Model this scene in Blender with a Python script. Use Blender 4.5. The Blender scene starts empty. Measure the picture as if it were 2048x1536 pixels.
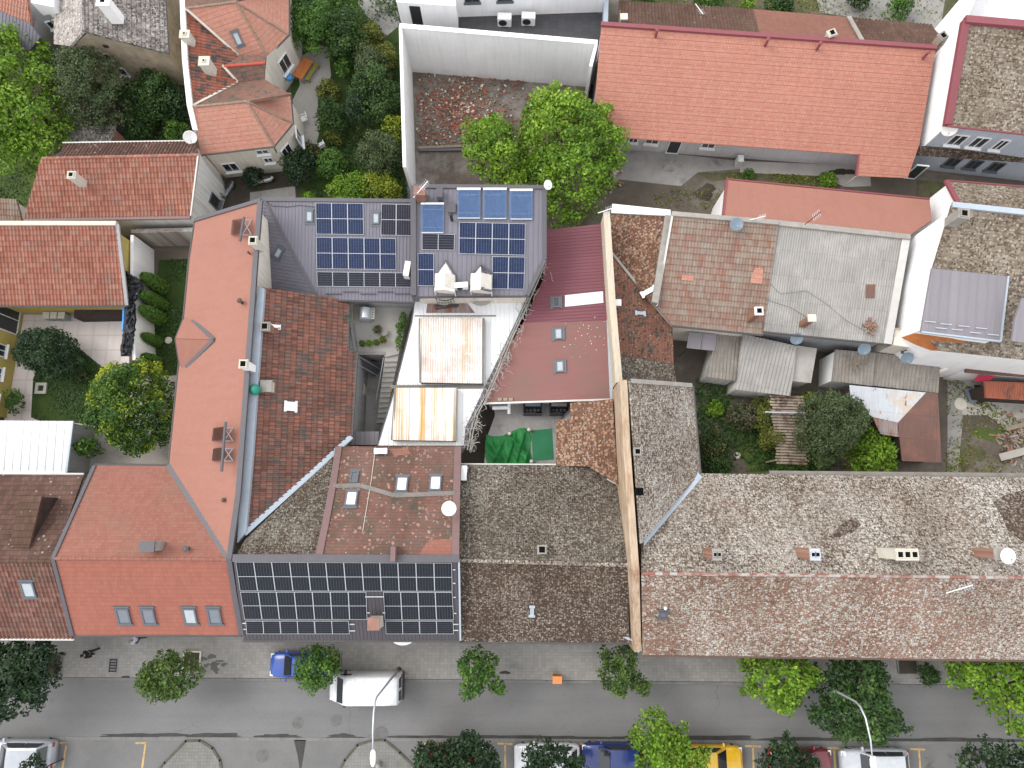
import bpy, bmesh, math, random
import numpy as np
from mathutils import Vector, Matrix
R = random.Random(7)
C = bpy.context.scene.collection
S = bpy.context.scene
# ------------------------------------------------------------------ camera, sky, sun, exposure
FPX, CAMH, NAD = 1430.0, 50.0, (1036.0, 1040.0)
_d = Vector(((NAD[0]-1024)/FPX, -(NAD[1]-768)/FPX, -1)).normalized()
_Z = -_d
_X = (Vector((1, 0, 0)) - _Z*_Z.x).normalized()
_Y = _Z.cross(_X)
ROT = Matrix((_X, _Y, _Z))            # camera axes -> world
cam = bpy.data.cameras.new('camera'); co = bpy.data.objects.new('camera', cam); C.objects.link(co)
co.matrix_world = Matrix.Translation((0, 0, CAMH)) @ ROT.to_4x4()
cam.sensor_width = 36; cam.lens = 36*FPX/2048; cam.clip_end = 2000
S.camera = co
w = bpy.data.worlds.new('World'); S.world = w; w.use_nodes = True
nt = w.node_tree; bg = nt.nodes['Background']
sky = nt.nodes.new('ShaderNodeTexSky'); sky.sky_type = 'NISHITA'; sky.sun_disc = False
SUN_EL, SUN_AZ = math.radians(48), math.radians(292)
sky.sun_elevation = SUN_EL; sky.sun_rotation = SUN_AZ
sky.air_density = 1.0; sky.dust_density = 3.0; sky.ozone_density = 1.0
hs = nt.nodes.new('ShaderNodeHueSaturation'); hs.inputs['Saturation'].default_value = 0.25
nt.links.new(sky.outputs[0], hs.inputs['Color'])
ov = nt.nodes.new('ShaderNodeMix'); ov.data_type = 'RGBA'; ov.inputs[0].default_value = 0.66     # even cloud cover over the clear-sky gradient
nt.links.new(hs.outputs[0], ov.inputs[6]); ov.inputs[7].default_value = (7.2, 7.3, 7.6, 1); nt.links.new(ov.outputs[2], bg.inputs['Color'])
bg.inputs['Strength'].default_value = 0.15
sl = bpy.data.lights.new('sun', 'SUN'); sl.energy = 0.85; sl.angle = math.radians(28); sl.color = (1, .96, .9)
so = bpy.data.objects.new('sun', sl); C.objects.link(so)
_sd = Vector((math.sin(SUN_AZ)*math.cos(SUN_EL), math.cos(SUN_AZ)*math.cos(SUN_EL), math.sin(SUN_EL)))
so.rotation_euler = _sd.to_track_quat('Z', 'Y').to_euler()
S.view_settings.view_transform = 'Standard'; S.view_settings.look = 'None'
S.view_settings.exposure = 0.95; S.view_settings.gamma = 1
# ------------------------------------------------------------------ geometry helpers
def ray(x, y): return ROT @ Vector(((x-1024)/FPX, -(y-768)/FPX, -1))
def P(x, y, z=0.0):
    r = ray(x, y); t = (z-CAMH)/r.z
    return Vector((r.x*t, r.y*t, z))
class Plane:
    def __init__(s, a, b, c):
        s.a = P(*a); b = P(*b); c = P(*c)
        s.n = (b-s.a).cross(c-s.a).normalized()
        if s.n.z < 0: s.n = -s.n
        v = Vector((s.n.x, s.n.y, 0))
        if v.length < 1e-3: v = Vector((0, -1, 0))
        s.V = (v - s.n*v.dot(s.n)).normalized(); s.U = s.V.cross(s.n).normalized()
    def pt(s, x, y, h=0.0):
        r = ray(x, y); o = Vector((0, 0, CAMH)); a = s.a+s.n*h
        return o + r*((a-o).dot(s.n)/r.dot(s.n))
    def z(s, x, y):                      # height of the plane over a world x, y
        return s.a.z - ((x-s.a.x)*s.n.x+(y-s.a.y)*s.n.y)/s.n.z
    def turned(s, px0, px1):             # same plane, rows along the given pixel direction
        q = Plane.__new__(Plane); q.a = s.a; q.n = s.n
        q.U = (s.pt(*px1)-s.pt(*px0)).normalized(); q.V = s.n.cross(q.U)*-1
        q.V = q.V if q.V.z <= 0 else -q.V
        return q
ORG = {}
class MB:
    """collects faces of ONE mesh"""
    def __init__(s): s.v = []; s.f = []; s.m = []; s.uv = []
    def face(s, pts, m=0, uv=None):
        i = len(s.v); s.v += [tuple(p) for p in pts]; s.f.append(tuple(range(i, i+len(pts)))); s.m.append(m)
        s.uv += list(uv) if uv else [(p[0], p[1]) for p in pts]
    def prism(s, top, bot, m=0, uv=None, mb=None):
        n = len(top); s.face(top, m, uv); s.face(bot[::-1], m if mb is None else mb)
        for i in range(n):
            j = (i+1) % n; s.face([top[j], top[i], bot[i], bot[j]], m if mb is None else mb)
    def box(s, c, sz, m=0, ax=None):
        c = Vector(c); ax = ax or (Vector((1,0,0)), Vector((0,1,0)), Vector((0,0,1)))
        a, b, d = [ax[i]*sz[i]/2 for i in range(3)]
        t = [c-a-b+d, c+a-b+d, c+a+b+d, c-a+b+d]; o = [p-d*2 for p in t]
        s.prism(t, o, m, [(0,0),(1,0),(1,1),(0,1)])
    def tube(s, path, r, n=8, m=0, caps=True):
        path = [Vector(p) for p in path]; rs = r if isinstance(r, (list, tuple)) else [r]*len(path)
        rings = []
        for i, p in enumerate(path):
            t = (path[min(i+1, len(path)-1)]-path[max(i-1, 0)]).normalized()
            q = Vector((0,0,1)) if abs(t.z) < .9 else Vector((1,0,0))
            u = t.cross(q).normalized(); v = t.cross(u)
            rings.append([p+(u*math.cos(k*2*math.pi/n)+v*math.sin(k*2*math.pi/n))*rs[i] for k in range(n)])
        for a, b in zip(rings, rings[1:]):
            for k in range(n): s.face([a[k], a[(k+1)%n], b[(k+1)%n], b[k]], m)
        if caps: s.face(rings[0][::-1], m); s.face(rings[-1], m)
    def lathe(s, c, prof, axis=Vector((0,0,1)), n=20, m=0):
        axis = Vector(axis).normalized(); q = Vector((1,0,0)) if abs(axis.x) < .9 else Vector((0,1,0))
        u = axis.cross(q).normalized(); v = axis.cross(u); c = Vector(c)
        rings = [[c+axis*z+(u*math.cos(k*2*math.pi/n)+v*math.sin(k*2*math.pi/n))*r for k in range(n)] for r, z in prof]
        for a, b in zip(rings, rings[1:]):
            for k in range(n): s.face([a[k], a[(k+1)%n], b[(k+1)%n], b[k]], m)
        s.face(rings[0][::-1], m); s.face(rings[-1], m)
def obj(name, mb, mat, parent=None, smooth=False, merge=False, bevel=0):
    o0 = ORG.get(parent.name, Vector()) if parent else Vector()
    me = bpy.data.meshes.new(name)
    me.from_pydata([(p[0]-o0.x, p[1]-o0.y, p[2]-o0.z) for p in mb.v], [], mb.f)
    mats = mat if isinstance(mat, (list, tuple)) else [mat]
    for m_ in mats: me.materials.append(m_)
    me.polygons.foreach_set('material_index', mb.m)
    uv = me.uv_layers.new(name='UVMap'); uv.data.foreach_set('uv', np.array(mb.uv, 'f').ravel())
    if merge or smooth:
        bm = bmesh.new(); bm.from_mesh(me); bmesh.ops.remove_doubles(bm, verts=bm.verts, dist=.0008)
        bmesh.ops.recalc_face_normals(bm, faces=bm.faces); bm.to_mesh(me); bm.free()
    if smooth: me.polygons.foreach_set('use_smooth', [True]*len(me.polygons))
    o = bpy.data.objects.new(name, me); C.objects.link(o)
    if bevel:
        b = o.modifiers.new('bevel', 'BEVEL'); b.width = bevel; b.segments = 2; b.limit_method = 'ANGLE'
    if parent: o.parent = parent; ORG[o.name] = o0
    return o
def tag(o, label, cat, group=None):
    o['label'] = label; o['category'] = cat
    if group: o['group'] = group
    return o
def thing(name, loc, label, cat, group=None):
    o = bpy.data.objects.new(name, None); C.objects.link(o); o.location = loc; o.empty_display_size = .2
    ORG[o.name] = Vector(loc); return tag(o, label, cat, group)
def struct(name, mb, mat, kind='structure', **k):
    o = obj(name, mb, mat, **k); o['kind'] = kind; return o
def inset(pts, d):
    """offset a plan ring inwards; keeps z"""
    n = len(pts); ar = sum(pts[i].x*pts[(i+1)%n].y-pts[(i+1)%n].x*pts[i].y for i in range(n))
    sg = 1 if ar > 0 else -1; out = []
    for i in range(n):
        a, b, c = pts[i-1], pts[i], pts[(i+1)%n]
        e1 = (b-a).xy.normalized(); e2 = (c-b).xy.normalized()
        n1 = Vector((-e1.y, e1.x))*sg; n2 = Vector((-e2.y, e2.x))*sg
        k = max(.3, 1+n1.dot(n2)); o = (n1+n2)/k*d
        out.append(Vector((b.x+o.x, b.y+o.y, b.z)))
    return out
# ------------------------------------------------------------------ node materials
TONE = dict(salmon_tiles=(.69,.895,.94), salmon_weathered_tiles=(.65,.85,.89), salmon_smooth_tiles=(.65,.8,.865), new_salmon_tiles=(.82,1.15,1.25), orange_tiles=(.92,1.54,1.85),
 mossy_orange_tiles=(.75,1.1,1.3), brownish_orange_tiles=(.65,.92,1), red_pantiles=(1.02,1.46,1.42), dark_brown_pantiles=(1.45,1.72,1.75), grey_lichen_tiles=(.68,.67,.64), brown_lichen_tiles=(.64,.61,.58),
 pale_lichen_tiles=(.95,.945,.93), lichen_on_red_tiles=(.83,.84,.82), mossy_red_tiles=(.75,1.07,1.3), faded_pink_pantiles=(.76,1.0,1.05), beige_mottled_tiles=(.68,.72,.76), brown_red_pantiles=(.62,.76,.76),
 red_bitumen_tiles=(.7,.88,.92), faded_maroon_sheet=(.75,.98,.97), maroon_ribbed_metal=(.86,1.14,1.25), grey_corrugated_sheets=(.96,.96,.96), grey_block_paving=1.36, large_patio_slabs=(1.9,1.95,2.1),
 orange_lichen_tiles=(.72,.8,.82), old_red_black_tiles=(.78,.95,.98), dark_ribbed_metal=(2.1,2.25,2.5))
class G:
    def __init__(s, name, rough=.85, spec=.25):
        s.m = bpy.data.materials.new(name); s.m.use_nodes = True; s.t = s.m.node_tree
        s.b = s.t.nodes['Principled BSDF']; s.b.inputs['Roughness'].default_value = rough
        s.b.inputs['Specular IOR Level'].default_value = spec
    def L(s, a, b):
        if hasattr(a, 'links'): s.t.links.new(a, b)
        elif hasattr(b.default_value, '__len__') and not hasattr(a, '__len__'): b.default_value = [a]*len(b.default_value)
        else: b.default_value = (tuple(a)+(1,) if hasattr(a, '__len__') and len(a) == 3 and len(b.default_value) == 4 else a)
    def n(s, typ, out=0, props=None, **ins):
        nd = s.t.nodes.new('ShaderNode'+typ)
        for k, v in (props or {}).items(): setattr(nd, k, v)
        for k, v in ins.items():
            s.L(v, nd.inputs[int(k[1:])] if k[0] == 'i' and k[1:].isdigit() else nd.inputs[k.replace('_', ' ')])
        return nd.outputs[out]
    def math(s, op, a, b=0.0, c=0.0, clamp=False):
        return s.n('Math', 0, {'operation': op, 'use_clamp': clamp}, i0=a, i1=b, i2=c)
    def mix(s, f, a, b, mode='MIX'):
        nd = s.t.nodes.new('ShaderNodeMix'); nd.data_type = 'RGBA'; nd.blend_type = mode
        s.L(f, nd.inputs[0]); s.L(a, nd.inputs[6]); s.L(b, nd.inputs[7]); return nd.outputs[2]
    def ramp(s, f, stops, interp='LINEAR'):
        nd = s.t.nodes.new('ShaderNodeValToRGB'); r = nd.color_ramp; r.interpolation = interp
        while len(r.elements) < len(stops): r.elements.new(.5)
        for e, (p, c) in zip(r.elements, stops): e.position = p; e.color = tuple(c)+(1,)
        s.L(f, nd.inputs[0]); return nd.outputs[0]
    def rng(s, v, a, b, c=0.0, d=1.0): return s.n('MapRange', 0, {'clamp': True}, i0=v, i1=a, i2=b, i3=c, i4=d)
    def uv(s): return s.n('UVMap', 0, {'uv_map': 'UVMap'})
    def obc(s): return s.n('TexCoord', 3)
    def noise(s, vec, sc, det=3.0, rough=.55, out=0): return s.n('TexNoise', out, None, Vector=vec, Scale=sc, Detail=det, Roughness=rough)
    def sep(s, v):
        nd = s.t.nodes.new('ShaderNodeSeparateXYZ'); s.L(v, nd.inputs[0]); return nd.outputs
    def xyz(s, x, y, z=0.0): return s.n('CombineXYZ', 0, None, i0=x, i1=y, i2=z)
    def bump(s, h, st=.5, d=.02): s.L(s.n('Bump', 0, None, Strength=st, Distance=d, Height=h), s.b.inputs['Normal'])
    def done(s, col):
        k = TONE.get(s.m.name.split('.')[0])
        if k: col = s.mix(1.0, col, k if hasattr(k, '__len__') else (k, k, k), 'MULTIPLY')
        s.L(col, s.b.inputs['Base Color']); return s.m
def lerp(a, b, t): return tuple(a[i]+(b[i]-a[i])*t for i in range(3))
def mul(a, k): return tuple(x*k for x in a)
def plain(name, col, rough=.8, var=.25, sc=1.5, bump=.15, spec=.25, stain=None, metal=0):
    g = G(name, rough, spec); v = g.obc(); g.b.inputs['Metallic'].default_value = metal
    a = g.noise(v, sc, 6, .65); f = g.noise(v, sc*14, 3)
    c = g.mix(g.rng(a, .3, .7), mul(col, 1-var), mul(col, 1+var*.7))
    c = g.mix(g.math('MULTIPLY', g.rng(f, .45, .75), var*.8), c, mul(col, .55))
    if stain:
        s1 = g.noise(g.n('Mapping', 0, None, Vector=v, Location=(7, 3, 1)), stain[1], 5, .7)
        c = g.mix(g.rng(s1, stain[2], stain[3]), c, stain[0])
    if bump: g.bump(f, bump, .02)
    return g.done(c)
def flat(name, col, rough=.5, spec=.4, metal=0):
    g = G(name, rough, spec); g.b.inputs['Metallic'].default_value = metal
    f = g.noise(g.obc(), 3, 4); return g.done(g.mix(g.rng(f, .3, .7), mul(col, .93), mul(col, 1.05)))
def tiles(name, cols, w=.2, h=.3, bump=.5, big=(.35, .25), joint=.5, rough=.85, moss=None, spots=(), off=.5, drift=None):
    """roof tiles on the slope's own metres: a random tone per tile, weathering, lichen spots"""
    g = G(name, rough, .2); uv = g.uv(); x, y, _ = g.sep(uv)
    v = g.math('DIVIDE', y, h); row = g.math('FLOOR', v)
    u = g.math('ADD', g.math('DIVIDE', x, w), g.math('MULTIPLY', g.math('MODULO', row, 2), off))
    cell = g.xyz(g.math('FLOOR', u), row)
    rnd = g.n('TexWhiteNoise', 0, {'noise_dimensions': '2D'}, Vector=cell)
    k = len(cols); c = g.ramp(rnd, [(i/max(1, k-1), cc) for i, cc in enumerate(cols)])
    fu = g.math('FRACT', u); fv = g.math('FRACT', v)
    n1 = g.noise(uv, big[0], 5, .65)
    c = g.mix(g.math('MULTIPLY', g.rng(n1, .35, .7), big[1]), c, mul(cols[0], .5))
    n2 = g.noise(uv, 9, 4, .7)
    c = g.mix(g.math('MULTIPLY', g.rng(n2, .4, .8), .35), c, mul(cols[-1], 1.12))
    if drift: c = g.mix(g.math('MULTIPLY', g.rng(g.noise(uv, drift[1], 4, .6), drift[2], drift[3]), drift[4]), c, drift[0])
    # joints: thin darker line at the lower edge and the sides
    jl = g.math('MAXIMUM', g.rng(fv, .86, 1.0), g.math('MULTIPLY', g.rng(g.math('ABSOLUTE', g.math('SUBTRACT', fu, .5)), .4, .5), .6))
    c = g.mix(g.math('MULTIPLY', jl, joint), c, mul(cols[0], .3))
    if moss:
        mcol, msc, lo, hi = moss[:4]
        mm = g.rng(g.math('ADD', g.math('MULTIPLY', g.noise(uv, msc, 6, .75), .8), g.math('MULTIPLY', rnd, .2)), lo, hi)
        c = g.mix(mm, c, g.mix(g.noise(uv, 12, 3), mul(mcol, .7), mul(mcol, 1.3)))
    for i, (scol, ssc, cov0, cov1, nsc, rad) in enumerate(spots):
        vv = g.n('Mapping', 0, None, Vector=uv, Location=(i*13.7, i*5.1, 0))
        nd = g.t.nodes.new('ShaderNodeTexVoronoi'); nd.voronoi_dimensions = '2D'; g.L(vv, nd.inputs['Vector']); nd.inputs['Scale'].default_value = ssc
        pick = g.sep(nd.outputs['Color'])
        cover = g.rng(g.noise(g.n('Mapping', 0, None, Vector=vv, Scale=(1.0, .6, 1)), nsc, 5, .72), .36, .64, cov0, cov1)
        on = g.math('LESS_THAN', pick[0], cover)
        r = g.math('MULTIPLY', g.math('ADD', pick[1], .5), rad)
        m = g.math('MULTIPLY', on, g.rng(g.math('SUBTRACT', nd.outputs['Distance'], r), -.12, .12, 1, 0))
        c = g.mix(m, c, g.mix(pick[2], mul(scol, .72), mul(scol, 1.18)))
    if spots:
        c = g.mix(g.math('MULTIPLY', g.rng(fv, .78, .97), .42), c, g.mix(.62, c, (.02,.016,.013)))  # shadow line at each course's lower edge, painted into the colour over the lichen
        wn = g.noise(g.n('Mapping', 0, None, Vector=uv, Location=(31, 17, 0), Scale=(1, .55, 1)), .22, 6, .7)
        c = g.mix(g.rng(wn, .36, .62), g.mix(1.0, c, (.74,.68,.63), 'MULTIPLY'), g.mix(1.0, c, (1.14,1.14,1.13), 'MULTIPLY'))
    else:
        stn = g.noise(g.xyz(g.math('MULTIPLY', x, 2.2), g.math('MULTIPLY', y, .28)), 1.0, 5, .65)
        c = g.mix(g.math('MULTIPLY', g.rng(stn, .5, .75), .22), c, mul(cols[0], .62))
    hgt = g.math('ADD', g.math('MULTIPLY', fv, .8), g.math('MULTIPLY', g.rng(g.math('ABSOLUTE', g.math('SUBTRACT', fu, .5)), .42, .5), -.5))
    hgt = g.math('ADD', hgt, g.math('MULTIPLY', n2, .5))
    g.bump(hgt, bump, .03)
    return g.done(c)
def streaky(name, col, along='y', cols2=(), rough=.6, spec=.3, sheet=(0.9, 1.5), metal=0, dirt=.4):
    """metal or fibre-cement sheets: per-sheet tone, streaks running down the slope, stains"""
    g = G(name, rough, spec); uv = g.uv(); x, y, _ = g.sep(uv); g.b.inputs['Metallic'].default_value = metal
    rnd = g.n('TexWhiteNoise', 0, {'noise_dimensions': '2D'}, Vector=g.xyz(g.math('FLOOR', g.math('DIVIDE', x, sheet[0])), g.math('FLOOR', g.math('DIVIDE', y, sheet[1]))))
    c = g.mix(rnd, mul(col, .93), mul(col, 1.06))
    st = g.noise(g.xyz(g.math('MULTIPLY', x, 6), g.math('MULTIPLY', y, .35)), 1.5, 5, .7)
    c = g.mix(g.math('MULTIPLY', g.rng(st, .42, .72), dirt), c, mul(col, .42))
    bl = g.noise(uv, .8, 6, .7)
    c = g.mix(g.math('MULTIPLY', g.rng(bl, .45, .72), dirt*.7), c, mul(col, .6))
    for i, (cc, sx, sy, lo, hi) in enumerate(cols2):
        q = g.noise(g.xyz(g.math('ADD', g.math('MULTIPLY', x, sx), 3.1*i+1), g.math('ADD', g.math('MULTIPLY', y, sy), 7.7*i)), 1, 6, .7)
        c = g.mix(g.rng(q, lo, hi), c, cc)
    fr = g.math('FRACT', g.math('DIVIDE', y, sheet[1]))
    c = g.mix(g.math('MULTIPLY', g.rng(fr, .975, 1.0), .5), c, mul(col, .3))
    g.bump(g.noise(uv, 25, 3), .12, .02)
    return g.done(c)
LEAF = {}
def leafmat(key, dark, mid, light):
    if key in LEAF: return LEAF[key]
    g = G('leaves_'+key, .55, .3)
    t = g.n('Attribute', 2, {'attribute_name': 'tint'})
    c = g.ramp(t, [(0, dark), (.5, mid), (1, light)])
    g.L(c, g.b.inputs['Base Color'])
    tr = g.n('BsdfTranslucent', 0, None, Color=c)
    mx = g.t.nodes.new('ShaderNodeMixShader'); mx.inputs[0].default_value = .18
    g.t.links.new(g.b.outputs[0], mx.inputs[1]); g.t.links.new(tr, mx.inputs[2])
    g.t.links.new(mx.outputs[0], g.t.nodes['Material Output'].inputs['Surface'])
    LEAF[key] = g.m; return g.m
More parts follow.
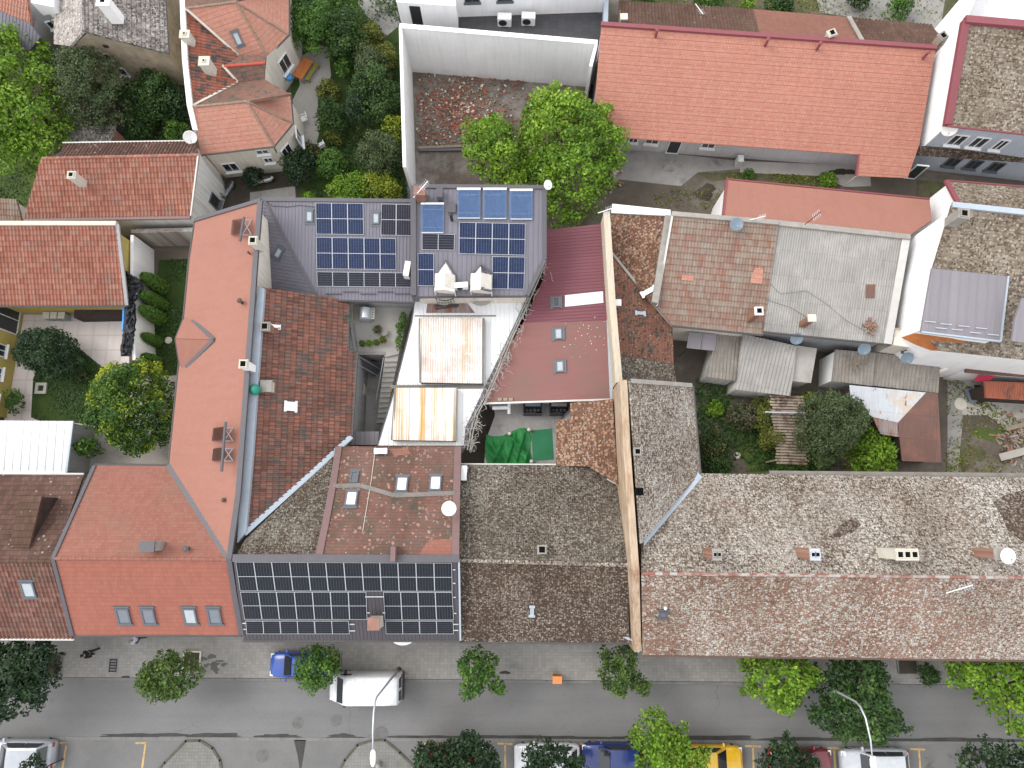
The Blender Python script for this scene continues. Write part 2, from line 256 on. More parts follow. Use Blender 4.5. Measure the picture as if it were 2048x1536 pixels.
# ------------------------------------------------------------------ material library
def render_(name, col, dirt=.22):
    g = G(name, .88, .2); v = g.obc(); c = g.mix(g.rng(g.noise(v, .5, 5, .6), .3, .7), mul(col, .94), mul(col, 1.04))
    st = g.noise(g.n('Mapping', 0, None, Vector=v, Scale=(3.2, 3.2, .22)), 1.3, 6, .7); c = g.mix(g.math('MULTIPLY', g.rng(st, .46, .72), dirt), c, mul(col, .5))
    z_ = g.sep(v)[2]; low = g.math('MULTIPLY', g.rng(g.math('ADD', z_, g.math('MULTIPLY', g.noise(v, 1.2, 5, .7), 1.6)), .6, 1.5, 1, 0), min(1, dirt*1.6)); c = g.mix(low, c, mul(lerp(col, (.2,.18,.15), .5), .75))
    g.bump(g.noise(v, 18, 3), .08, .02); return g.done(c)
SAL = (.40, .115, .078)
M = dict(
 salmon=tiles('salmon_tiles', [mul(SAL,.93), SAL, mul(SAL,1.07)], .2, .3, .22, (.25,.12), .22, .8),
 salmon_smooth=tiles('salmon_smooth_tiles', [(.435,.165,.115),(.45,.175,.122)], .3, .34, .1, (.2,.08), .08, .8),
 salmon_old=tiles('salmon_weathered_tiles', [(.35,.11,.077),(.38,.125,.09),(.4,.14,.1)], .2, .2, .3, (.25,.15), .4, .85, drift=((.24,.15,.10),.35,.45,.7,.35)),
 salmon_bright=tiles('new_salmon_tiles', [(.46,.135,.09),(.48,.15,.1),(.5,.17,.115)], .2, .2, .55, (.2,.15), .45, .75),
 orange=tiles('orange_tiles', [(.44,.115,.067),(.46,.13,.08),(.48,.145,.09)], .19, .19, .45, (.3,.15), .4, .85, drift=((.30,.17,.11),.5,.5,.75,.4)),
 orange_mossy=tiles('mossy_orange_tiles', [(.40,.09,.045),(.45,.12,.07)], .24, .34, .5, (.4,.2), .6, .9, moss=((.09,.06,.05),.35,.45,.6)),
 orange_brown=tiles('brownish_orange_tiles', [(.25,.1,.07),(.33,.11,.075),(.3,.13,.09)], .19, .19, .4, (.5,.4), .4, .9, moss=((.12,.085,.065),.8,.5,.62)),
 red_pan=tiles('red_pantiles', [(.23,.062,.045),(.29,.08,.055),(.32,.095,.07),(.34,.12,.09)], .24, .36, .35, (.3,.3), .45, .85, drift=((.2,.14,.12),1.2,.5,.75,.5)),
 dull_pan=tiles('dull_brown_pantiles', [(.14,.068,.052),(.19,.088,.066),(.23,.115,.088),(.26,.145,.115)], .24, .36, .4, (.3,.3), .7, .9, drift=((.11,.095,.08),.6,.45,.7,.6)),
 brown_pan=tiles('dark_brown_pantiles', [(.075,.035,.028),(.13,.052,.038),(.19,.068,.048),(.1,.05,.042),(.24,.095,.065)], .24, .36, .5, (.35,.45), .95, .9, moss=((.055,.045,.04),.5,.5,.66)),
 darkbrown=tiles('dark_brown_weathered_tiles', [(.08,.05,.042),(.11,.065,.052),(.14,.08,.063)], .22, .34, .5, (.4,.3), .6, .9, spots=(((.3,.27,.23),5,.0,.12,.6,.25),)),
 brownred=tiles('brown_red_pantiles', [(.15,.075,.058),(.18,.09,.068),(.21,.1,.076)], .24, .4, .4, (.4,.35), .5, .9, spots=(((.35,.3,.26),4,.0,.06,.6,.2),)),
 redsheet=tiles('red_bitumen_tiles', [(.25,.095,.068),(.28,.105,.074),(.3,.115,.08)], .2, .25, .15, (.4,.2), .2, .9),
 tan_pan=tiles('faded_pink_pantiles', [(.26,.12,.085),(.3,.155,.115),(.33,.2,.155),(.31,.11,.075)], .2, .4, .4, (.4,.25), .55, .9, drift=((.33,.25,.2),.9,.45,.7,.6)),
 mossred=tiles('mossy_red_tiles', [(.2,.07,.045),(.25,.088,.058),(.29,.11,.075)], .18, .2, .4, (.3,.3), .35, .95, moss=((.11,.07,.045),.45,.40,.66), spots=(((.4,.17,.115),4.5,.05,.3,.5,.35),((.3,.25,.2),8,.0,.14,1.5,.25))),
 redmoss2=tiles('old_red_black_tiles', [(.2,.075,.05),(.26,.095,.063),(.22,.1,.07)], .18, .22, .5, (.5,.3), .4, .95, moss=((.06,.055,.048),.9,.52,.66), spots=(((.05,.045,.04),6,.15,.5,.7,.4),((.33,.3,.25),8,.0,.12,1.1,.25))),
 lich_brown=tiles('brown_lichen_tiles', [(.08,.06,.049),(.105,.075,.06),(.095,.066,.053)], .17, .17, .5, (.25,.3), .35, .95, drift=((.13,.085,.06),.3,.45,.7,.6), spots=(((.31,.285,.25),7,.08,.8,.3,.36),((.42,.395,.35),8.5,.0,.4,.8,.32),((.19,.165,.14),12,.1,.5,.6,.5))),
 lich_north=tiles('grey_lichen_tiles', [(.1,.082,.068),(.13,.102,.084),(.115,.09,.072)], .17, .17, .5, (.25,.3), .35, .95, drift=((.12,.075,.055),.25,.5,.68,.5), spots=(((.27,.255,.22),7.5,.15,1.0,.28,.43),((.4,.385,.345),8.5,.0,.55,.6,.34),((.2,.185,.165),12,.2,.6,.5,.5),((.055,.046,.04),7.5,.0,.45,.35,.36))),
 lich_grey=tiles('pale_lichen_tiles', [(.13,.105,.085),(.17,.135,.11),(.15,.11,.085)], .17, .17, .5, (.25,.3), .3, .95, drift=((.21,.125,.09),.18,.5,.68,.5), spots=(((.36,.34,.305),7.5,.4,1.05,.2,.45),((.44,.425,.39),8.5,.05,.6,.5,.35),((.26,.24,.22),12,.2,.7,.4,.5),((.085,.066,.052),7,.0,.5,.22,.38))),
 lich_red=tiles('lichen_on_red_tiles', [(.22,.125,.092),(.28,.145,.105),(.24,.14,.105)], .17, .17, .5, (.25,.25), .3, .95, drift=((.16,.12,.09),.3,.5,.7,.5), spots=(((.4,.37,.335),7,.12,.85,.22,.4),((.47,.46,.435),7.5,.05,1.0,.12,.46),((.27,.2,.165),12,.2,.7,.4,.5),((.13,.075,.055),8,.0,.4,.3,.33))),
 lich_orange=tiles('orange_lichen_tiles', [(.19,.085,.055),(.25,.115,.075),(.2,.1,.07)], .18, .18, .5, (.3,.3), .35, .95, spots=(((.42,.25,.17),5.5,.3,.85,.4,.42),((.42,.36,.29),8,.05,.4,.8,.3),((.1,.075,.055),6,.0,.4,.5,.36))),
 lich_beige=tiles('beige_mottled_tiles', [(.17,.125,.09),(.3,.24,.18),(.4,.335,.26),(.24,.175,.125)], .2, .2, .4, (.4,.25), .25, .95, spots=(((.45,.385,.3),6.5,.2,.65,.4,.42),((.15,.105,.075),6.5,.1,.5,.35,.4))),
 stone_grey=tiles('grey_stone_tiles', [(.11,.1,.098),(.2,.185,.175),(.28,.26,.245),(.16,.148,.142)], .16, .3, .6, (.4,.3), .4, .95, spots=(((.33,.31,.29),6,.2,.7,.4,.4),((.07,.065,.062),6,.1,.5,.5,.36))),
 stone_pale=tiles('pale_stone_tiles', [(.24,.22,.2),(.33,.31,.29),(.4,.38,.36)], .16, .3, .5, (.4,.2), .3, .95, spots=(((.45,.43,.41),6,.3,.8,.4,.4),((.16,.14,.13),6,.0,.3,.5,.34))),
 asb=streaky('grey_corrugated_sheets', (.33,.315,.295), sheet=(1.1,1.6), dirt=.45, rough=.9, cols2=(((.42,.4,.37),.5,.5,.5,.75),((.17,.155,.14),1.2,.5,.6,.78))),
 asb_old=streaky('old_corrugated_sheets', (.26,.235,.205), sheet=(1.1,1.3), dirt=.6, rough=.9, cols2=(((.13,.115,.1),1.5,.6,.52,.72),((.36,.345,.32),.8,.8,.55,.75))),
 black_metal=streaky('black_ribbed_metal', (.075,.068,.076), sheet=(1.1,7), dirt=.25, rough=.6, spec=.25),
 dark_metal=streaky('dark_ribbed_metal', (.072,.064,.068), sheet=(1.1,7), dirt=.2, rough=.55, spec=.35),
 grey_metal=streaky('grey_seam_metal', (.2,.185,.2), sheet=(.55,9), dirt=.15, rough=.5, spec=.4),
 maroon_rib=streaky('maroon_ribbed_metal', (.19,.045,.052), sheet=(1.1,8), dirt=.25, rough=.55, spec=.35),
 maroon_flat=streaky('faded_maroon_sheet', (.27,.095,.085), sheet=(2.2,9), dirt=.15, rough=.7, cols2=(((.2,.1,.085),.3,.3,.5,.75),)),
 white_rib=streaky('white_ribbed_metal', (.74,.75,.75), sheet=(1,6), dirt=.1, rough=.5, cols2=(((.36,.25,.18),.35,.5,.68,.86),)),
 white_seam=streaky('white_painted_metal', (.66,.67,.66), sheet=(.5,9), dirt=.2, rough=.5, cols2=(((.2,.19,.17),.9,.9,.66,.78),)),
 poly=streaky('rust_stained_plastic_sheet', (.68,.62,.57), sheet=(9,.42), dirt=.2, rough=.4, cols2=(((.4,.27,.25),.3,.3,.48,.7),((.5,.33,.17),1.3,.08,.54,.72),((.82,.8,.78),1.3,1.3,.56,.66))),
 poly2=streaky('orange_stained_plastic_sheet', (.78,.74,.7), sheet=(9,.5), dirt=.12, rough=.4, cols2=(((.55,.42,.37),.4,.6,.5,.7),((.54,.32,.11),2.3,.06,.475,.63))),
 rust=streaky('rusty_brown_sheet', (.15,.085,.07), sheet=(3,1.6), dirt=.4, rough=.85, cols2=(((.21,.095,.065),.5,.6,.5,.7),((.1,.075,.07),.4,.5,.55,.75))),
 rust_white=streaky('peeling_pale_sheet', (.47,.49,.52), sheet=(1.6,1.6), dirt=.35, rough=.7, cols2=(((.46,.38,.29),.5,.5,.5,.62),((.22,.085,.05),2.2,1.0,.6,.66))),
 rust_corr=streaky('rusty_corrugated_sheet', (.3,.26,.25), sheet=(.7,3), dirt=.5, rough=.85, cols2=(((.24,.1,.065),1.5,.2,.48,.62),)),
 orange_corr=streaky('orange_corrugated_sheet', (.33,.11,.065), sheet=(1,3), dirt=.5, rough=.8, cols2=(((.06,.045,.04),1.2,.6,.52,.68),)),
 planks=streaky('weathered_plank', (.25,.2,.15), sheet=(2,.14), dirt=.6, rough=.9, cols2=(((.1,.06,.045),.6,3,.48,.64),)),
 white_wall=render_('white_render', (.8,.795,.79)),
 dirty_white=render_('soiled_white_render', (.6,.59,.565), .6),
 lilac_wall=render_('pale_lilac_render', (.5,.47,.48), .35),
 blue_wall=render_('pale_blue_grey_render', (.40,.43,.47), .3),
 grey_wall=render_('grey_render', (.3,.3,.3), .4),
 cream_wall=render_('cream_render', (.66,.61,.53), .4),
 stone_wall=plain('rough_yellow_stone', (.38,.315,.225), .95, .25, 1.5, .5, stain=((.2,.165,.13),1.2,.55,.7)),
 brick_wall=tiles('old_whitewashed_brick', [(.26,.23,.2),(.35,.32,.29),(.2,.16,.135)], .3, .12, .5, (.5,.3), .6, .95, drift=((.5,.49,.46),.5,.5,.62,.8)),
 yellow_wall=render_('yellow_render', (.45,.36,.11), .25),
 dark_wall=plain('dark_timber', (.05,.035,.03), .8, .3, 2, .2),
 fire_wall=plain('cream_plaster', (.5,.42,.32), .9, .14, .9, .2, stain=((.42,.25,.14),.5,.5,.66)),
 fire_top=None,
 concrete=plain('concrete', (.26,.25,.235), .95, .2, .8, .2, stain=((.13,.12,.11),.6,.55,.72)),
 concrete_pale=plain('pale_concrete', (.36,.34,.31), .95, .15, .6, .15, stain=((.24,.22,.19),.5,.55,.72)),
 asphalt=None, damp_stain=plain('damp_paving', (.105,.1,.095), .9, .15, 1.5, .1), old_kerb=plain('mossy_old_kerb', (.085,.085,.065), .95, .35, 1.5, .2), island=tiles('worn_small_paving', [(.17,.166,.155),(.19,.185,.173),(.2,.195,.18)], .2, .2, .3, (.3,.35), .5, .95, off=0, drift=((.1,.105,.075),.5,.5,.72,.6)),
 parking=plain('worn_asphalt', (.15,.147,.143), .95, .16, .35, .25, stain=((.075,.07,.066),.35,.6,.74)),
 gutter_dirt=plain('dark_wet_dirt', (.05,.048,.044), .8, .4, .8, .2),
 kerb=plain('kerb_stone', (.17,.165,.155), .95, .2, 1, .2),
 line=plain('worn_yellow_paint', (.42,.29,.12), .8, .3, 1.5, .1, stain=((.17,.16,.14),2.2,.55,.68)),
 dirt=plain('bare_dirt', (.11,.092,.074), .98, .3, .35, .4, stain=((.19,.17,.145),.25,.52,.72)),
 dark_dirt=plain('damp_soil', (.055,.046,.036), .98, .35, .5, .4, stain=((.11,.09,.07),.4,.55,.75)),
 grass=plain('lawn_grass', (.035,.062,.014), .95, .35, .5, .5, stain=((.06,.075,.02),.4,.5,.7)),
 grass_bright=plain('bright_lawn', (.07,.105,.025), .95, .3, .5, .5, stain=((.09,.1,.03),.4,.5,.7)),
 scrub=plain('scrubby_grass', (.07,.08,.03), .98, .4, .6, .5, stain=((.12,.095,.07),.5,.45,.62)),
 rubble_ground=plain('rubble_strewn_earth', (.13,.105,.085), .98, .35, .6, .5, stain=((.24,.22,.2),.35,.48,.68)),
 flash=flat('blue_grey_flashing', (.36,.41,.46), .5, .4, .2),
 flash_dark=flat('dark_flashing', (.085,.08,.088), .5, .4, .1),
 flash_maroon=flat('maroon_flashing', (.2,.065,.075), .5, .4, .1),
 flash_brown=flat('brown_flashing', (.16,.1,.095), .55, .35, .1),
 trim_maroon=flat('maroon_trim', (.2,.055,.065), .6),
 gutter=flat('dark_gutter', (.06,.055,.055), .5),
 gutter_white=flat('pale_gutter', (.5,.49,.46), .5),
 board=plain('grey_board', (.18,.165,.145), .9, .2, 1.5, .2),
 frame_grey=flat('grey_window_frame', (.095,.105,.12), .45),
 frame_white=flat('white_window_frame', (.72,.72,.72), .45),
 pane=flat('window_glass', (.025,.03,.035), .08, .6),
 pane_sky=flat('skylight_glass', (.33,.37,.39), .12, .7),
 pane_white=flat('bright_skylight_glass', (.72,.73,.74), .2, .6),
 shutter=flat('grey_roller_blind', (.15,.165,.19), .5),
 brick=tiles('red_brick', [(.2,.1,.07),(.27,.14,.1),(.32,.19,.14)], .25, .08, .3, (.6,.2), .4, .95),
 chim_cream=plain('cream_chimney_render', (.5,.47,.4), .9, .12, 2, .1),
 chim_grey=plain('cement_chimney', (.28,.26,.235), .95, .2, 2, .2),
 soot=flat('soot', (.006,.006,.006), .95, .05),
 pv_frame=flat('aluminium_frame', (.45,.47,.49), .45, .4, .2),
 white_paint=flat('white_paint', (.84,.84,.83), .5),
 white_plastic=flat('white_plastic', (.72,.72,.71), .45, .4),
 grey_plastic=flat('grey_plastic', (.3,.32,.34), .5, .4),
 black_plastic=flat('black_plastic', (.018,.018,.02), .5, .4),
 dish_white=flat('white_dish_metal', (.74,.73,.69), .5),
 dish_grey=flat('blue_grey_dish_metal', (.13,.17,.21), .4, .5),
 steel=flat('galvanised_steel', (.48,.5,.53), .4, .5, .5),
 rust_iron=flat('rusty_iron', (.1,.06,.045), .8),
 green_tarp=plain('green_tarpaulin', (.018,.16,.04), .6, .3, 1.2, .1, stain=((.03,.09,.03),1.0,.55,.75)),
 green_turf=plain('green_matting', (.03,.15,.07), .9, .12, 1, .3),
 black_tarp=flat('black_plastic_sheet', (.022,.024,.027), .42, .5),
 blue_tarp=flat('blue_tarpaulin', (.05,.25,.62), .5),
 timber=plain('grey_timber', (.25,.2,.15), .9, .2, 2, .2),
 orange_wood=plain('orange_cloth', (.5,.17,.055), .8, .15, 2, .1),
 olive_wood=plain('olive_painted_wood', (.25,.22,.05), .8, .15, 2, .1),
 soffit=plain('varnished_orange_timber', (.36,.12,.035), .6, .25, 3, .1),
 bark=plain('tree_bark', (.09,.07,.055), .95, .3, 4, .5),
 terracotta=plain('terracotta', (.25,.14,.11), .85, .2, 2, .1),
 paving=tiles('grey_block_paving', [(.165,.158,.145),(.185,.177,.164),(.2,.192,.178)], .26, .2, .25, (.2,.3), .32, .95, off=0, drift=((.09,.085,.08),.35,.55,.75,.6)),
 patio=tiles('large_patio_slabs', [(.3,.26,.225),(.33,.285,.25),(.35,.305,.265)], 1.1, 1.1, .1, (.5,.2), .3, .95, off=0),
 terrace=tiles('dark_terrace_tiles', [(.06,.058,.062),(.075,.072,.076),(.068,.066,.07)], .6, .3, .1, (.4,.2), .3, .7, off=0),
)
def asphaltmat():
    g = G('asphalt', .93, .2); v = g.obc(); c = g.mix(g.rng(g.noise(v, .16, 6, .6), .35, .65), (.138,.136,.133), (.172,.169,.166))
    st = g.noise(g.n('Mapping', 0, None, Vector=v, Scale=(.06, 1.3, 1)), 1.0, 5, .6); c = g.mix(g.math('MULTIPLY', g.rng(st, .42, .7), .35), c, (.115,.113,.11))
    c = g.mix(g.math('MULTIPLY', g.rng(g.noise(v, 9, 4, .75), .52, .75), .35), c, (.24,.235,.23)); c = g.mix(g.math('MULTIPLY', g.rng(g.noise(v, 2.2, 6, .75), .58, .75), .5), c, (.09,.088,.085))
    nd = g.t.nodes.new('ShaderNodeTexVoronoi'); nd.feature = 'DISTANCE_TO_EDGE'; nd.inputs['Scale'].default_value = .22; dist = g.n('VectorMath', 0, {'operation': 'ADD'}, i0=v, i1=g.n('TexNoise', 1, None, Vector=v, Scale=.9, Detail=4.0)); g.L(dist, nd.inputs['Vector'])
    ck = g.math('MULTIPLY', g.rng(nd.outputs['Distance'], .002, .006, 1, 0), g.rng(g.noise(v, .12, 2), .5, .62)); c = g.mix(g.math('MULTIPLY', ck, .7), c, (.06,.058,.055))
    g.bump(g.noise(v, 40, 3), .2, .01); return g.done(c)
M['asphalt'] = asphaltmat()
def streakwall(name, a, b, c_):
    g = G(name, .95, .15); v = g.n('Mapping', 0, None, Vector=g.obc(), Scale=(4.5, .35, 1.5)); n1 = g.noise(v, 1.6, 6, .7); n2 = g.noise(g.obc(), .5, 4); n3 = g.noise(v, 5, 4, .7)
    c = g.mix(g.rng(n1, .35, .65), a, b); c = g.mix(g.rng(n2, .4, .65), c, g.mix(.5, c, c_)); c = g.mix(g.math('MULTIPLY', g.rng(n3, .5, .75), .6), c, mul(a, .5)); g.bump(n3, .4, .03); return g.done(c)
M['fire_top'] = streakwall('orange_streaked_plaster', (.24,.145,.09), (.45,.34,.235), (.47,.4,.31)); M['fire_wall'] = streakwall('cream_streaked_plaster', (.42,.36,.28), (.5,.44,.35), (.46,.4,.31))
def cellmat(name, base, line, half):
    g = G(name, .3, .2); x, y, _ = g.sep(g.uv())
    def ln(v, k, wd): return g.rng(g.math('ABSOLUTE', g.math('SUBTRACT', g.math('FRACT', g.math('MULTIPLY', v, k)), .5)), .5-wd, .5)
    rnd = g.n('TexWhiteNoise', 0, {'noise_dimensions': '2D'}, Vector=g.xyz(g.math('FLOOR', g.math('MULTIPLY', x, 6)), g.math('FLOOR', g.math('MULTIPLY', y, 20))))
    c = g.mix(rnd, mul(base, .75), mul(base, 1.3))
    c = g.mix(g.math('MULTIPLY', ln(y, 20, .05), .2), c, line)
    c = g.mix(g.math('MULTIPLY', ln(x, 6, .04), .85), c, line)
    mid = g.rng(g.math('ABSOLUTE', g.math('SUBTRACT', y, .5)), .0045, .007, 1, 0)
    return g.done(g.mix(mid, c, (.6, .62, .64)))
M['pv_black'] = cellmat('black_solar_cells', (.006, .0075, .012), (.16, .18, .21), 1)
M['pv_blue'] = cellmat('blue_solar_cells', (.008, .016, .05), (.25, .29, .36), 1)
M['pv_dark'] = cellmat('dark_solar_cells', (.011, .011, .021), (.26, .27, .3), 1)
# ------------------------------------------------------------------ building parts
def clip(poly, ax, lo, hi):
    for sgn, lim in ((1, lo), (-1, -hi)):
        out = []
        for i in range(len(poly)):
            a, b = poly[i-1], poly[i]; da = a[ax]*sgn-lim; db = b[ax]*sgn-lim
            if (da >= 0) != (db >= 0):
                t = da/(da-db); out.append((a[0]+(b[0]-a[0])*t, a[1]+(b[1]-a[1])*t))
            if db >= 0: out.append(b)
        poly = out
        if len(poly) < 3: return []
    return poly
STY = {'pan': ('sin', .24, .05, .36, .03), 'pan40': ('sin', .2, .022, .4, .03), 'corr': ('sin', .16, .036, 0, 0), 'corrbig': ('sin', .24, .05, 0, 0),
       'seam': ('rib', .55, .035, 0, 0), 'rib': ('rib', .3, .03, 0, 0), 'rib2': ('rib', .22, .03, 0, 0), 'step': ('flat', 0, 0, .3, .018), 'plank': ('flat', 0, 0, .14, .03)}
def roof(parent, pl, poly, mat, style=None, th=.14, lift=0., name='roof', under=None, world=None):
    pts = world or [pl.pt(x, y) for x, y in poly]
    pts = [p+pl.n*lift for p in pts]
    L = [((p-pl.a).dot(pl.U), (p-pl.a).dot(pl.V)) for p in pts]
    ar = sum(L[i-1][0]*L[i][1]-L[i][0]*L[i-1][1] for i in range(len(L)))
    if ar > 0: L = L[::-1]; pts = pts[::-1]          # (U, V, n) is left-handed here: keep the top facing up
    W = lambda u, v, h: pl.a+pl.U*u+pl.V*v+pl.n*(h+lift)
    mb = MB(); base = 0.
    if style:
        kind, per, amp, ch, cs = STY[style]; base = -(amp if kind == 'sin' else 0)-.012
        us = [l[0] for l in L]; vs = [l[1] for l in L]
        if kind == 'sin': ul = [k*per/4 for k in range(math.floor(min(us)/per*4), math.ceil(max(us)/per*4)+1)]; hu = lambda u: amp*math.sin(2*math.pi*u/per+.8)
        elif kind == 'rib':
            ul = []
            for k in range(math.floor(min(us)/per)-1, math.ceil(max(us)/per)+1): ul += [k*per, k*per+.018, k*per+.05, k*per+.068]
            def hu(u):
                f = (u+1e-6) % per; return amp if .012 < f < .06 else 0.
        else: ul = [min(us), max(us)]; hu = lambda u: 0.
        vl = [k*ch for k in range(math.floor(min(vs)/ch), math.ceil(max(vs)/ch)+1)] if ch else [min(vs), max(vs)]
        for u0, u1 in zip(ul, ul[1:]):
            s1 = clip(L, 0, u0, u1)
            if not s1: continue
            for v0, v1 in zip(vl, vl[1:]):
                s2 = clip(s1, 1, v0, v1) if ch else s1
                if len(s2) > 2: mb.face([W(u, v, hu(u)+(cs*(v-v0)/ch if ch else 0)) for u, v in s2], 0, s2)
    top = [W(u, v, base) for u, v in L]; bot = [W(u, v, base-th) for u, v in L]
    mb.prism(top, bot, 0, L, 1 if under else 0)
    return obj(name, mb, [mat, under] if under else mat, parent)
def walls(parent, ring, mat, ins=.15, drop=.22, z0=0., name='wall', rec=True):
    """closed volume under a ring of roof-edge points (world)"""
    r = inset([Vector(p) for p in ring], ins)
    top = [Vector((p.x, p.y, p.z-drop)) for p in r]; bot = [Vector((p.x, p.y, z0)) for p in r]
    n = len(r); ar = sum(r[i-1].x*r[i].y-r[i].x*r[i-1].y for i in range(n))
    if ar < 0: top, bot = top[::-1], bot[::-1]
    mb = MB()
    for i in range(n):
        j = (i+1) % n; d = 0.
        ln = (bot[j]-bot[i]).length
        mb.face([bot[i], bot[j], top[j], top[i]], 0, [(0, bot[i].z), (ln, bot[i].z), (ln, top[j].z), (0, top[i].z)])
    zl = min(p.z for p in top)-.05; mb.face([Vector((p.x, p.y, min(zl, p.z))) for p in top]); mb.face(bot[::-1])
    obj(name, mb, mat, parent)
    return r
def strip(parent, pts, wd, hgt, mat, name='flashing', drop=0.):
    """a flat bar along world points (flashing, gutter, ridge, coping)"""
    mb = MB(); pts = [Vector(p) for p in pts]
    for a, b in zip(pts, pts[1:]):
        t = (b-a); s = Vector((t.y, -t.x, 0)).normalized()*wd/2; up = Vector((0, 0, hgt)); dn = Vector((0, 0, -drop))
        mb.prism([a-s+up, b-s+up, b+s+up, a+s+up][::-1], [a-s+dn, b-s+dn, b+s+dn, a+s+dn][::-1])
    return obj(name, mb, mat, parent)
def gutter(parent, pts, mat=None, r=.07):
    mb = MB(); mb.tube(pts, r, 8); return obj('gutter', mb, mat or M['gutter'], parent)
def ridge(parent, pts, mat, r=.11):
    """overlapping half-round ridge tiles"""
    mb = MB(); pts = [Vector(p) for p in pts]
    for a, b in zip(pts, pts[1:]):
        n = max(1, int((b-a).length/.4)); t = (b-a)/n
        for i in range(n):
            mb.tube([a+t*i, a+t*(i+1.04)], [r*.93, r*1.07], 8)
    return obj('ridge_tiles', mb, mat, parent)
def wallpt(a, b, px):
    d = (b-a); n = Vector((d.y, -d.x, 0)).normalized(); o = Vector((0, 0, CAMH)); r = ray(*px)
    t = (a-o).dot(n)/r.dot(n); p = o+r*t
    if n.dot(o-p) < 0: n = -n
    return p, d.xy.normalized(), n
def win(parent, a, b, px, wd, ht, frame='frame_white', pane='pane', bars=1, name='window', sill=True, z=None, at=None, nrm=None):
    p, d, n = (at, (b-a).xy.normalized(), nrm) if at else wallpt(a, b, px); d = Vector((d.x, d.y, 0)); ax = (d, n, Vector((0, 0, 1)))
    if z is not None: p.z = z
    mb = MB(); t = .07
    for sx in (-1, 1): mb.box(p+d*sx*(wd/2-t/2)+n*.03, (t, .1, ht), 0, ax)
    for sz in (-1, 1): mb.box(p+Vector((0,0,sz*(ht/2-t/2)))+n*.03, (wd-2*t, .1, t), 0, ax)
    for k in range(bars): mb.box(p+d*(wd*((k+1)/(bars+1)-.5))+n*.028, (.05, .07, ht-2*t), 0, ax)
    if sill: mb.box(p+Vector((0,0,-ht/2-.03))+n*.1, (wd+.16, .22, .05), 0, ax)
    f = obj(name, mb, M[frame], parent)
    mb = MB(); mb.box(p+n*.01, (wd-2*t, .03, ht-2*t), 0, ax); obj('pane', mb, M[pane], f)
    return f
def facade(parent, a, b, n, zc, wd=1.05, ht=1.6, door=None):
    a = Vector((a.x, a.y, 0)); b = Vector((b.x, b.y, 0))
    for k in range(n):
        p = a.lerp(b, (k+.5)/n); nr = Vector(((b-a).y, -(b-a).x, 0)).normalized()
        if nr.y > 0: nr = -nr
        isd = k == door; win(parent, a, b, None, wd, 2.3 if isd else ht, bars=0 if isd else 1, name='door' if isd else 'window', sill=not isd, at=Vector((p.x, p.y, 1.3 if isd else zc)), nrm=nr, frame='frame_white' if not isd else 'timber', pane='pane' if not isd else 'dark_wall')
def skylight(parent, pl, px, wd, ht, pane='pane_sky', frame='frame_grey', lift=.0, name='skylight', tilt=None):
    q = tilt or pl; c = pl.pt(*px)+pl.n*lift; ax = (q.U, q.V, q.n); mb = MB(); t = .09
    for s in (-1, 1):
        mb.box(c+q.U*s*(wd/2-t/2)+q.n*.05, (t, ht, .16), 0, ax); mb.box(c+q.V*s*(ht/2-t/2)+q.n*.05, (wd-2*t, t, .16), 0, ax)
    mb.box(c-q.V*(ht/2+.07)+q.n*.04, (wd+.12, .14, .1), 0, ax); mb.box(c+q.V*(ht/2+.08)+q.n*.02, (wd+.16, .16, .06), 0, ax)
    f = obj(name, mb, M[frame], parent)
    mb = MB(); mb.box(c+q.n*.06, (wd-2*t, ht-2*t, .06), 0, ax); obj('pane', mb, M[pane], f)
    return f
def chimney(parent, px, zt, h, wd, dp, mat, cap=None, holes=1, ang=0., over=.06, name='chimney', hole=.16):
    """px is where the top of the stack shows"""
    t = P(px[0], px[1], zt); a = math.radians(ang); u = Vector((math.cos(a), math.sin(a), 0)); v = Vector((-u.y, u.x, 0)); ax = (u, v, Vector((0,0,1)))
    mb = MB(); mb.box(t-Vector((0,0,h/2)), (wd, dp, h), 0, ax)
    mb.box(t+Vector((0,0,-.02)), (wd+over*2, dp+over*2, .1), 1, ax)
    for k in range(holes):
        c = t+u*(wd*((k+.5)/holes-.5)); hw = min(hole, wd/holes*.35)
        for s in (-1, 1):
            mb.box(c+u*s*(hw+.04)+Vector((0,0,.07)), (.05, hw*2+.13, .08), 1, ax); mb.box(c+v*s*(hw+.04)+Vector((0,0,.068)), (hw*2+.03, .05, .076), 1, ax)
        mb.box(c+Vector((0,0,.036)), (hw*2+.02, hw*2+.02, .014), 2, ax)
    return obj(name, mb, [mat, cap or mat, M['soot']], parent)
def vent(parent, p, h=.5, r=.09, mat=None, name='vent_pipe'):
    mb = MB(); p = Vector(p); mb.tube([p-Vector((0,0,.3)), p+Vector((0,0,h))], r, 10); mb.lathe(p+Vector((0,0,h)), [(r*1.5,-.03),(r*1.7,0),(r*.6,.1)], n=12)
    return obj(name, mb, mat or M['rust_iron'], parent)
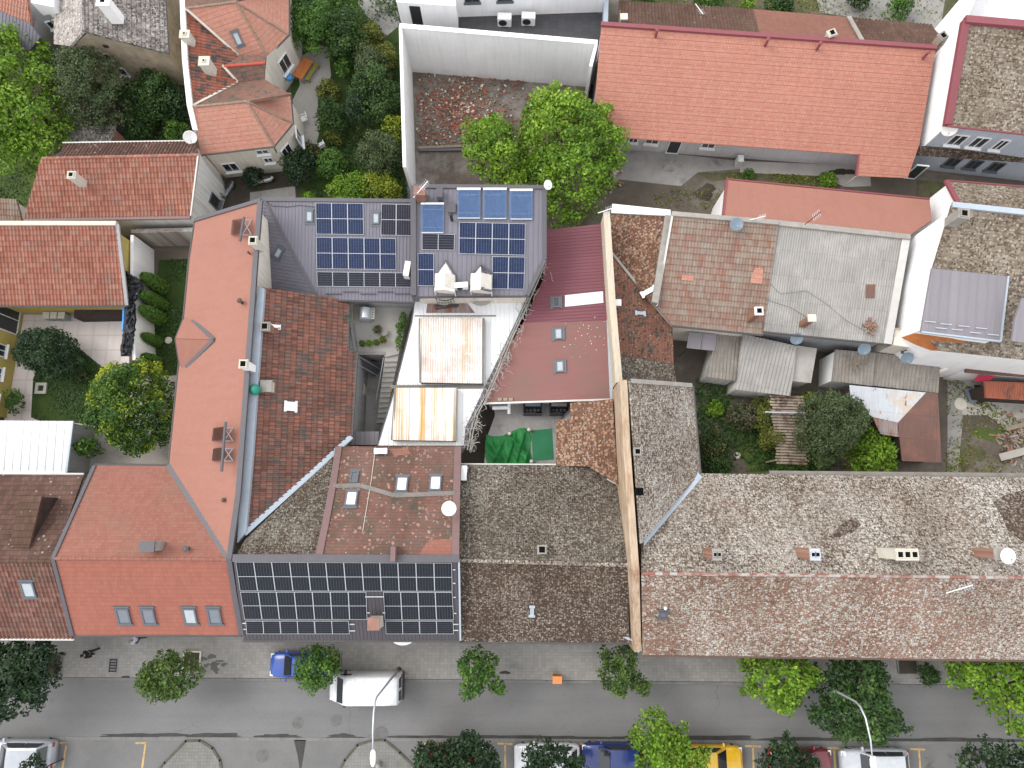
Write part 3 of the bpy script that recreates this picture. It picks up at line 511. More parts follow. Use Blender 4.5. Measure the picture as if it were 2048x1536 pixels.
def dish(px, z, r, nrm, label, mat='dish_white', group=None, foot=.5):
    c = P(px[0], px[1], z); nrm = Vector(nrm).normalized()
    t = thing('satellite_dish', c-Vector((0,0,foot)), label, 'satellite dish', group)
    mb = MB(); mb.lathe(c, [(.02,.0),(r*.5,r*.05),(r*.85,r*.15),(r,r*.22),(r*1.02,r*.2),(r*.85,r*.11),(r*.5,0.),(.03,-.03)], nrm, 24)
    obj('reflector', mb, M[mat], t, smooth=True)
    mb = MB(); mb.tube([c-nrm*.04, c-nrm*.15-Vector((0,0,.1)), c-nrm*.18-Vector((0,0,foot))], .03, 8); obj('mast', mb, M['steel'], t)
    q = nrm.cross(Vector((1,0,0))).normalized(); q = q if q.z < 0 else -q
    mb = MB(); tip = c+nrm*r*.9+q*r*.35; mb.tube([c+q*r*.98+nrm*r*.18, tip], .016, 6); mb.tube([tip, tip-nrm*.12], .04, 8)
    obj('feed_arm', mb, M['grey_plastic'], t); return t
def acunit(px, z, wd, dp, h, ang, label, group=None, mat='white_plastic', up=None):
    c = P(px[0], px[1], z+h); c.z = z; t = thing('air_conditioner', c, label, 'air conditioner', group)
    a = math.radians(ang); u = Vector((math.cos(a), math.sin(a), 0)); v = Vector((-u.y, u.x, 0)); ax = (u, v, Vector((0,0,1)))
    mb = MB(); mb.box(c+Vector((0,0,h/2+.06)), (wd, dp, h), 0, ax); obj('casing', mb, M[mat], t, bevel=.02)
    mb = MB(); f = c+Vector((0,0,h/2+.06))-v*(dp/2+.012); mb.lathe(f+u*(-wd*.12), [(h*.38,-.01),(h*.38,.012),(h*.3,.016),(.02,.016)], -v, 18); obj('fan_grille', mb, M['black_plastic'], t)
    mb = MB()
    for s in (-1, 1): mb.box(c+u*s*wd*.35+Vector((0,0,.03)), (.06, dp+.1, .06), 0, ax)
    obj('foot_rail', mb, M['grey_plastic'], t); return t
ORD = ['first', 'second', 'third', 'fourth', 'fifth', 'sixth', 'seventh', 'eighth', 'ninth', 'tenth', 'eleventh', 'twelfth']
def panels(pl, quad, nx, where, mat, land=False, group='solar panels', lift=.09):
    """one row of nx panels filling the pixel quad (tl, tr, br, bl) on the slope"""
    q = [pl.pt(x, y)+pl.n*lift for x, y in quad]; g = .012
    for i in range(nx):
        f = lambda s, t: (q[0]*(1-s)+q[1]*s)*(1-t)+(q[3]*(1-s)+q[2]*s)*t
        s0, s1 = i/nx, (i+1)/nx
        c4 = [f(s0, 0), f(s1, 0), f(s1, 1), f(s0, 1)]
        cen = sum(c4, Vector())/4; u = (c4[1]-c4[0]).normalized(); v = (c4[3]-c4[0]).normalized()
        c4 = [p+(cen-p).normalized()*.008 for p in c4]
        where_ = f"{ORD[i] if nx > 1 else 'only'} panel{' from the left' if nx > 1 else ''} in {where}"
        t = thing('solar_panel', cen-pl.n*lift, 'solar panel, '+where_, 'solar panel', group)
        inn = [p+(u*a+v*b)*.02 for p, (a, b) in zip(c4, ((1,1),(-1,1),(-1,-1),(1,-1)))]
        mb = MB()
        for k in range(4):
            j = (k+1) % 4; n = pl.n
            mb.prism([c4[k], inn[k], inn[j], c4[j]], [c4[k]-n*.04, inn[k]-n*.04, inn[j]-n*.04, c4[j]-n*.04])
        fr = obj('frame', mb, M['pv_frame'], t)
        mb = MB(); uv = [(0,0),(0,1),(1,1),(1,0)] if not land else [(0,0),(1,0),(1,1),(0,1)]
        cs = [p-pl.n*.006 for p in (inn[0], inn[3], inn[2], inn[1])]
        mb.prism(cs, [p-pl.n*.025 for p in cs], 0, uv if not land else [(0,0),(1,0),(1,1),(0,1)])
        obj('glass', mb, M[mat], t)
# ------------------------------------------------------------------ vegetation
KIND = dict(
 lime=((.05,.11,.008),(.12,.225,.012),(.29,.42,.04)), green=((.028,.072,.012),(.06,.135,.016),(.15,.25,.035)),
 dark=((.013,.036,.008),(.032,.074,.014),(.095,.165,.033)), deep=((.008,.023,.008),(.018,.044,.014),(.055,.10,.03)),
 grey=((.036,.056,.02),(.064,.092,.034),(.12,.15,.06)), olive=((.05,.06,.012),(.12,.14,.02),(.27,.28,.045)),
 yellow=((.06,.10,.01),(.18,.225,.014),(.42,.42,.03)), sun=((.014,.045,.006),(.042,.105,.01),(.32,.36,.016)),
 street=((.022,.05,.009),(.058,.108,.016),(.15,.22,.035)), brown=((.05,.05,.025),(.085,.085,.045),(.13,.13,.07)),
 rose=((.02,.045,.014),(.05,.085,.02),(.30,.18,.09)))
for k_, v_ in KIND.items(): leafmat(k_, *v_)
def poly_dist(px, py, poly):
    """inside mask and distance to the outline, numpy"""
    ins = np.zeros(px.shape, bool); dm = np.full(px.shape, 1e9); n = len(poly)
    for i in range(n):
        x0, y0 = poly[i-1]; x1, y1 = poly[i]
        c = ((y0 > py) != (y1 > py)) & (px < (x1-x0)*(py-y0)/((y1-y0) or 1e-9)+x0); ins ^= c
        t = np.clip(((px-x0)*(x1-x0)+(py-y0)*(y1-y0))/max(1e-9, (x1-x0)**2+(y1-y0)**2), 0, 1)
        dm = np.minimum(dm, np.hypot(px-x0-t*(x1-x0), py-y0-t*(y1-y0)))
    return ins, dm
def leaves(name, cen, out, size, tint, mat, parent=None, rs=None, kind=None, up=.35, longer=1.35):
    n = len(cen); nr = out*.7+rs.normal(0, .55, (n, 3)); nr[:, 2] += up
    nr /= np.linalg.norm(nr, axis=1)[:, None]+1e-9
    a = rs.normal(0, 1, (n, 3)); a -= nr*(a*nr).sum(1)[:, None]; a /= np.linalg.norm(a, axis=1)[:, None]+1e-9
    b = np.cross(nr, a); s = (size*rs.uniform(.65, 1.3, n))[:, None]*.5
    v = np.stack([cen-a*s*longer, cen+b*s*.8+nr*s*.15, cen+a*s*longer, cen-b*s*.8+nr*s*.15], 1).reshape(-1, 3)
    o0 = ORG.get(parent.name, Vector()) if parent else Vector(); v = v-np.array(o0)
    me = bpy.data.meshes.new(name); me.vertices.add(4*n); me.vertices.foreach_set('co', v.astype('f').ravel())
    me.loops.add(4*n); me.loops.foreach_set('vertex_index', np.arange(4*n, dtype='i'))
    me.polygons.add(n); me.polygons.foreach_set('loop_start', np.arange(0, 4*n, 4, dtype='i')); me.polygons.foreach_set('loop_total', np.full(n, 4, 'i'))
    me.update(); at = me.attributes.new('tint', 'FLOAT', 'FACE'); at.data.foreach_set('value', np.clip(tint, 0, 1).astype('f'))
    me.materials.append(mat); o = bpy.data.objects.new(name, me); C.objects.link(o)
    if parent: o.parent = parent; ORG[o.name] = o0
    if kind: o['kind'] = kind
    return o
SEED = [100]
def circ(x, y, r, n=12, ry=None):
    rr = random.Random(int(x*7+y)); return [(x+r*rr.uniform(.85, 1.12)*math.cos(2*math.pi*i/n), y+(ry or r)*rr.uniform(.85, 1.12)*math.sin(2*math.pi*i/n)) for i in range(n)]
def tree(label, outline, kind, zb, zt, name='tree', cat='tree', group=None, leaf=.22, dens=1., base=None, lobe=.17, patch=None, ragged=.35, up=.35, airy=True):
    """crown filling a plan outline given where it shows, between heights zb and zt"""
    leaf *= .74; SEED[0] += 1; rs = np.random.RandomState(SEED[0]); zm = zb*.45+zt*.55
    W = [P(x, y, zm).xy for x, y in outline]; px = np.array([p.x for p in W]); py = np.array([p.y for p in W])
    area = abs(sum(W[i-1].x*W[i].y-W[i].x*W[i-1].y for i in range(len(W))))/2; rl = max(.22, lobe*math.sqrt(area))
    n = int(area/(rl*rl)*1.9)+6
    qx = rs.uniform(px.min(), px.max(), n*14); qy = rs.uniform(py.min(), py.max(), n*14)
    ins, dm = poly_dist(qx, qy, [tuple(p) for p in W]); ok = ins & (dm > rl*.28*rs.uniform(.3, 1.3, len(qx))); qx, qy, dm = qx[ok], qy[ok], dm[ok]
    keep = []
    for i in range(len(qx)):                                  # lobes keep their distance, so the crown breaks into clumps
        if len(keep) >= n: break
        if all((qx[i]-qx[k])**2+(qy[i]-qy[k])**2 > (rl*.62)**2 for k in keep): keep.append(i)
    qx, qy, dm = qx[keep], qy[keep], dm[keep]
    mx = dm.max()+1e-6; dome = np.sqrt(np.clip(dm/mx, 0, 1)); n = len(qx)
    lz = zb+(zt-zb)*np.clip(.12+.8*dome*rs.uniform(.5, 1.05, n)+rs.normal(0, .07, n), .05, .95); lr = rl*rs.uniform(.55, 1.15, n)*np.clip(.5+dm/rl*.6, .5, 1)
    lt = rs.normal(0, .13, n)
    per = np.maximum(6, (lr*lr*4*math.pi*dens*1.15/(leaf*leaf)*.72)).astype(int)
    idx = np.repeat(np.arange(n), per); k = len(idx)
    d = rs.normal(0, 1, (k, 3)); d[:, 2] += .55; d /= np.linalg.norm(d, axis=1)[:, None]
    rad = lr[idx]*(1+rs.normal(0, ragged*.45, k)); cen = np.stack([qx[idx], qy[idx], lz[idx]], 1)+d*rad[:, None]*np.array([1, 1, .8])
    # sprigs stand out of the lobes; airy gaps where a slow noise is low
    gap = np.sin(cen[:, 0]*2.9+SEED[0])*np.sin(cen[:, 1]*3.1+SEED[0]*2)+.7*np.sin(cen[:, 0]*5.3+cen[:, 2]*3.7+1)*np.sin(cen[:, 1]*4.7+cen[:, 2]*2.9)
    ok = gap > rs.normal(-.95 if airy else -2.2, .25, k)
    cen, d, rad, idx = cen[ok], d[ok], rad[ok], idx[ok]; k = len(idx)
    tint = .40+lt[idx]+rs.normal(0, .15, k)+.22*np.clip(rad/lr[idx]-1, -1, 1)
    if patch:
        for (cx, cy, cr, amt) in patch:
            c = P(cx, cy, zm); dd = np.hypot(cen[:, 0]-c.x, cen[:, 1]-c.y)/(cr/29.); tint += amt*np.clip(1.2-dd, 0, 1)
    cx, cy = float(qx.mean()), float(qy.mean())
    b = P(base[0], base[1], 0) if base else Vector((cx, cy, 0))
    t = thing(name, b, label, cat, group)
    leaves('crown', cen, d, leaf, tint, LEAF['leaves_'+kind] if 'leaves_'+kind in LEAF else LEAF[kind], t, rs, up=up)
    mb = MB(); h = zb+(zt-zb)*.45; r0 = max(.03, .035*math.sqrt(area)*1.1); tp = Vector((cx, cy, h)); mid = b.lerp(tp, .5)+Vector((rs.normal(0,.06), rs.normal(0,.06), 0))
    mb.tube([b, b.lerp(mid, .15), mid, tp], [r0*1.4, r0, r0*.8, r0*.5], 8)
    for j in rs.choice(n, min(n, 7), replace=False):
        e = Vector((qx[j], qy[j], lz[j])); s = b.lerp(tp, rs.uniform(.45, .95)); mb.tube([s, s.lerp(e, .5)+Vector((0,0,.12)), e], [r0*.45, r0*.3, r0*.12], 6)
    obj('trunk', mb, M['bark'], t); return t
def patchleaf(name, polys, kind, n, size, z=(.02, .18), seed=5, up=.9):
    """ground cover nobody could count"""
    rs = np.random.RandomState(seed); cs = []
    for poly, fr in polys:
        W = [P(x, y, 0).xy for x, y in poly]; k = int(n*fr)
        x = rs.uniform(min(p.x for p in W), max(p.x for p in W), k*3); y = rs.uniform(min(p.y for p in W), max(p.y for p in W), k*3)
        i, _ = poly_dist(x, y, [tuple(p) for p in W]); x, y = x[i][:k], y[i][:k]
        nz = np.sin(x*1.7+seed)*np.sin(y*1.3+seed*2)+np.sin(x*.6+y*.8)
        m = rs.uniform(-1.2, 1.4, len(x)) < nz; cs.append(np.stack([x[m], y[m], rs.uniform(z[0], z[1], m.sum())], 1))
    c = np.concatenate(cs); o = np.tile([0, 0, .6], (len(c), 1)).astype(float)
    return leaves(name, c, o, size, .45+rs.normal(0, .22, len(c)), LEAF[kind], None, rs, 'stuff', up)
# ================================================================== SETTING
def sheet(name, poly, mat, z=.004, kind='structure', pl=None):
    mb = MB(); w_ = [P(x, y, z) for x, y in poly]
    if sum(w_[i-1].x*w_[i].y-w_[i].x*w_[i-1].y for i in range(len(w_))) < 0: w_ = w_[::-1]
    mb.face(w_); return struct(name, mb, M[mat], kind)
def slab(name, poly, mat, z, z0=0., side=None):
    w_ = [P(x, y, z) for x, y in poly]
    if sum(w_[i-1].x*w_[i].y-w_[i].x*w_[i-1].y for i in range(len(w_))) < 0: w_ = w_[::-1]
    mb = MB(); mb.prism(w_, [Vector((p.x, p.y, z0)) for p in w_]); return struct(name, mb, M[mat])
mb = MB(); mb.face([Vector((-400,-400,0)), Vector((400,-400,0)), Vector((400,400,0)), Vector((-400,400,0))]); struct('ground', mb, M['dirt'])
sheet('road', [(-700,1352),(1000,1357),(2750,1376),(2750,1490),(1000,1480),(-700,1474)], 'asphalt', .008)
sheet('parking_strip', [(-700,1473.5),(1000,1479.5),(2750,1489.5),(2750,1800),(-700,1800)], 'parking', .012)
slab('pavement', [(-700,1150),(2750,1160),(2750,1369),(2040,1371),(1500,1364),(1000,1359),(500,1356),(-700,1352)], 'paving', .13)
mb = MB(); kp = [P(x, y, .0) for x, y in [(-700,1354.5),(500,1358.5),(1000,1361.5),(1500,1366.5),(2040,1373.5),(2750,1372)]]
for a, b in zip(kp, kp[1:]):
    n_ = int((b-a).length); t_ = (b-a)/n_; u_ = t_.normalized(); v_ = Vector((-u_.y, u_.x, 0))
    for i in range(n_): mb.box(a+t_*(i+.5)+Vector((0,0,.065)), (t_.length-.015, .16, .15), 0, (u_, v_, Vector((0,0,1))))
struct('kerb', mb, M['kerb'])
mb = MB(); kp = [P(x, y, .0) for x, y in [(-700,1474),(500,1478),(1000,1480),(1500,1484),(2050,1487),(2750,1490)]]
for a, b in zip(kp, kp[1:]):
    n_ = int((b-a).length); t_ = (b-a)/n_; u_ = t_.normalized(); v_ = Vector((-u_.y, u_.x, 0))
    for i in range(n_): mb.box(a+t_*(i+.5)+Vector((0,0,.012)), (t_.length-.015, .2, .024), 0, (u_, v_, Vector((0,0,1))))
struct('flush_kerb', mb, M['kerb'])
def blob(name, cx, cy, rx, ry, mat, z, seed, n=26):
    r_ = random.Random(seed); ph = [r_.uniform(0, 6.3) for _ in range(4)]
    f = lambda a: 1+.22*math.sin(2*a+ph[0])+.16*math.sin(3*a+ph[1])+.1*math.sin(7*a+ph[2])+.07*math.sin(11*a+ph[3])
    return sheet(name, [(cx+rx*f(2*math.pi*i/n)*math.cos(2*math.pi*i/n), cy+ry*f(2*math.pi*i/n)*math.sin(2*math.pi*i/n)) for i in range(n)], mat, z)
for i, (cx, rx) in enumerate(((430,60),(560,35),(690,30),(905,90),(1080,120),(1260,60),(1420,110),(1600,70),(1900,120),(280,70))):
    blob('gutter_dirt', cx, 1470+cx*.0055, rx*1.15, 5.5, 'gutter_dirt', .0145+i*.0006, i, 60)
sheet('gutter_dirt', [(588,1480),(612,1480),(604,1530),(600,1545),(596,1515)], 'gutter_dirt', .024)
# traffic islands with block paving and stone edges
for pts in ([(372,1482),(400,1481),(425,1496),(440,1520),(446,1560),(300,1560),(330,1525)], [(745,1480),(770,1480),(800,1505),(840,1545),(860,1570),(665,1570),(690,1520),(715,1490)]):
    slab('island_paving', pts, 'island', .05)
    mb = MB(); w_ = [P(x, y, .02) for x, y in pts]
    for i in range(len(w_)):
        a, b = w_[i-1], w_[i]; u_ = (b-a).normalized(); v_ = Vector((-u_.y, u_.x, 0)); mb.box((a+b)/2, ((b-a).length+.1, .14, .12), 0, (u_, v_, Vector((0,0,1))))
    struct('island_kerb', mb, M['old_kerb'])
mb = MB()
for a, b in (((133,1487),(121,1560)),((291,1487),(281,1560)),((112,1486),(136,1486)),((270,1486),(293,1486)),((848,1487),(872,1487)),((1010,1488),(1011,1560)),((995,1487),(1025,1488)),((1160,1488),(1190,1489)),((1506,1493),(1508,1560)),((1490,1492),(1522,1493)),((1668,1497),(1672,1560)),((1655,1496),(1682,1497)),((1838,1500),(1842,1560)),((1820,1498),(1850,1499))):
    a, b = P(*a, .02), P(*b, .02); u_ = (b-a).normalized(); v_ = Vector((-u_.y, u_.x, 0))*.06; mb.face([a-v_, b-v_, b+v_, a+v_])
struct('parking_markings', mb, M['line'])
# gardens and yards
sheet('lawn', [(-200,230),(125,250),(80,330),(40,450),(-200,450)], 'grass_bright', .006)
sheet('garden_soil', [(85,60),(365,60),(392,300),(110,320)], 'dark_dirt', .007)
sheet('lawn', [(575,-120),(805,-120),(822,420),(590,420),(585,300)], 'grass', .005)
sheet('lawn', [(650,60),(700,100),(735,250),(800,300),(815,410),(600,415),(640,330),(720,250),(690,180)], 'grass', .009)
sheet('garden_patio', [(590,118),(655,85),(662,150),(655,180),(635,190),(640,260),(632,290),(598,285),(585,200),(600,170)], 'concrete_pale', .013)
sheet('garden_path', [(690,-30),(790,-30),(800,50),(770,75),(740,40)], 'concrete', .014)
sheet('courtyard_soil', [(430,350),(600,335),(600,420),(430,420)], 'dark_dirt', .016)
sheet('courtyard_slab', [(500,385),(590,372),(592,410),(500,410)], 'concrete', .02)
sheet('patio', [(40,600),(262,598),(258,732),(205,737),(185,718),(150,690),(40,690)], 'patio', .010)
sheet('garden_path', [(14,700),(72,742),(66,760),(62,835),(80,842),(8,846)], 'patio', .008)
sheet('lawn', [(72,742),(150,690),(205,735),(260,740),(230,850),(80,842),(62,832),(66,760)], 'grass', .011)
sheet('lawn', [(318,520),(385,518),(400,740),(300,760),(296,690)], 'grass', .012)
sheet('terrace_paving', [(140,800),(360,740),(380,960),(150,960)], 'concrete_pale', .005)
sheet('rubble_lot', [(815,135),(1185,165),(1190,420),(810,420)], 'rubble_ground', .006)
sheet('courtyard_dirt', [(1185,270),(1880,300),(1890,470),(1090,520),(1180,430)], 'dirt', .008)
sheet('concrete_apron', [(1235,295),(1478,322),(1480,338),(1395,345),(1362,372),(1340,370),(1232,358),(1225,330)], 'concrete', .014)
sheet('concrete_apron', [(1480,322),(1740,332),(1742,372),(1690,374),(1640,352),(1480,345)], 'concrete_pale', .013)
sheet('weed_strip', [(1395,345),(1480,345),(1640,353),(1680,372),(1600,380),(1460,360),(1420,362)], 'scrub', .017)
sheet('small_lawn', [(1835,360),(1905,365),(1905,410),(1830,410)], 'scrub', .016)
sheet('garden_soil', [(1345,640),(1910,700),(1895,960),(1380,960)], 'dirt', .007)
sheet('garden_lawn', [(1400,800),(1450,790),(1560,900),(1560,945),(1440,945)], 'grass_bright', .010)
sheet('garden_path', [(1392,765),(1412,765),(1425,815),(1475,900),(1500,945),(1465,945),(1440,880),(1410,830)], 'dirt', .013)
sheet('yard_ground', [(1885,735),(2100,735),(2100,970),(1885,970)], 'dirt', .009); blob('yard_grass', 1985, 868, 32, 16, 'grass_bright', .0135, 3, 40); blob('yard_grass', 1940, 915, 26, 24, 'scrub', .0125, 9, 40)
sheet('yard_path', [(1895,750),(1925,740),(1925,850),(1915,950),(1895,950)], 'concrete', .015)
sheet('yard_concrete', [(1925,745),(2100,775),(2100,860),(2020,865),(1975,830),(1925,830)], 'concrete_pale', .014)
sheet('back_yard', [(1240,-120),(2100,-120),(2100,60),(1900,100),(1240,40)], 'scrub', .007)
sheet('back_yard_concrete', [(1620,-60),(1900,-60),(1880,60),(1640,25)], 'concrete', .011)
blob('puddle_stain', 1690, 344, 30, 7, 'dark_dirt', .02, 4); blob('damp_soil', 1410, 385, 22, 14, 'dark_dirt', .021, 5)
[blob('pavement_stain', 408+rr_.gauss(22,17), 1331+rr_.gauss(0,9), rr_.uniform(3,9), rr_.uniform(2,6), 'damp_stain', .1335+q_*.0003, q_, 20) for rr_ in [random.Random(3)] for q_ in range(12)]; blob('pavement_stain', 1010, 1345, 9, 4, 'gutter_dirt', .134, 8); blob('pavement_stain', 250, 1355, 8, 4, 'gutter_dirt', .135, 9)
# ================================================================== BUILDINGS
def house(name, base, label, cat='house', group=None): return thing(name, P(*base, 0), label, cat, group)
def ringof(*a): return [pl.pt(x, y) if not isinstance(pl, (int, float)) else P(x, y, pl) for pl, x, y in a]
# ---- salmon L-shaped corner house on the street
h = house('town_house', (300,1100), 'salmon tiled L-shaped town house with a long rear wing beside the street')
pS = Plane((107,1117,8.5),(457,1119,8.5),(147,1270,5.5)); pN = Plane((107,1117,8.5),(457,1119,8.5),(190,930,5.5)); pW = Plane((337,932,5.5),(390,445,5.5),(457,1118,8.5))
roof(h, pS, [(107,1117),(457,1119),(484,1270),(147,1271)], M['salmon'], 'step')
rN = roof(h, pN, [(190,930),(337,932),(457,1118),(107,1117)], M['salmon_old'], 'step')
rW = roof(h, pW, [(337,932),(357,735),(378,520),(390,442),(522,402),(514,500),(497,735),(478,990),(457,1118)], M['salmon_smooth'], 'step')
zd = pW.pt(427,680); pD1 = Plane((352,678,pW.pt(352,678).z+1.5),(427,680,zd.z),(366,640,pW.pt(366,640).z+.25)); pD2 = Plane((352,678,pW.pt(352,678).z+1.5),(427,680,zd.z),(360,729,pW.pt(360,729).z+.25))
d1 = roof(h, pD1, [(352,678),(428,680),(386,639),(366,640)], M['salmon_smooth'], None, name='dormer_roof', lift=.05); d2 = roof(h, pD2, [(352,678),(428,680),(373,736),(360,729)], M['salmon_smooth'], None, name='dormer_roof', lift=.05)
strip(h, [pD1.pt(386,639)+Vector((0,0,.1)), pD1.pt(429,680)+Vector((0,0,.12)), pD2.pt(373,736)+Vector((0,0,.1))], .22, .05, M['flash_dark'])
gutter(h, [pD1.pt(366,639), pD1.pt(351,678), pD2.pt(359,730)])
fw = walls(h, ringof((pS,147,1270),(pS,484,1269),(pW,457,1118),(pW,497,735),(pW,522,404),(pW,390,444),(pW,357,735),(pW,337,932),(pN,190,932),(pN,107,1117)), M['cream_wall'], .3, .4)
facade(h, fw[0], fw[1], 6, 2.4, door=4)
strip(h, [pN.pt(336,930)+Vector((0,0,.03)), pN.pt(457,1117)+Vector((0,0,.03))], .3, .04, M['flash_dark'], 'valley_flashing')
strip(h, [pS.pt(146,1271), pS.pt(107,1117), pN.pt(190,931)], .22, .1, M['flash_dark'], 'verge_flashing', .05)
strip(h, [pW.pt(521,402), pW.pt(513,500), pW.pt(496,735), pW.pt(477,990), pW.pt(459,1118), pS.pt(470,1190), pS.pt(484,1270)], .3, .12, M['flash_dark'], 'verge_flashing', .1)
strip(h, [pW.pt(389,441), pW.pt(522,401)], .25, .12, M['flash_dark'], 'verge_flashing', .1)
ridge(h, [pS.pt(108,1117), pS.pt(456,1119)], M['salmon_old'], .1)
for a in ([pW.pt(337,932), pW.pt(357,735)], [pW.pt(357,735), pW.pt(378,520), pW.pt(389,444)], [pN.pt(190,929), pN.pt(337,930)], [pS.pt(147,1272), pS.pt(484,1271)]): gutter(h, a)
for x, y, pn in ((248,1231,'shutter'),(298,1231,'shutter'),(381,1231,'pane_sky'),(430,1231,'shutter')): skylight(h, pS, (x, y), .78, 1.15, pn)
chimney(rN, (294,1093), 9.3, 1.6, .75, .5, M['chim_grey'], M['flash_dark'], 0, 0, .05)
vent(rN, pN.pt(377,1097), .4, .11, M['flash_dark']); vent(rW, pW.pt(485,606), .5, .1); vent(rW, pW.pt(500,508), .3, .05); vent(rW, pW.pt(449,1000), .15, .08, M['rust_iron'])
chimney(rW, (506,481), 9.6, 1.4, .42, .42, M['chim_cream'], M['chim_cream'], 1); chimney(rW, (487,728), 9.6, 1.4, .42, .42, M['white_wall'], M['chim_cream'], 1)
# ---- dark brown house at the left end of the street
h = house('town_house', (40,1110), 'dark brown tiled town house at the left end of the street')
qS = Plane((0,1122,8.2),(105,1122,8.2),(147,1278,5.2)); qN = Plane((0,1122,8.2),(105,1122,8.2),(168,949,5.2))
roof(h, qS, [(-200,1122),(105,1122),(146,1278),(-200,1276)], M['dull_pan'], 'pan')
roof(h, qN, [(-200,947),(168,949),(105,1122),(-200,1122)], M['darkbrown'], 'step')
fw = walls(h, ringof((qS,-200,1276),(qS,146,1278),(qS,105,1122),(qN,168,949),(qN,-200,947)), M['grey_wall'], .3, .4)
facade(h, fw[0], fw[1], 6, 2.3)
zt = qN.pt(57,1096); pq = Plane((40,991,qN.pt(40,991).z+1.7),(84,991,qN.pt(84,991).z+1.7),(57,1097,zt.z+.1))
roof(h, pq, [(38,991),(84,991),(58,1097),(20,1094)], M['brownred'], 'step', name='dormer_roof')
mb = MB(); a_, b_, c_ = pq.pt(83,993), pq.pt(57,1095), qN.pt(100,1000)
tp = [pq.pt(x, y)-Vector((0,0,.1)) for x, y in ((40,994),(82,994),(57,1093),(22,1090))]; mb.prism(tp[::-1], [Vector((p.x, p.y, qN.z(p.x, p.y)-.1)) for p in tp][::-1]); obj('dormer_wall', mb, M['dark_wall'], h)
skylight(h, qS, (58,1178), .78, 1.1, 'pane_sky'); ridge(h, [qS.pt(-150,1122), qS.pt(105,1122)], M['brownred'], .12)
gutter(h, [qS.pt(-200,1278), qS.pt(148,1279)], M['gutter_white']); gutter(h, [qN.pt(-200,946), qN.pt(168,948)], M['gutter_white'])
# ---- low shed with white seamed metal
h = house('garden_shed', (60,900), 'low shed with a white seamed metal roof', 'shed')
pl = Plane((0,841,2.9),(145,843,2.9),(133,944,2.6)); roof(h, pl, [(-150,840),(146,842),(133,945),(-150,943)], M['white_seam'], 'seam'); walls(h, ringof((pl,-150,840),(pl,146,842),(pl,133,945),(pl,-150,943)), M['grey_wall'], .12, .2)
strip(h, [pl.pt(-150,944), pl.pt(133,946)], .2, .06, M['white_plastic'], 'gutter', .06); strip(h, [pl.pt(146,842), pl.pt(133,945)], .14, .07, M['flash'], 'verge_flashing')
# ---- street house with the black solar roof and its mossy rear
h = house('town_house', (700,1150), 'town house with a black solar roof to the street and mossy red tiles behind')
sS = Plane((470,1118,8.6),(916,1118,8.6),(487,1280,5.4)); sN = Plane((640,1114,8.6),(916,1116,8.6),(700,893,5.5))
roof(h, sS, [(466,1117),(917,1117),(921,1281),(487,1281)], M['black_metal'], 'rib2')
rM = roof(h, sN, [(682,893),(917,893),(917,1116),(638,1114),(668,975)], M['mossred'], 'step')
rG = roof(h, sN, [(488,1078),(674,903),(640,1114),(468,1114)], M['lich_north'], 'step', lift=-.12)
fw = walls(h, ringof((sS,470,1117),(sS,487,1280),(sS,921,1280),(sN,917,1116),(sN,917,895),(sN,682,895),(sN,488,1080)), M['cream_wall'], .25, .5)
facade(h, fw[1], fw[2], 7, 2.4, door=5)
strip(h, [sS.pt(466,1116)+Vector((0,0,.03)), sS.pt(919,1117)+Vector((0,0,.03))], .42, .06, M['flash_dark'], 'ridge_flashing')
strip(h, [sN.pt(678,893), sN.pt(668,960), sN.pt(654,1035), sN.pt(638,1113)], .4, .1, M['flash_brown'], 'verge_flashing'); strip(h, [sN.pt(916,893), sN.pt(913,1000), sN.pt(911,1115)], .42, .1, M['flash_brown'], 'verge_flashing')
strip(h, [sN.pt(667,972), sN.pt(722,971), sN.pt(790,991), sN.pt(911,986)], .26, .12, M['board'], 'snow_board')
strip(h, [sS.pt(918,1120), sS.pt(921,1281)], .1, .08, M['flash'], 'verge_flashing')
roof(h, sN, [(858,1080),(906,1078),(906,1112),(838,1112),(846,1096)], M['salmon_old'], 'step', .02, .012, name='new_tile_patch'); roof(h, sN, [(775,898),(815,897),(822,908),(790,912)], M['salmon_old'], 'step', .02, .012, name='new_tile_patch')
for x, y, wd, pn in ((709,955,.5,'frame_grey'),(804,969,.72,'pane_white'),(871,967,.72,'pane_white'),(703,998,.72,'pane_white')): skylight(h, sN, (x, y), wd, 1.0 if wd > .6 else .8, pn, 'frame_grey')
chimney(rM, (786,1108), 9.15, 1.2, .28, .8, M['flash_brown'], M['flash_brown'], 0, 0, 0); chimney(rM, (747,1248), 7.6, 1.6, .62, .62, M['chim_cream'], M['terracotta'], 0, 0, .04, name='capped_chimney')
gutter(h, [sS.pt(487,1282), sS.pt(921,1282)])
mb = MB(); mb.tube([sN.pt(752,895)+Vector((0,0,.15)), sN.pt(743,960)+Vector((0,0,.06)), sN.pt(726,1062)+Vector((0,0,.06))], .02, 6); obj('cable', mb, M['chim_cream'], h)
q = [(472,1122),(904,1124),(905,1181),(481,1180)]
panels(sS, q, 12, 'the top row of the street roof', 'pv_black')
panels(sS, [(481.5,1182),(733,1182),(735,1237.5),(490,1237)], 7, 'street roof middle row, left of chimney', 'pv_black')
panels(sS, [(767,1182),(905,1182.5),(908,1238),(770,1238)], 4, 'street roof middle row, right of chimney', 'pv_black')
panels(sS, [(492,1240),(698,1240),(700,1266),(494,1266)], 3, 'street roof bottom row, left of chimney', 'pv_black', True)
panels(sS, [(771,1240),(907,1240),(908,1266),(772,1266)], 2, 'street roof bottom row, right of chimney', 'pv_black', True)
mb = MB()
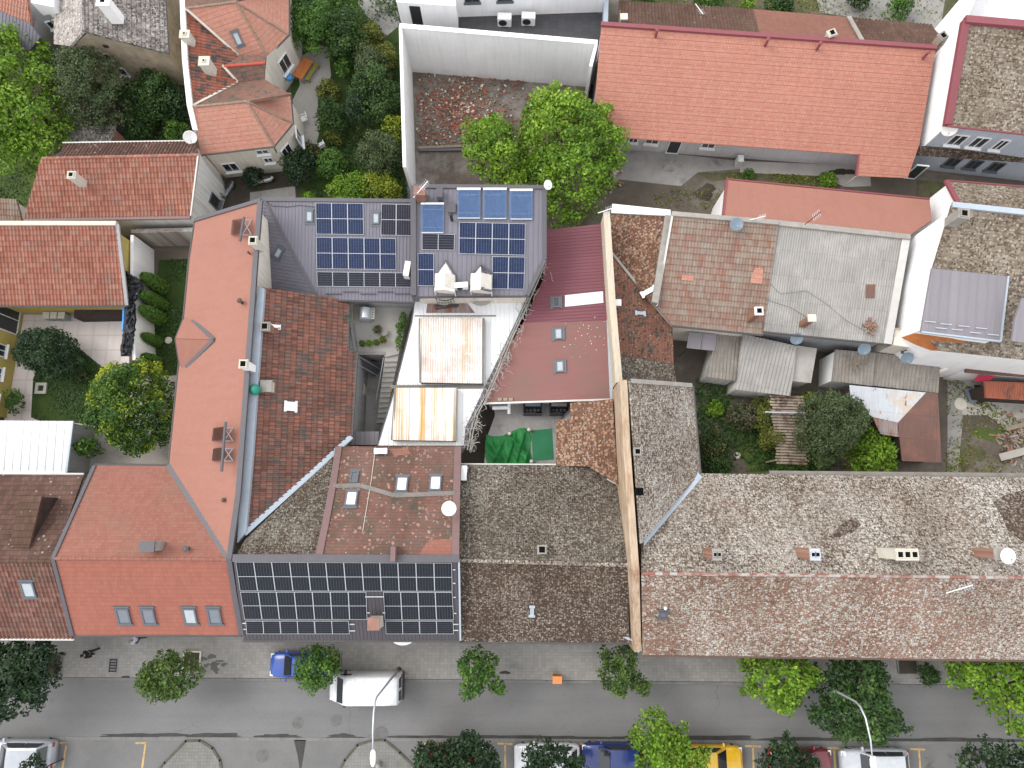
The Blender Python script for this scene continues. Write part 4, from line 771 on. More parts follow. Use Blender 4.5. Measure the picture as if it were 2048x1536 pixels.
for pts in (((731,1192),(768,1192)),((700,1247),(710,1247)),((700,1260),(711,1260)),((907,1247),(917,1247)),((907,1259),(917,1259)),((486,1245),(493,1245)),((488,1257),(493,1257)),((906,1138),(911,1138)),((906,1165),(911,1165)),((907,1193),(912,1193)),((908,1225),(913,1225)),((735,1224),(740,1224)),((766,1224),(771,1224))):
    mb.tube([sS.pt(*p)+sS.n*.07 for p in pts], .035, 6)
obj('mounting_rail', mb, M['pv_frame'], h)
# ---- dark brown pantile wing behind
h = house('rear_wing', (600,800), 'rear wing under dark brown mossy pantiles sloping to the right')
pB = Plane((515,590,7.9),(490,1060,7.9),(698,740,4.9))
rB = roof(h, pB, [(522,574),(697,600),(696,700),(714,704),(703,873),(489,1068),(505,900),(513,740)], M['brown_pan'], 'pan')
walls(h, ringof((pB,522,576),(pB,697,602),(pB,713,705),(pB,703,871),(pB,489,1066),(pB,505,900),(pB,513,740)), M['grey_wall'], .2, .35)
strip(h, [pB.pt(703,873), pB.pt(620,950), pB.pt(489,1067)], .32, .1, M['flash'], 'valley_flashing', .2)
roof(h, Plane((524,574,8.1),(497,740,8.1),(513,740,8.1)), [(516,572),(529,577),(517,740),(506,900),(492,1064),(474,1086),(497,740)], M['flash'], None, .3, name='box_gutter')
strip(h, [pB.pt(697,600), pB.pt(696,700), pB.pt(714,704), pB.pt(703,873)], .16, .03, M['gutter'], 'gutter', .12)
chimney(rB, (530,653), 8.3, 1.2, .5, .45, M['brick'], M['chim_grey'], 1); chimney(rB, (532,772), 7.9, 1.0, .6, .6, M['chim_cream'], M['chim_grey'], 0)
skylight(h, pB, (581,813), .55, .5, 'pane_white', 'white_plastic'); skylight(h, pB, (549,653), .18, .42, 'pane_white', 'white_plastic')
mb = MB(); c_ = P(510,779,8.3); mb.lathe(c_, [(.28,-.3),(.33,0),(.3,.12),(.16,.24),(.03,.28)], n=18); g_ = thing('roof_ventilator', c_-Vector((0,0,.3)), 'round green dome ventilator on the light blue box gutter', 'ventilator'); obj('dome', mb, flat('green_paint', (.015,.19,.13)), g_, smooth=True)
mb = MB(); mb.tube([c_-Vector((0,0,1.1)), c_-Vector((0,0,.3))], .12, 10); obj('pipe', mb, M['steel'], g_)
# ---- two-part house with dark ribbed metal and solar panels
h = house('courtyard_house', (700,500), 'lower courtyard house with a dark ribbed hip roof carrying blue solar panels')
aM = Plane((632,402,6.7),(825,405,6.7),(635,600,5.35)); aW = Plane((530,401,6.72),(637,598,5.37),(515,572,4.6))
rA = roof(h, aM, [(529,400),(827,403),(828,604),(637,598)], M['dark_metal'], 'rib2', under=None)
roof(h, aW.turned((566,450),(558,560)), [(523,400),(529,400),(637,598),(515,572)], M['dark_metal'], 'rib2')
walls(h, ringof((aW,523,402),(aM,827,405),(aM,828,602),(aM,637,596),(aW,515,571)), M['grey_wall'], .25, .45)
strip(h, [aM.pt(529,400)+Vector((0,0,.03)), aM.pt(637,598)+Vector((0,0,.03))], .14, .06, M['flash_dark'], 'hip_flashing')
gutter(h, [aM.pt(637,600), aM.pt(828,606)])
strip(h, [aM.pt(526,399), aM.pt(827,402)], .25, .06, M['flash_dark'], 'ridge_flashing', .2)
mb = MB()
for i, x in enumerate((668,702,737,771,806)): a_, b_ = aM.pt(x-16, 588+(i%2)*-4)+aM.n*.1, aM.pt(x+16, 588+(i%2)*-4)+aM.n*.1; mb.tube([a_, b_], .035, 6)
obj('snow_guard', mb, M['gutter'], h)
skylight(h, aM, (619,433), .5, .75, 'pane_sky'); skylight(h, aM, (752,437), .5, .75, 'pane_sky'); skylight(h, aW, (558,506), .5, .75, 'pane_sky')
panels(aM, [(632,406),(727,407),(728,470),(633,469)], 3, 'the top left block, lower dark roof', 'pv_blue')
panels(aM, [(763,408),(823,409),(823,472),(762,471)], 2, 'the top right block, lower dark roof', 'pv_dark')
panels(aM, [(633,474.5),(792,477),(793,540),(634,538)], 5, 'the long middle row, lower dark roof', 'pv_blue')
panels(aM, [(634,543.5),(823,546),(823,575),(635,573)], 3, 'the bottom row, lower dark roof', 'pv_dark', True)
h = house('courtyard_house', (960,480), 'taller courtyard house with dark ribbed metal roof, four tube collectors and two white dormers')
bM = Plane((830,374,8.2),(1088,376,8.2),(955,588,6.7)); bE = Plane((1073,376,8.2),(1040,590,6.72),(1089,450,7.2))
rE = roof(h, bM, [(826,372),(1089,374),(1089,520),(1054,591),(828,593)], M['dark_metal'], 'rib')
walls(h, ringof((bM,828,374),(bM,1088,376),(bM,1088,519),(bM,1053,589),(bM,829,591)), M['cream_wall'], .18, .3)
strip(h, [bM.pt(827,374), bM.pt(828,592)], .34, .22, M['flash_dark'], 'parapet', 1.2); strip(h, [bM.pt(828,373), bM.pt(1089,375)], .25, .1, M['flash_dark'], 'ridge_flashing', .2)
strip(h, [bM.pt(1089,375), bM.pt(1089,520), bM.pt(1054,591)], .26, .1, M['flash_dark'], 'verge_flashing', .2); gutter(h, [bM.pt(829,595), bM.pt(1054,593)])
panels(bM, [(919,444.5),(1051,447.5),(1050,511),(918,508)], 4, 'the upper row, taller dark roof', 'pv_blue')
panels(bM, [(985,513),(1050,514),(1048,579),(984,578)], 2, 'the lower right pair, taller dark roof', 'pv_blue')
panels(bM, [(844,467),(910,469),(909,501),(844,500)], 1, 'the gap under the lone tube collector', 'pv_dark', True)
panels(bM, [(836,506.5),(868,507),(868,572.5),(836,572)], 1, 'the strip left of the first white dormer', 'pv_blue')
for i, (x0, y0, x1, y1) in enumerate(((843,408,888,466),(915,379,961,437),(967,379,1013,438),(1020,381,1065,439))):
    t = thing('tube_collector', bM.pt((x0+x1)/2, (y0+y1)/2), ['evacuated tube collector standing lower left of the other three', 'evacuated tube collector, leftmost of the row of three', 'evacuated tube collector in the middle of the row of three', 'evacuated tube collector, rightmost of the row of three'][i], 'solar collector', 'evacuated tube collectors')
    a_, b_, c_ = [bM.pt(x, y)+bM.n*.16 for x, y in ((x0,y0),(x1,y0),(x0,y1))]; u_ = b_-a_; v_ = c_-a_
    mb = MB(); mb.tube([a_-u_*.01, b_+u_*.01], .075, 10); obj('manifold', mb, M['white_plastic'], t)
    mb = MB()
    for k in range(20): s_ = a_+u_*((k+.5)/20); mb.tube([s_+v_*.03, s_+v_*.98], .025, 6)
    obj('tube', mb, flat('blue_glass_tube', (.045,.105,.24), .12, .6), t); t.children[-1]['kind'] = 'stuff'
    mb = MB(); c0 = a_-bM.n*.06; mb.prism([c0, c0+v_, c0+v_+u_, c0+u_], [p-bM.n*.02 for p in (c0, c0+v_, c0+v_+u_, c0+u_)]); obj('reflector_plate', mb, flat('pale_blue_reflector', (.5,.58,.68), .4, .5, .1), t)
    mb = MB()
    for s_ in (.2, .82): mb.box(a_+u_*.5+v_*s_-bM.n*.03, (u_.length*1.0, .05, .04), 0, (u_.normalized(), v_.normalized(), bM.n))
    mb.box(a_+u_*.5+v_*1.0-bM.n*.02, (u_.length*.95, .06, .06), 0, (u_.normalized(), v_.normalized(), bM.n)); obj('rail', mb, M['pv_frame'], t)
# white gabled dormers
for i, (rb, rf, lb, lf, eb, ef) in enumerate((((892,524),(889,578),(871,551),(869,580),(911,553),(909,583)),((962,532),(961,578),(941,549),(941,580),(985,547),(983,583)))):
    zf = bM.pt(*rf).z+1.5; zs = bM.pt(*lf).z+.75; zb = bM.pt(*rb).z
    pl1 = Plane((*rb, zb+.05),(*rf, zf),(*lf, zs)); pl2 = Plane((*rb, zb+.05),(*rf, zf),(*ef, zs))
    roof(h, pl1, [rb, rf, lf, lb], M['white_paint'], None, .06, name='dormer_roof'); roof(h, pl2, [rb, rf, ef, eb], M['white_paint'] if i == 0 else M['dark_metal'], None if i == 0 else 'rib2', .06, name='dormer_roof')
    mb = MB(); ps = [pl1.pt(*lf), pl1.pt(*rf), pl2.pt(*ef)]; bt = [Vector((p.x, p.y+.1, bM.z(p.x, p.y)-.2)) for p in ps]; ps = [p+Vector((0,.1,-.08)) for p in ps]; bk = [p+Vector((0,1.0,0)) for p in ps]
    mb.prism([ps[0], ps[1], ps[2], bt[2], bt[0]], [bk[0], bk[1], bk[2], bt[2]+Vector((0,1,0)), bt[0]+Vector((0,1,0))]); obj('dormer_wall', mb, M['cream_wall'], h)
    mb = MB()
    for p in (ps[0], ps[2]): mb = MB(); mb.tube([p+Vector((0,-.12,-.05)), Vector((p.x, p.y-.12, 5.2))], .05, 8); obj('post', mb, M['gutter_white'], h)
strip(h, [bM.pt(869,553)+Vector((0,0,.1)), bM.pt(892,522)+Vector((0,0,.1)), bM.pt(912,555)+Vector((0,0,.1))], .1, .05, M['flash_dark']); strip(h, [bM.pt(940,551)+Vector((0,0,.1)), bM.pt(962,530)+Vector((0,0,.1)), bM.pt(986,548)+Vector((0,0,.1))], .1, .05, M['flash_dark'])
mb = MB(); mb.tube([P(889+24*math.cos(a), 588+13*math.sin(a), 5.6) for a in [math.pi*k/12 for k in range(13)]], .03, 6)
for k in range(13): a = math.pi*k/12; p = P(889+24*math.cos(a), 588+13*math.sin(a), 5.6); mb.tube([p, p-Vector((0,0,.9))], .014, 5)
obj('balcony_railing', mb, M['black_plastic'], h)
mb = MB(); mb.lathe(P(889,588,4.75), [(.75,-.12),(.75,0)], n=20); obj('balcony', mb, M['concrete_pale'], h)
mb = MB(); mb.tube([P(962+34*math.cos(a), 584+22*math.sin(a), 4.9) for a in [math.pi*k/12 for k in range(13)]], .02, 6); mb.lathe(P(962,583,4.75), [(.95,-.12),(.95,0)], n=20); obj('balcony', mb, M['concrete_pale'], h)
chimney(rE, (839,381), 9.2, 1.6, .62, .5, M['brick'], M['terracotta'], 0, 0, .05); chimney(rE, (879,385), 8.7, 1.2, .35, .55, M['flash_dark'], M['flash_dark'], 0, 0, .02)
mb = MB(); p = bM.pt(904,441); mb.tube([p, p+Vector((0,0,.9))], .09, 10); mb.lathe(p+Vector((0,0,.95)), [(.13,-.05),(.13,.02),(.02,.06)], n=12); obj('flue', mb, M['black_plastic'], h)
mb = MB(); c_ = bM.pt(904,417); mb.box(c_+bM.n*.1, (.5,.55,.22), 0, (bM.U, bM.V, bM.n)); obj('roof_hatch', mb, M['flash_dark'], h)
mb = MB(); mb.tube([aM.pt(x, y)+aM.n*.04 for x, y in ((533,403),(545,412),(575,414),(600,411),(631,414))], .02, 5); obj('cable', mb, M['gutter'], rA.parent)
# ---- white ribbed hall roof with two plastic-covered lanterns
h = house('workshop_hall', (880,760), 'low hall with a white ribbed metal roof and two rust-stained roof lanterns', 'hall')
wP = Plane((830,592,4.35),(1058,592,4.35),(800,890,3.8))
roof(h, wP, [(831,591),(1059,591),(1050,625),(963,795),(934,856),(931,891),(755,891),(791,772),(823,645)], M['white_rib'], 'rib')
walls(h, ringof((wP,831,592),(wP,1057,592),(wP,962,795),(wP,934,856),(wP,930,889),(wP,757,889),(wP,792,772),(wP,824,645)), M['dirty_white'], .12, .2)
strip(h, [wP.pt(1058,594), wP.pt(963,795), wP.pt(934,856), wP.pt(931,890)], .2, .05, M['flash_dark'], 'gutter', .1)
strip(h, [wP.pt(830,594), wP.pt(823,645), wP.pt(791,772), wP.pt(755,890)], .08, .05, M['gutter'], 'verge_flashing', .1)
strip(h, [wP.pt(782,774), wP.pt(968,774)], .22, .1, M['board'], 'step_flashing')
strip(h, [wP.pt(830,632), wP.pt(992,632)], .07, .05, M['board'], 'step_flashing')
for q, mt, hh in ([(842,641),(968,641),(967,770),(843,768)], 'poly', .55), ([(794,779),(914,779),(912,884),(787,882)], 'poly2', .6):
    b4 = [wP.pt(x, y) for x, y in q]; t4 = [wP.pt(x, y, hh) for x, y in q]
    mb = MB(); c_ = sum(t4, Vector())/4; tt = [Vector((p.x, p.y, t4[i].z-.1)) for i, p in enumerate(b4)]; mb.prism(tt[::-1], [p-Vector((0,0,.2)) for p in b4][::-1]); obj('lantern_frame', mb, M['board'], h)
    pq = Plane((q[0][0],q[0][1],t4[0].z),(q[1][0],q[1][1],t4[1].z),(q[2][0],q[2][1],t4[2].z)); o_ = roof(h, pq, None, M[mt], 'corr', .05, world=[Vector((p.x, p.y, t4[i].z+.03)) for i, p in enumerate(b4)], name='lantern_glazing')
    strip(h, [Vector((p.x, p.y, t4[i].z-.08)) for i, p in enumerate(b4)][3:]+[Vector((b4[0].x, b4[0].y, t4[0].z-.08))], .14, .1, M['board'], 'lantern_frame'); strip(h, [Vector((b4[k].x, b4[k].y, t4[k].z-.08)) for k in (1, 2)], .14, .1, M['board'], 'lantern_frame')
strip(h, [wP.pt(868,612,.06), wP.pt(918,610,.06)], .09, .05, M['gutter'], 'loose_bar'); strip(h, [wP.pt(870,618,.12), wP.pt(916,613,.12)], .09, .05, M['gutter'], 'loose_bar')
roof(h, wP, [(856,600),(930,600),(950,626),(852,626)], M['rust_corr'], 'rib', .02, .035, name='rusty_patch')
# ---- maroon metal building
h = house('workshop_hall', (1120,640), 'maroon metal-roofed building, ribbed at the back and smooth towards the green tarpaulin yard', 'hall')
mP = Plane((1205,448,5.2),(1222,800,5.2),(1050,640,4.4)); 
roof(h, mP, [(1092,461),(1206,447),(1215,641),(1046,646),(1086,560)], M['maroon_rib'], 'rib2'); roof(h, mP, [(1046,646),(1215,641),(1223,798),(968,807),(985,748)], M['maroon_flat'], None)
walls(h, ringof((mP,1093,463),(mP,1205,449),(mP,1215,641),(mP,1222,797),(mP,970,805),(mP,987,748),(mP,1046,646),(mP,1086,560)), M['dirty_white'], .15, .3)
strip(h, [mP.pt(1206,448), mP.pt(1215,640)], .16, .06, M['trim_maroon'], 'verge_flashing'); strip(h, [mP.pt(1216,640), mP.pt(1223,798)], .2, .06, M['flash'], 'verge_flashing'); strip(h, [mP.pt(968,807), mP.pt(1223,799)], .12, .05, M['gutter_white'], 'gutter')
rr = random.Random(31); mb = MB()
for k in range(70):
    if k < 34: t_ = rr.random(); x, y = 1088-100*t_+rr.gauss(6,9), 520+230*t_+rr.gauss(0,8)
    else: x, y = rr.gauss(1175,22), rr.gauss(668,22)
    if not (1000 < x < 1212 and 500 < y < 780): continue
    a = rr.uniform(0, 6.3); s_ = rr.uniform(.02,.06); mb.box(mP.pt(x, y)+mP.n*.04, (s_*1.6, s_, .03), 0, (mP.U*math.cos(a)+mP.V*math.sin(a), mP.V*math.cos(a)-mP.U*math.sin(a), mP.n))
struct('roof_litter', mb, M['chim_cream'], 'stuff')
for x, y, pn in ((1117,668,'pane_sky'),(1120,733,'pane_sky')): skylight(h, mP, (x, y), .78, .55, pn)
skylight(h, mP, (1113,605), .72, .48, 'pane'); roof(h, mP, [(1130,591),(1206,583),(1207,606),(1130,614)], M['white_seam'], None, .04, .06, name='pale_roof_sheet')
mb = MB()
for x in (1000,1011,1022): mb.box(mP.pt(x, 799)+mP.n*.06, (.2,.28,.1), 0, (mP.U, mP.V, mP.n))
obj('timber_block', mb, M['timber'], h)
# ---- orange lichen wing + brown lichen street house
h = house('town_house', (1085,1120), 'middle street house under brown tiles speckled with pale lichen')
cN = Plane((917,1121,7.7),(1257,1130,7.7),(920,930,5.1)); cS = Plane((917,1121,7.7),(1257,1130,7.7),(918,1283,5.2))
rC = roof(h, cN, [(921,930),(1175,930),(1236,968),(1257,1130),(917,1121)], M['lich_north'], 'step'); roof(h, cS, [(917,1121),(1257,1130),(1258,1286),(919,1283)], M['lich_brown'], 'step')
fw = walls(h, ringof((cS,919,1282),(cS,1258,1285),(cS,1257,1130),(cN,1235,967),(cN,1175,931),(cN,921,931),(cN,917,1121)), M['grey_wall'], .25, .45)
facade(h, fw[0], fw[1], 5, 2.3, door=0)
ridge(h, [cS.pt(918,1121), cS.pt(1257,1130)], M['lich_grey'], .12); chimney(rC, (1084,1099), 8.2, 1.1, .45, .4, M['chim_grey'], M['chim_grey'], 1)
skylight(h, cS, (1064,1222), .22, .5, 'pane_sky', 'flash'); gutter(h, [cS.pt(919,1285), cS.pt(1258,1287)]); gutter(h, [cN.pt(921,928), cN.pt(1112,929)], M['gutter_white'], .05)
strip(h, [cN.pt(1177,931)+Vector((0,0,.05)), cN.pt(1200,945)+Vector((0,0,.05))], .12, .05, M['gutter_white'], 'valley_flashing'); strip(h, [cN.pt(1214,957)+Vector((0,0,.05)), cN.pt(1236,969)+Vector((0,0,.05))], .14, .05, M['gutter_white'], 'valley_flashing')
h = house('rear_wing', (1170,870), 'small rear wing under orange lichen tiles beside the green yard')
oP = Plane((1224,798,6.2),(1233,968,6.2),(1112,880,4.9)); roof(h, oP, [(1140,806),(1225,798),(1236,970),(1177,933),(1112,931),(1113,840),(1140,838)], M['lich_orange'], 'step')
walls(h, ringof((oP,1141,807),(oP,1224,799),(oP,1235,968),(oP,1177,932),(oP,1113,930),(oP,1114,841)), M['grey_wall'], .12, .3)
# ---- big pale lichen house
h = house('town_house', (1700,1140), 'large street house covered in pale lichen, the longest roof at lower right')
gN = Plane((1283,1147,9.),(2048,1155,9.),(1400,947,5.9)); gS = Plane((1283,1147,9.),(2048,1155,9.),(1283,1308,5.6)); gW = Plane((1262,765,9.),(1283,1088,9.),(1400,945,5.9))
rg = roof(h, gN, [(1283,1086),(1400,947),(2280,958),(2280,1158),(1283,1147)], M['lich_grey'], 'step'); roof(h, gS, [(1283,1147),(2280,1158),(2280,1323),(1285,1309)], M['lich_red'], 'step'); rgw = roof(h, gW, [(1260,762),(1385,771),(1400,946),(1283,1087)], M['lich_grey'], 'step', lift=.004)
fw = walls(h, ringof((gS,1285,1308),(gS,2280,1322),(gN,2280,1158),(gN,2280,959),(gN,1400,948),(gW,1385,772),(gW,1261,763),(gW,1283,1088),(gN,1283,1147)), M['cream_wall'], .22, .5)
facade(h, fw[0], fw[1], 12, 2.4, door=3)
ridge(h, [gS.pt(1284,1147), gS.pt(2280,1158)], tiles('red_ridge_tiles', [(.24,.11,.085),(.27,.135,.11)], .4, .3, .2, moss=((.36,.34,.31),.9,.42,.6)), .09)
strip(h, [gN.pt(1399,949)+Vector((0,0,.05)), gN.pt(1330,1030)+Vector((0,0,.05)), gN.pt(1283,1086)+Vector((0,0,.05))], .42, .05, M['flash'], 'valley_flashing')
gutter(h, [gS.pt(1285,1311), gS.pt(2280,1325)], M['rust_iron']); gutter(h, [gW.pt(1386,771), gW.pt(1401,946)], M['gutter'])
strip(h, [gN.pt(1540,946)-Vector((0,0,.1)), gN.pt(2280,953)-Vector((0,0,.1))], .3, .05, M['board'], 'fascia_board', .1)
strip(h, [gW.pt(1262,762), gW.pt(1384,771)], .26, .1, M['chim_grey'], 'verge_mortar', .1)
for x, wd, n_, c_ in ((1434,.42,2,'chim_grey'),(1630,.48,2,'steel'),(1814,1.15,3,'chim_cream')): chimney(rg, (x, 1109), 10.4, 2.2, wd, .55, M['brick'] if n_ < 3 else M['chim_cream'], M[c_], n_, 0, .04, hole=.13)
chimney(rg, (2000,1108), 10.2, 2.0, .5, .5, M['brick'], M['chim_grey'], 0)
skylight(h, gS, (1326,1228), .5, .5, 'frame_grey', 'flash_dark'); chimney(rgw, (1275,903), 9.25, .6, .35, .35, M['chim_grey'], M['chim_grey'], 1); chimney(rgw, (1279,983), 9.2, .5, .32, .3, M['chim_grey'], M['soot'], 1)
rr = random.Random(8); ragged = [(x+rr.uniform(-4,4), y+rr.uniform(-4,4)) for x, y in ((1988,1002),(2010,990),(2040,985),(2120,980),(2120,1100),(2070,1096),(2040,1075),(2018,1062),(2008,1035),(1998,1018))]
roof(h, gN, ragged, M['lich_brown'], 'step', .02, .03, name='bare_tile_patch'); roof(h, gN, [(1690,1042),(1712,1036),(1722,1050),(1704,1066),(1688,1070),(1672,1080),(1660,1074),(1676,1056)], M['lich_brown'], 'step', .02, .028, name='bare_tile_patch')
vent(rg, gS.pt(1330,1216), .15, .06, M['white_plastic'])
# ---- tall firewall between the middle and the right houses
f = thing('party_wall', P(1240,900,0), 'long cream and orange plastered firewall running between the brown and pale lichen roofs', 'wall')
fp = [(1213,424,6.9),(1224,600,6.9),(1238,765,7.0)]; mb = MB()
def wallrun(mb, pts, th, z0=0., m=0):
    Q = [P(*p) for p in pts]
    for a, b in zip(Q, Q[1:]):
        s_ = Vector((b.y-a.y, -(b.x-a.x), 0)).normalized()*th/2; dz = lambda p: Vector((p.x, p.y, z0))
        mb.prism([a-s_, b-s_, b+s_, a+s_][::-1], [dz(a-s_), dz(b-s_), dz(b+s_), dz(a+s_)][::-1], m)
wallrun(mb, fp, .34); obj('wall', mb, M['fire_wall'], f)
mb = MB(); wallrun(mb, [(1247,760,8.9),(1254,900,9.0),(1271,1140,9.15),(1275,1290,6.1),(1277,1303,5.8)], .42); obj('wall', mb, M['fire_top'], f)
strip(f, [P(*p)+Vector((0,0,.0)) for p in fp], .42, .07, M['fire_wall'], 'coping')
# ---- triangular lichen roof and long reddish roof beside the firewall
h = house('annex', (1285,520), 'triangular annex with patchy white lichen tiles beside the firewall top', 'annex')
tP = Plane((1222,430,5.3),(1340,432,5.9),(1300,600,5.2)); roof(h, tP, [(1222,428),(1341,433),(1311,612),(1300,602),(1222,506)], M['lich_orange'], 'step'); walls(h, ringof((tP,1223,429),(tP,1340,434),(tP,1310,610),(tP,1300,601),(tP,1223,505)), M['cream_wall'], .1, .3)
roof(h, tP, [(1225,409),(1341,421),(1341,433),(1222,427)], M['white_seam'], None, .2, .15, name='parapet_capping'); strip(h, [tP.pt(1336,432,.15), tP.pt(1309,606,.15)], .4, .14, M['chim_grey'], 'ridge_mortar', .3)
skylight(h, tP, (1297,583), .3, .75, 'pane_white', 'white_plastic')
h = house('annex', (1290,660), 'long narrow annex, mossy red tiles turning to grey lichen at its lower end', 'annex')
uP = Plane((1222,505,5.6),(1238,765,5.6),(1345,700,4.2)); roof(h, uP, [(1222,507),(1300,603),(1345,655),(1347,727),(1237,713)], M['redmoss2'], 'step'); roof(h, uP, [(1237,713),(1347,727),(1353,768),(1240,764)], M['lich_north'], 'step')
walls(h, ringof((uP,1223,508),(uP,1300,605),(uP,1345,656),(uP,1352,767),(uP,1241,763)), M['grey_wall'], .12, .3)
strip(h, [uP.pt(1223,506), uP.pt(1300,602), uP.pt(1345,654)], .16, .12, M['chim_grey'], 'valley_mortar', .1); chimney(h.children[0], (1236,605), 6.2, .9, .3, .3, M['chim_grey'], M['white_plastic'], 0); skylight(h, uP, (1280,627), .2, .5, 'pane_sky', 'flash')
# ---- faded pink pantile house and grey corrugated house
h = house('courtyard_house', (1430,550), 'courtyard house with faded pink pantiles and a white capped chimney')
vP = Plane((1345,428,6.7),(1555,446,6.7),(1344,650,4.5)); rV = roof(h, vP, [(1345,427),(1556,445),(1526,669),(1344,650),(1313,613)], M['tan_pan'], 'pan40')
walls(h, ringof((vP,1346,429),(vP,1555,447),(vP,1526,667),(vP,1345,649),(vP,1315,612)), M['cream_wall'], .2, .35)
strip(h, [vP.pt(1343,428), vP.pt(1556,446)], .3, .12, M['chim_grey'], 'ridge_mortar', .1); strip(h, [vP.pt(1345,428), vP.pt(1313,613)], .12, .1, M['gutter_white'], 'verge_board', .1); gutter(h, [vP.pt(1343,652), vP.pt(1525,671)])
roof(h, vP, [(1510,535),(1526,537),(1524,568),(1500,566),(1502,554)], M['orange'], 'step', .02, .045, name='new_tile_patch'); roof(h, vP, [(1364,550),(1388,552),(1386,562),(1362,560)], M['orange'], 'step', .02, .045, name='new_tile_patch')
chimney(rV, (1518,622), 6.6, 1.9, .42, .42, M['brick'], M['white_plastic'], 1); 
h = house('courtyard_house', (1660,570), 'courtyard house with pale grey corrugated sheets and a rubble heap on its roof')
kP = Plane((1556,449,6.5),(1817,476,6.5),(1527,661,4.6)); rK = roof(h, kP, [(1556,447),(1819,475),(1780,688),(1526,662)], M['asb'], 'corr')
kw = walls(h, ringof((kP,1557,449),(kP,1817,477),(kP,1779,686),(kP,1528,660)), M['grey_wall'], .2, .3)
strip(h, [kP.pt(1556,447), kP.pt(1819,475)], .34, .14, M['chim_grey'], 'ridge_mortar', .1); strip(h, [kP.pt(1812,476), kP.pt(1775,688)], .5, .06, M['gutter_white'], 'verge_flashing'); gutter(h, [kP.pt(1526,664), kP.pt(1640,676), kP.pt(1780,690)])
chimney(rK, (1624,636), 6.3, 1.6, .4, .36, M['brick'], M['chim_cream'], 0); roof(h, kP, [(1732,569),(1750,569),(1748,596),(1730,596)], M['rust'], None, .03, .06, name='brown_patch')
for pts in ([(1532,560),(1560,588),(1612,582),(1650,606),(1690,640),(1740,668)], [(1528,598),(1580,615),(1622,640)]):
    mb = MB(); mb.tube([kP.pt(x, y)+kP.n*.05 for x, y in pts], .011, 5); obj('cable', mb, M['gutter'], h)
# ---- small salmon house in the courtyard
h = house('courtyard_house', (1650,420), 'small courtyard house with a smooth salmon monopitch roof and maroon gutter')
nP = Plane((1455,361,4.2),(1858,401,4.2),(1447,432,6.2)); roof(h, nP, [(1454,360),(1859,400),(1864,440),(1820,470),(1446,431)], M['salmon_smooth'], 'step')
nw = walls(h, ringof((nP,1455,361),(nP,1858,401),(nP,1863,441),(nP,1820,469),(nP,1447,430)), M['white_wall'], .12, .25)
gutter(h, [nP.pt(1453,358), nP.pt(1859,398)], M['trim_maroon']); strip(h, [nP.pt(1453,360), nP.pt(1446,431)], .14, .08, M['trim_maroon'], 'verge_trim', .1)
win(h, P(1420,428,0), P(1449,366,0), (1437,415), .7, .9, z=2.2)
# ---- long salmon courtyard house with ridge flashing
h = house('row_house', (1530,190), 'long bright salmon monopitch house with four maroon roof vents')
lP = Plane((1203,50,6.1),(1872,97,6.1),(1255,277,2.9)); rL = roof(h, lP, [(1203,48),(1872,95),(1838,291),(1815,356),(1712,352),(1717,309),(1184,272)], M['salmon_bright'], 'step')
strip(h, [lP.pt(1202,49), lP.pt(1873,96)], .3, .14, M['trim_maroon'], 'ridge_flashing', .15); strip(h, [lP.pt(1717,309), lP.pt(1712,352)], .12, .08, M['trim_maroon'], 'verge_trim', .1)
lw = walls(h, ringof((lP,1204,52),(lP,1870,99),(lP,1838,288),(lP,1800,292),(lP,1480,269),(lP,1192,248)), M['lilac_wall'], .0, .3)
B_ = [Vector((p.x, p.y-.0, 0)) for p in lw]
for x, wd in ((1303,1.0),(1419,1.0),(1265,.7)): win(h, B_[5], B_[4], (x,285), wd, 1.0, z=1.7)
win(h, B_[5], B_[4], (1349,290), .95, 2.0, bars=0, name='door', sill=False, z=1.05, pane='pane')
for x, y in ((1480,322),(1560,326),(1640,330),(1712,350)): p = P(x, y, 0); mb = MB(); mb.box(p+Vector((0,.3,1.3)), (.14,.14,2.6)); obj('post', mb, M['timber'], h)
mb = MB(); mb.tube([lP.pt(1712,352), P(1690,372,.1)], .05, 8); obj('downpipe', mb, M['gutter_white'], h)
for x, y in ((1311,68),(1530,86),(1633,94),(1845,112)): vent(rL, lP.pt(x, y+6), .75, .09, M['trim_maroon'])
# ---- brown-red roof behind it
h = house('row_house', (1560,50), 'row of old brown and brick-red roofs behind the bright salmon house')
eP = Plane((1240,46,5.6),(1870,94,5.6),(1500,18,4.0)); rb = roof(h, eP, [(1238,1),(1505,18),(1520,68),(1238,46)], M['brownred'], 'pan'); roof(h, eP, [(1505,18),(1697,34),(1725,83),(1520,68)], M['redsheet'], None); roof(h, eP, [(1697,34),(1864,49),(1880,72),(1870,94),(1725,83)], M['brownred'], 'pan')
walls(h, ringof((eP,1239,45),(eP,1239,2),(eP,1505,19),(eP,1697,35),(eP,1864,50),(eP,1870,93)), M['stone_wall'], .1, .3); strip(h, [eP.pt(1697,34,.05), eP.pt(1725,84,.05)], .3, .1, M['chim_grey'], 'verge_mortar')
chimney(rb, (1664,66), 6.4, 1.6, .5, .4, M['chim_cream'], M['chim_cream'], 1, 20); chimney(rb, (1886,72), 6.3, 1.6, .5, .45, M['stone_wall'], M['chim_grey'], 1, 30); chimney(rb, (1248,33), 6.2, 1.4, .4, .35, M['chim_grey'], M['chim_cream'], 0)
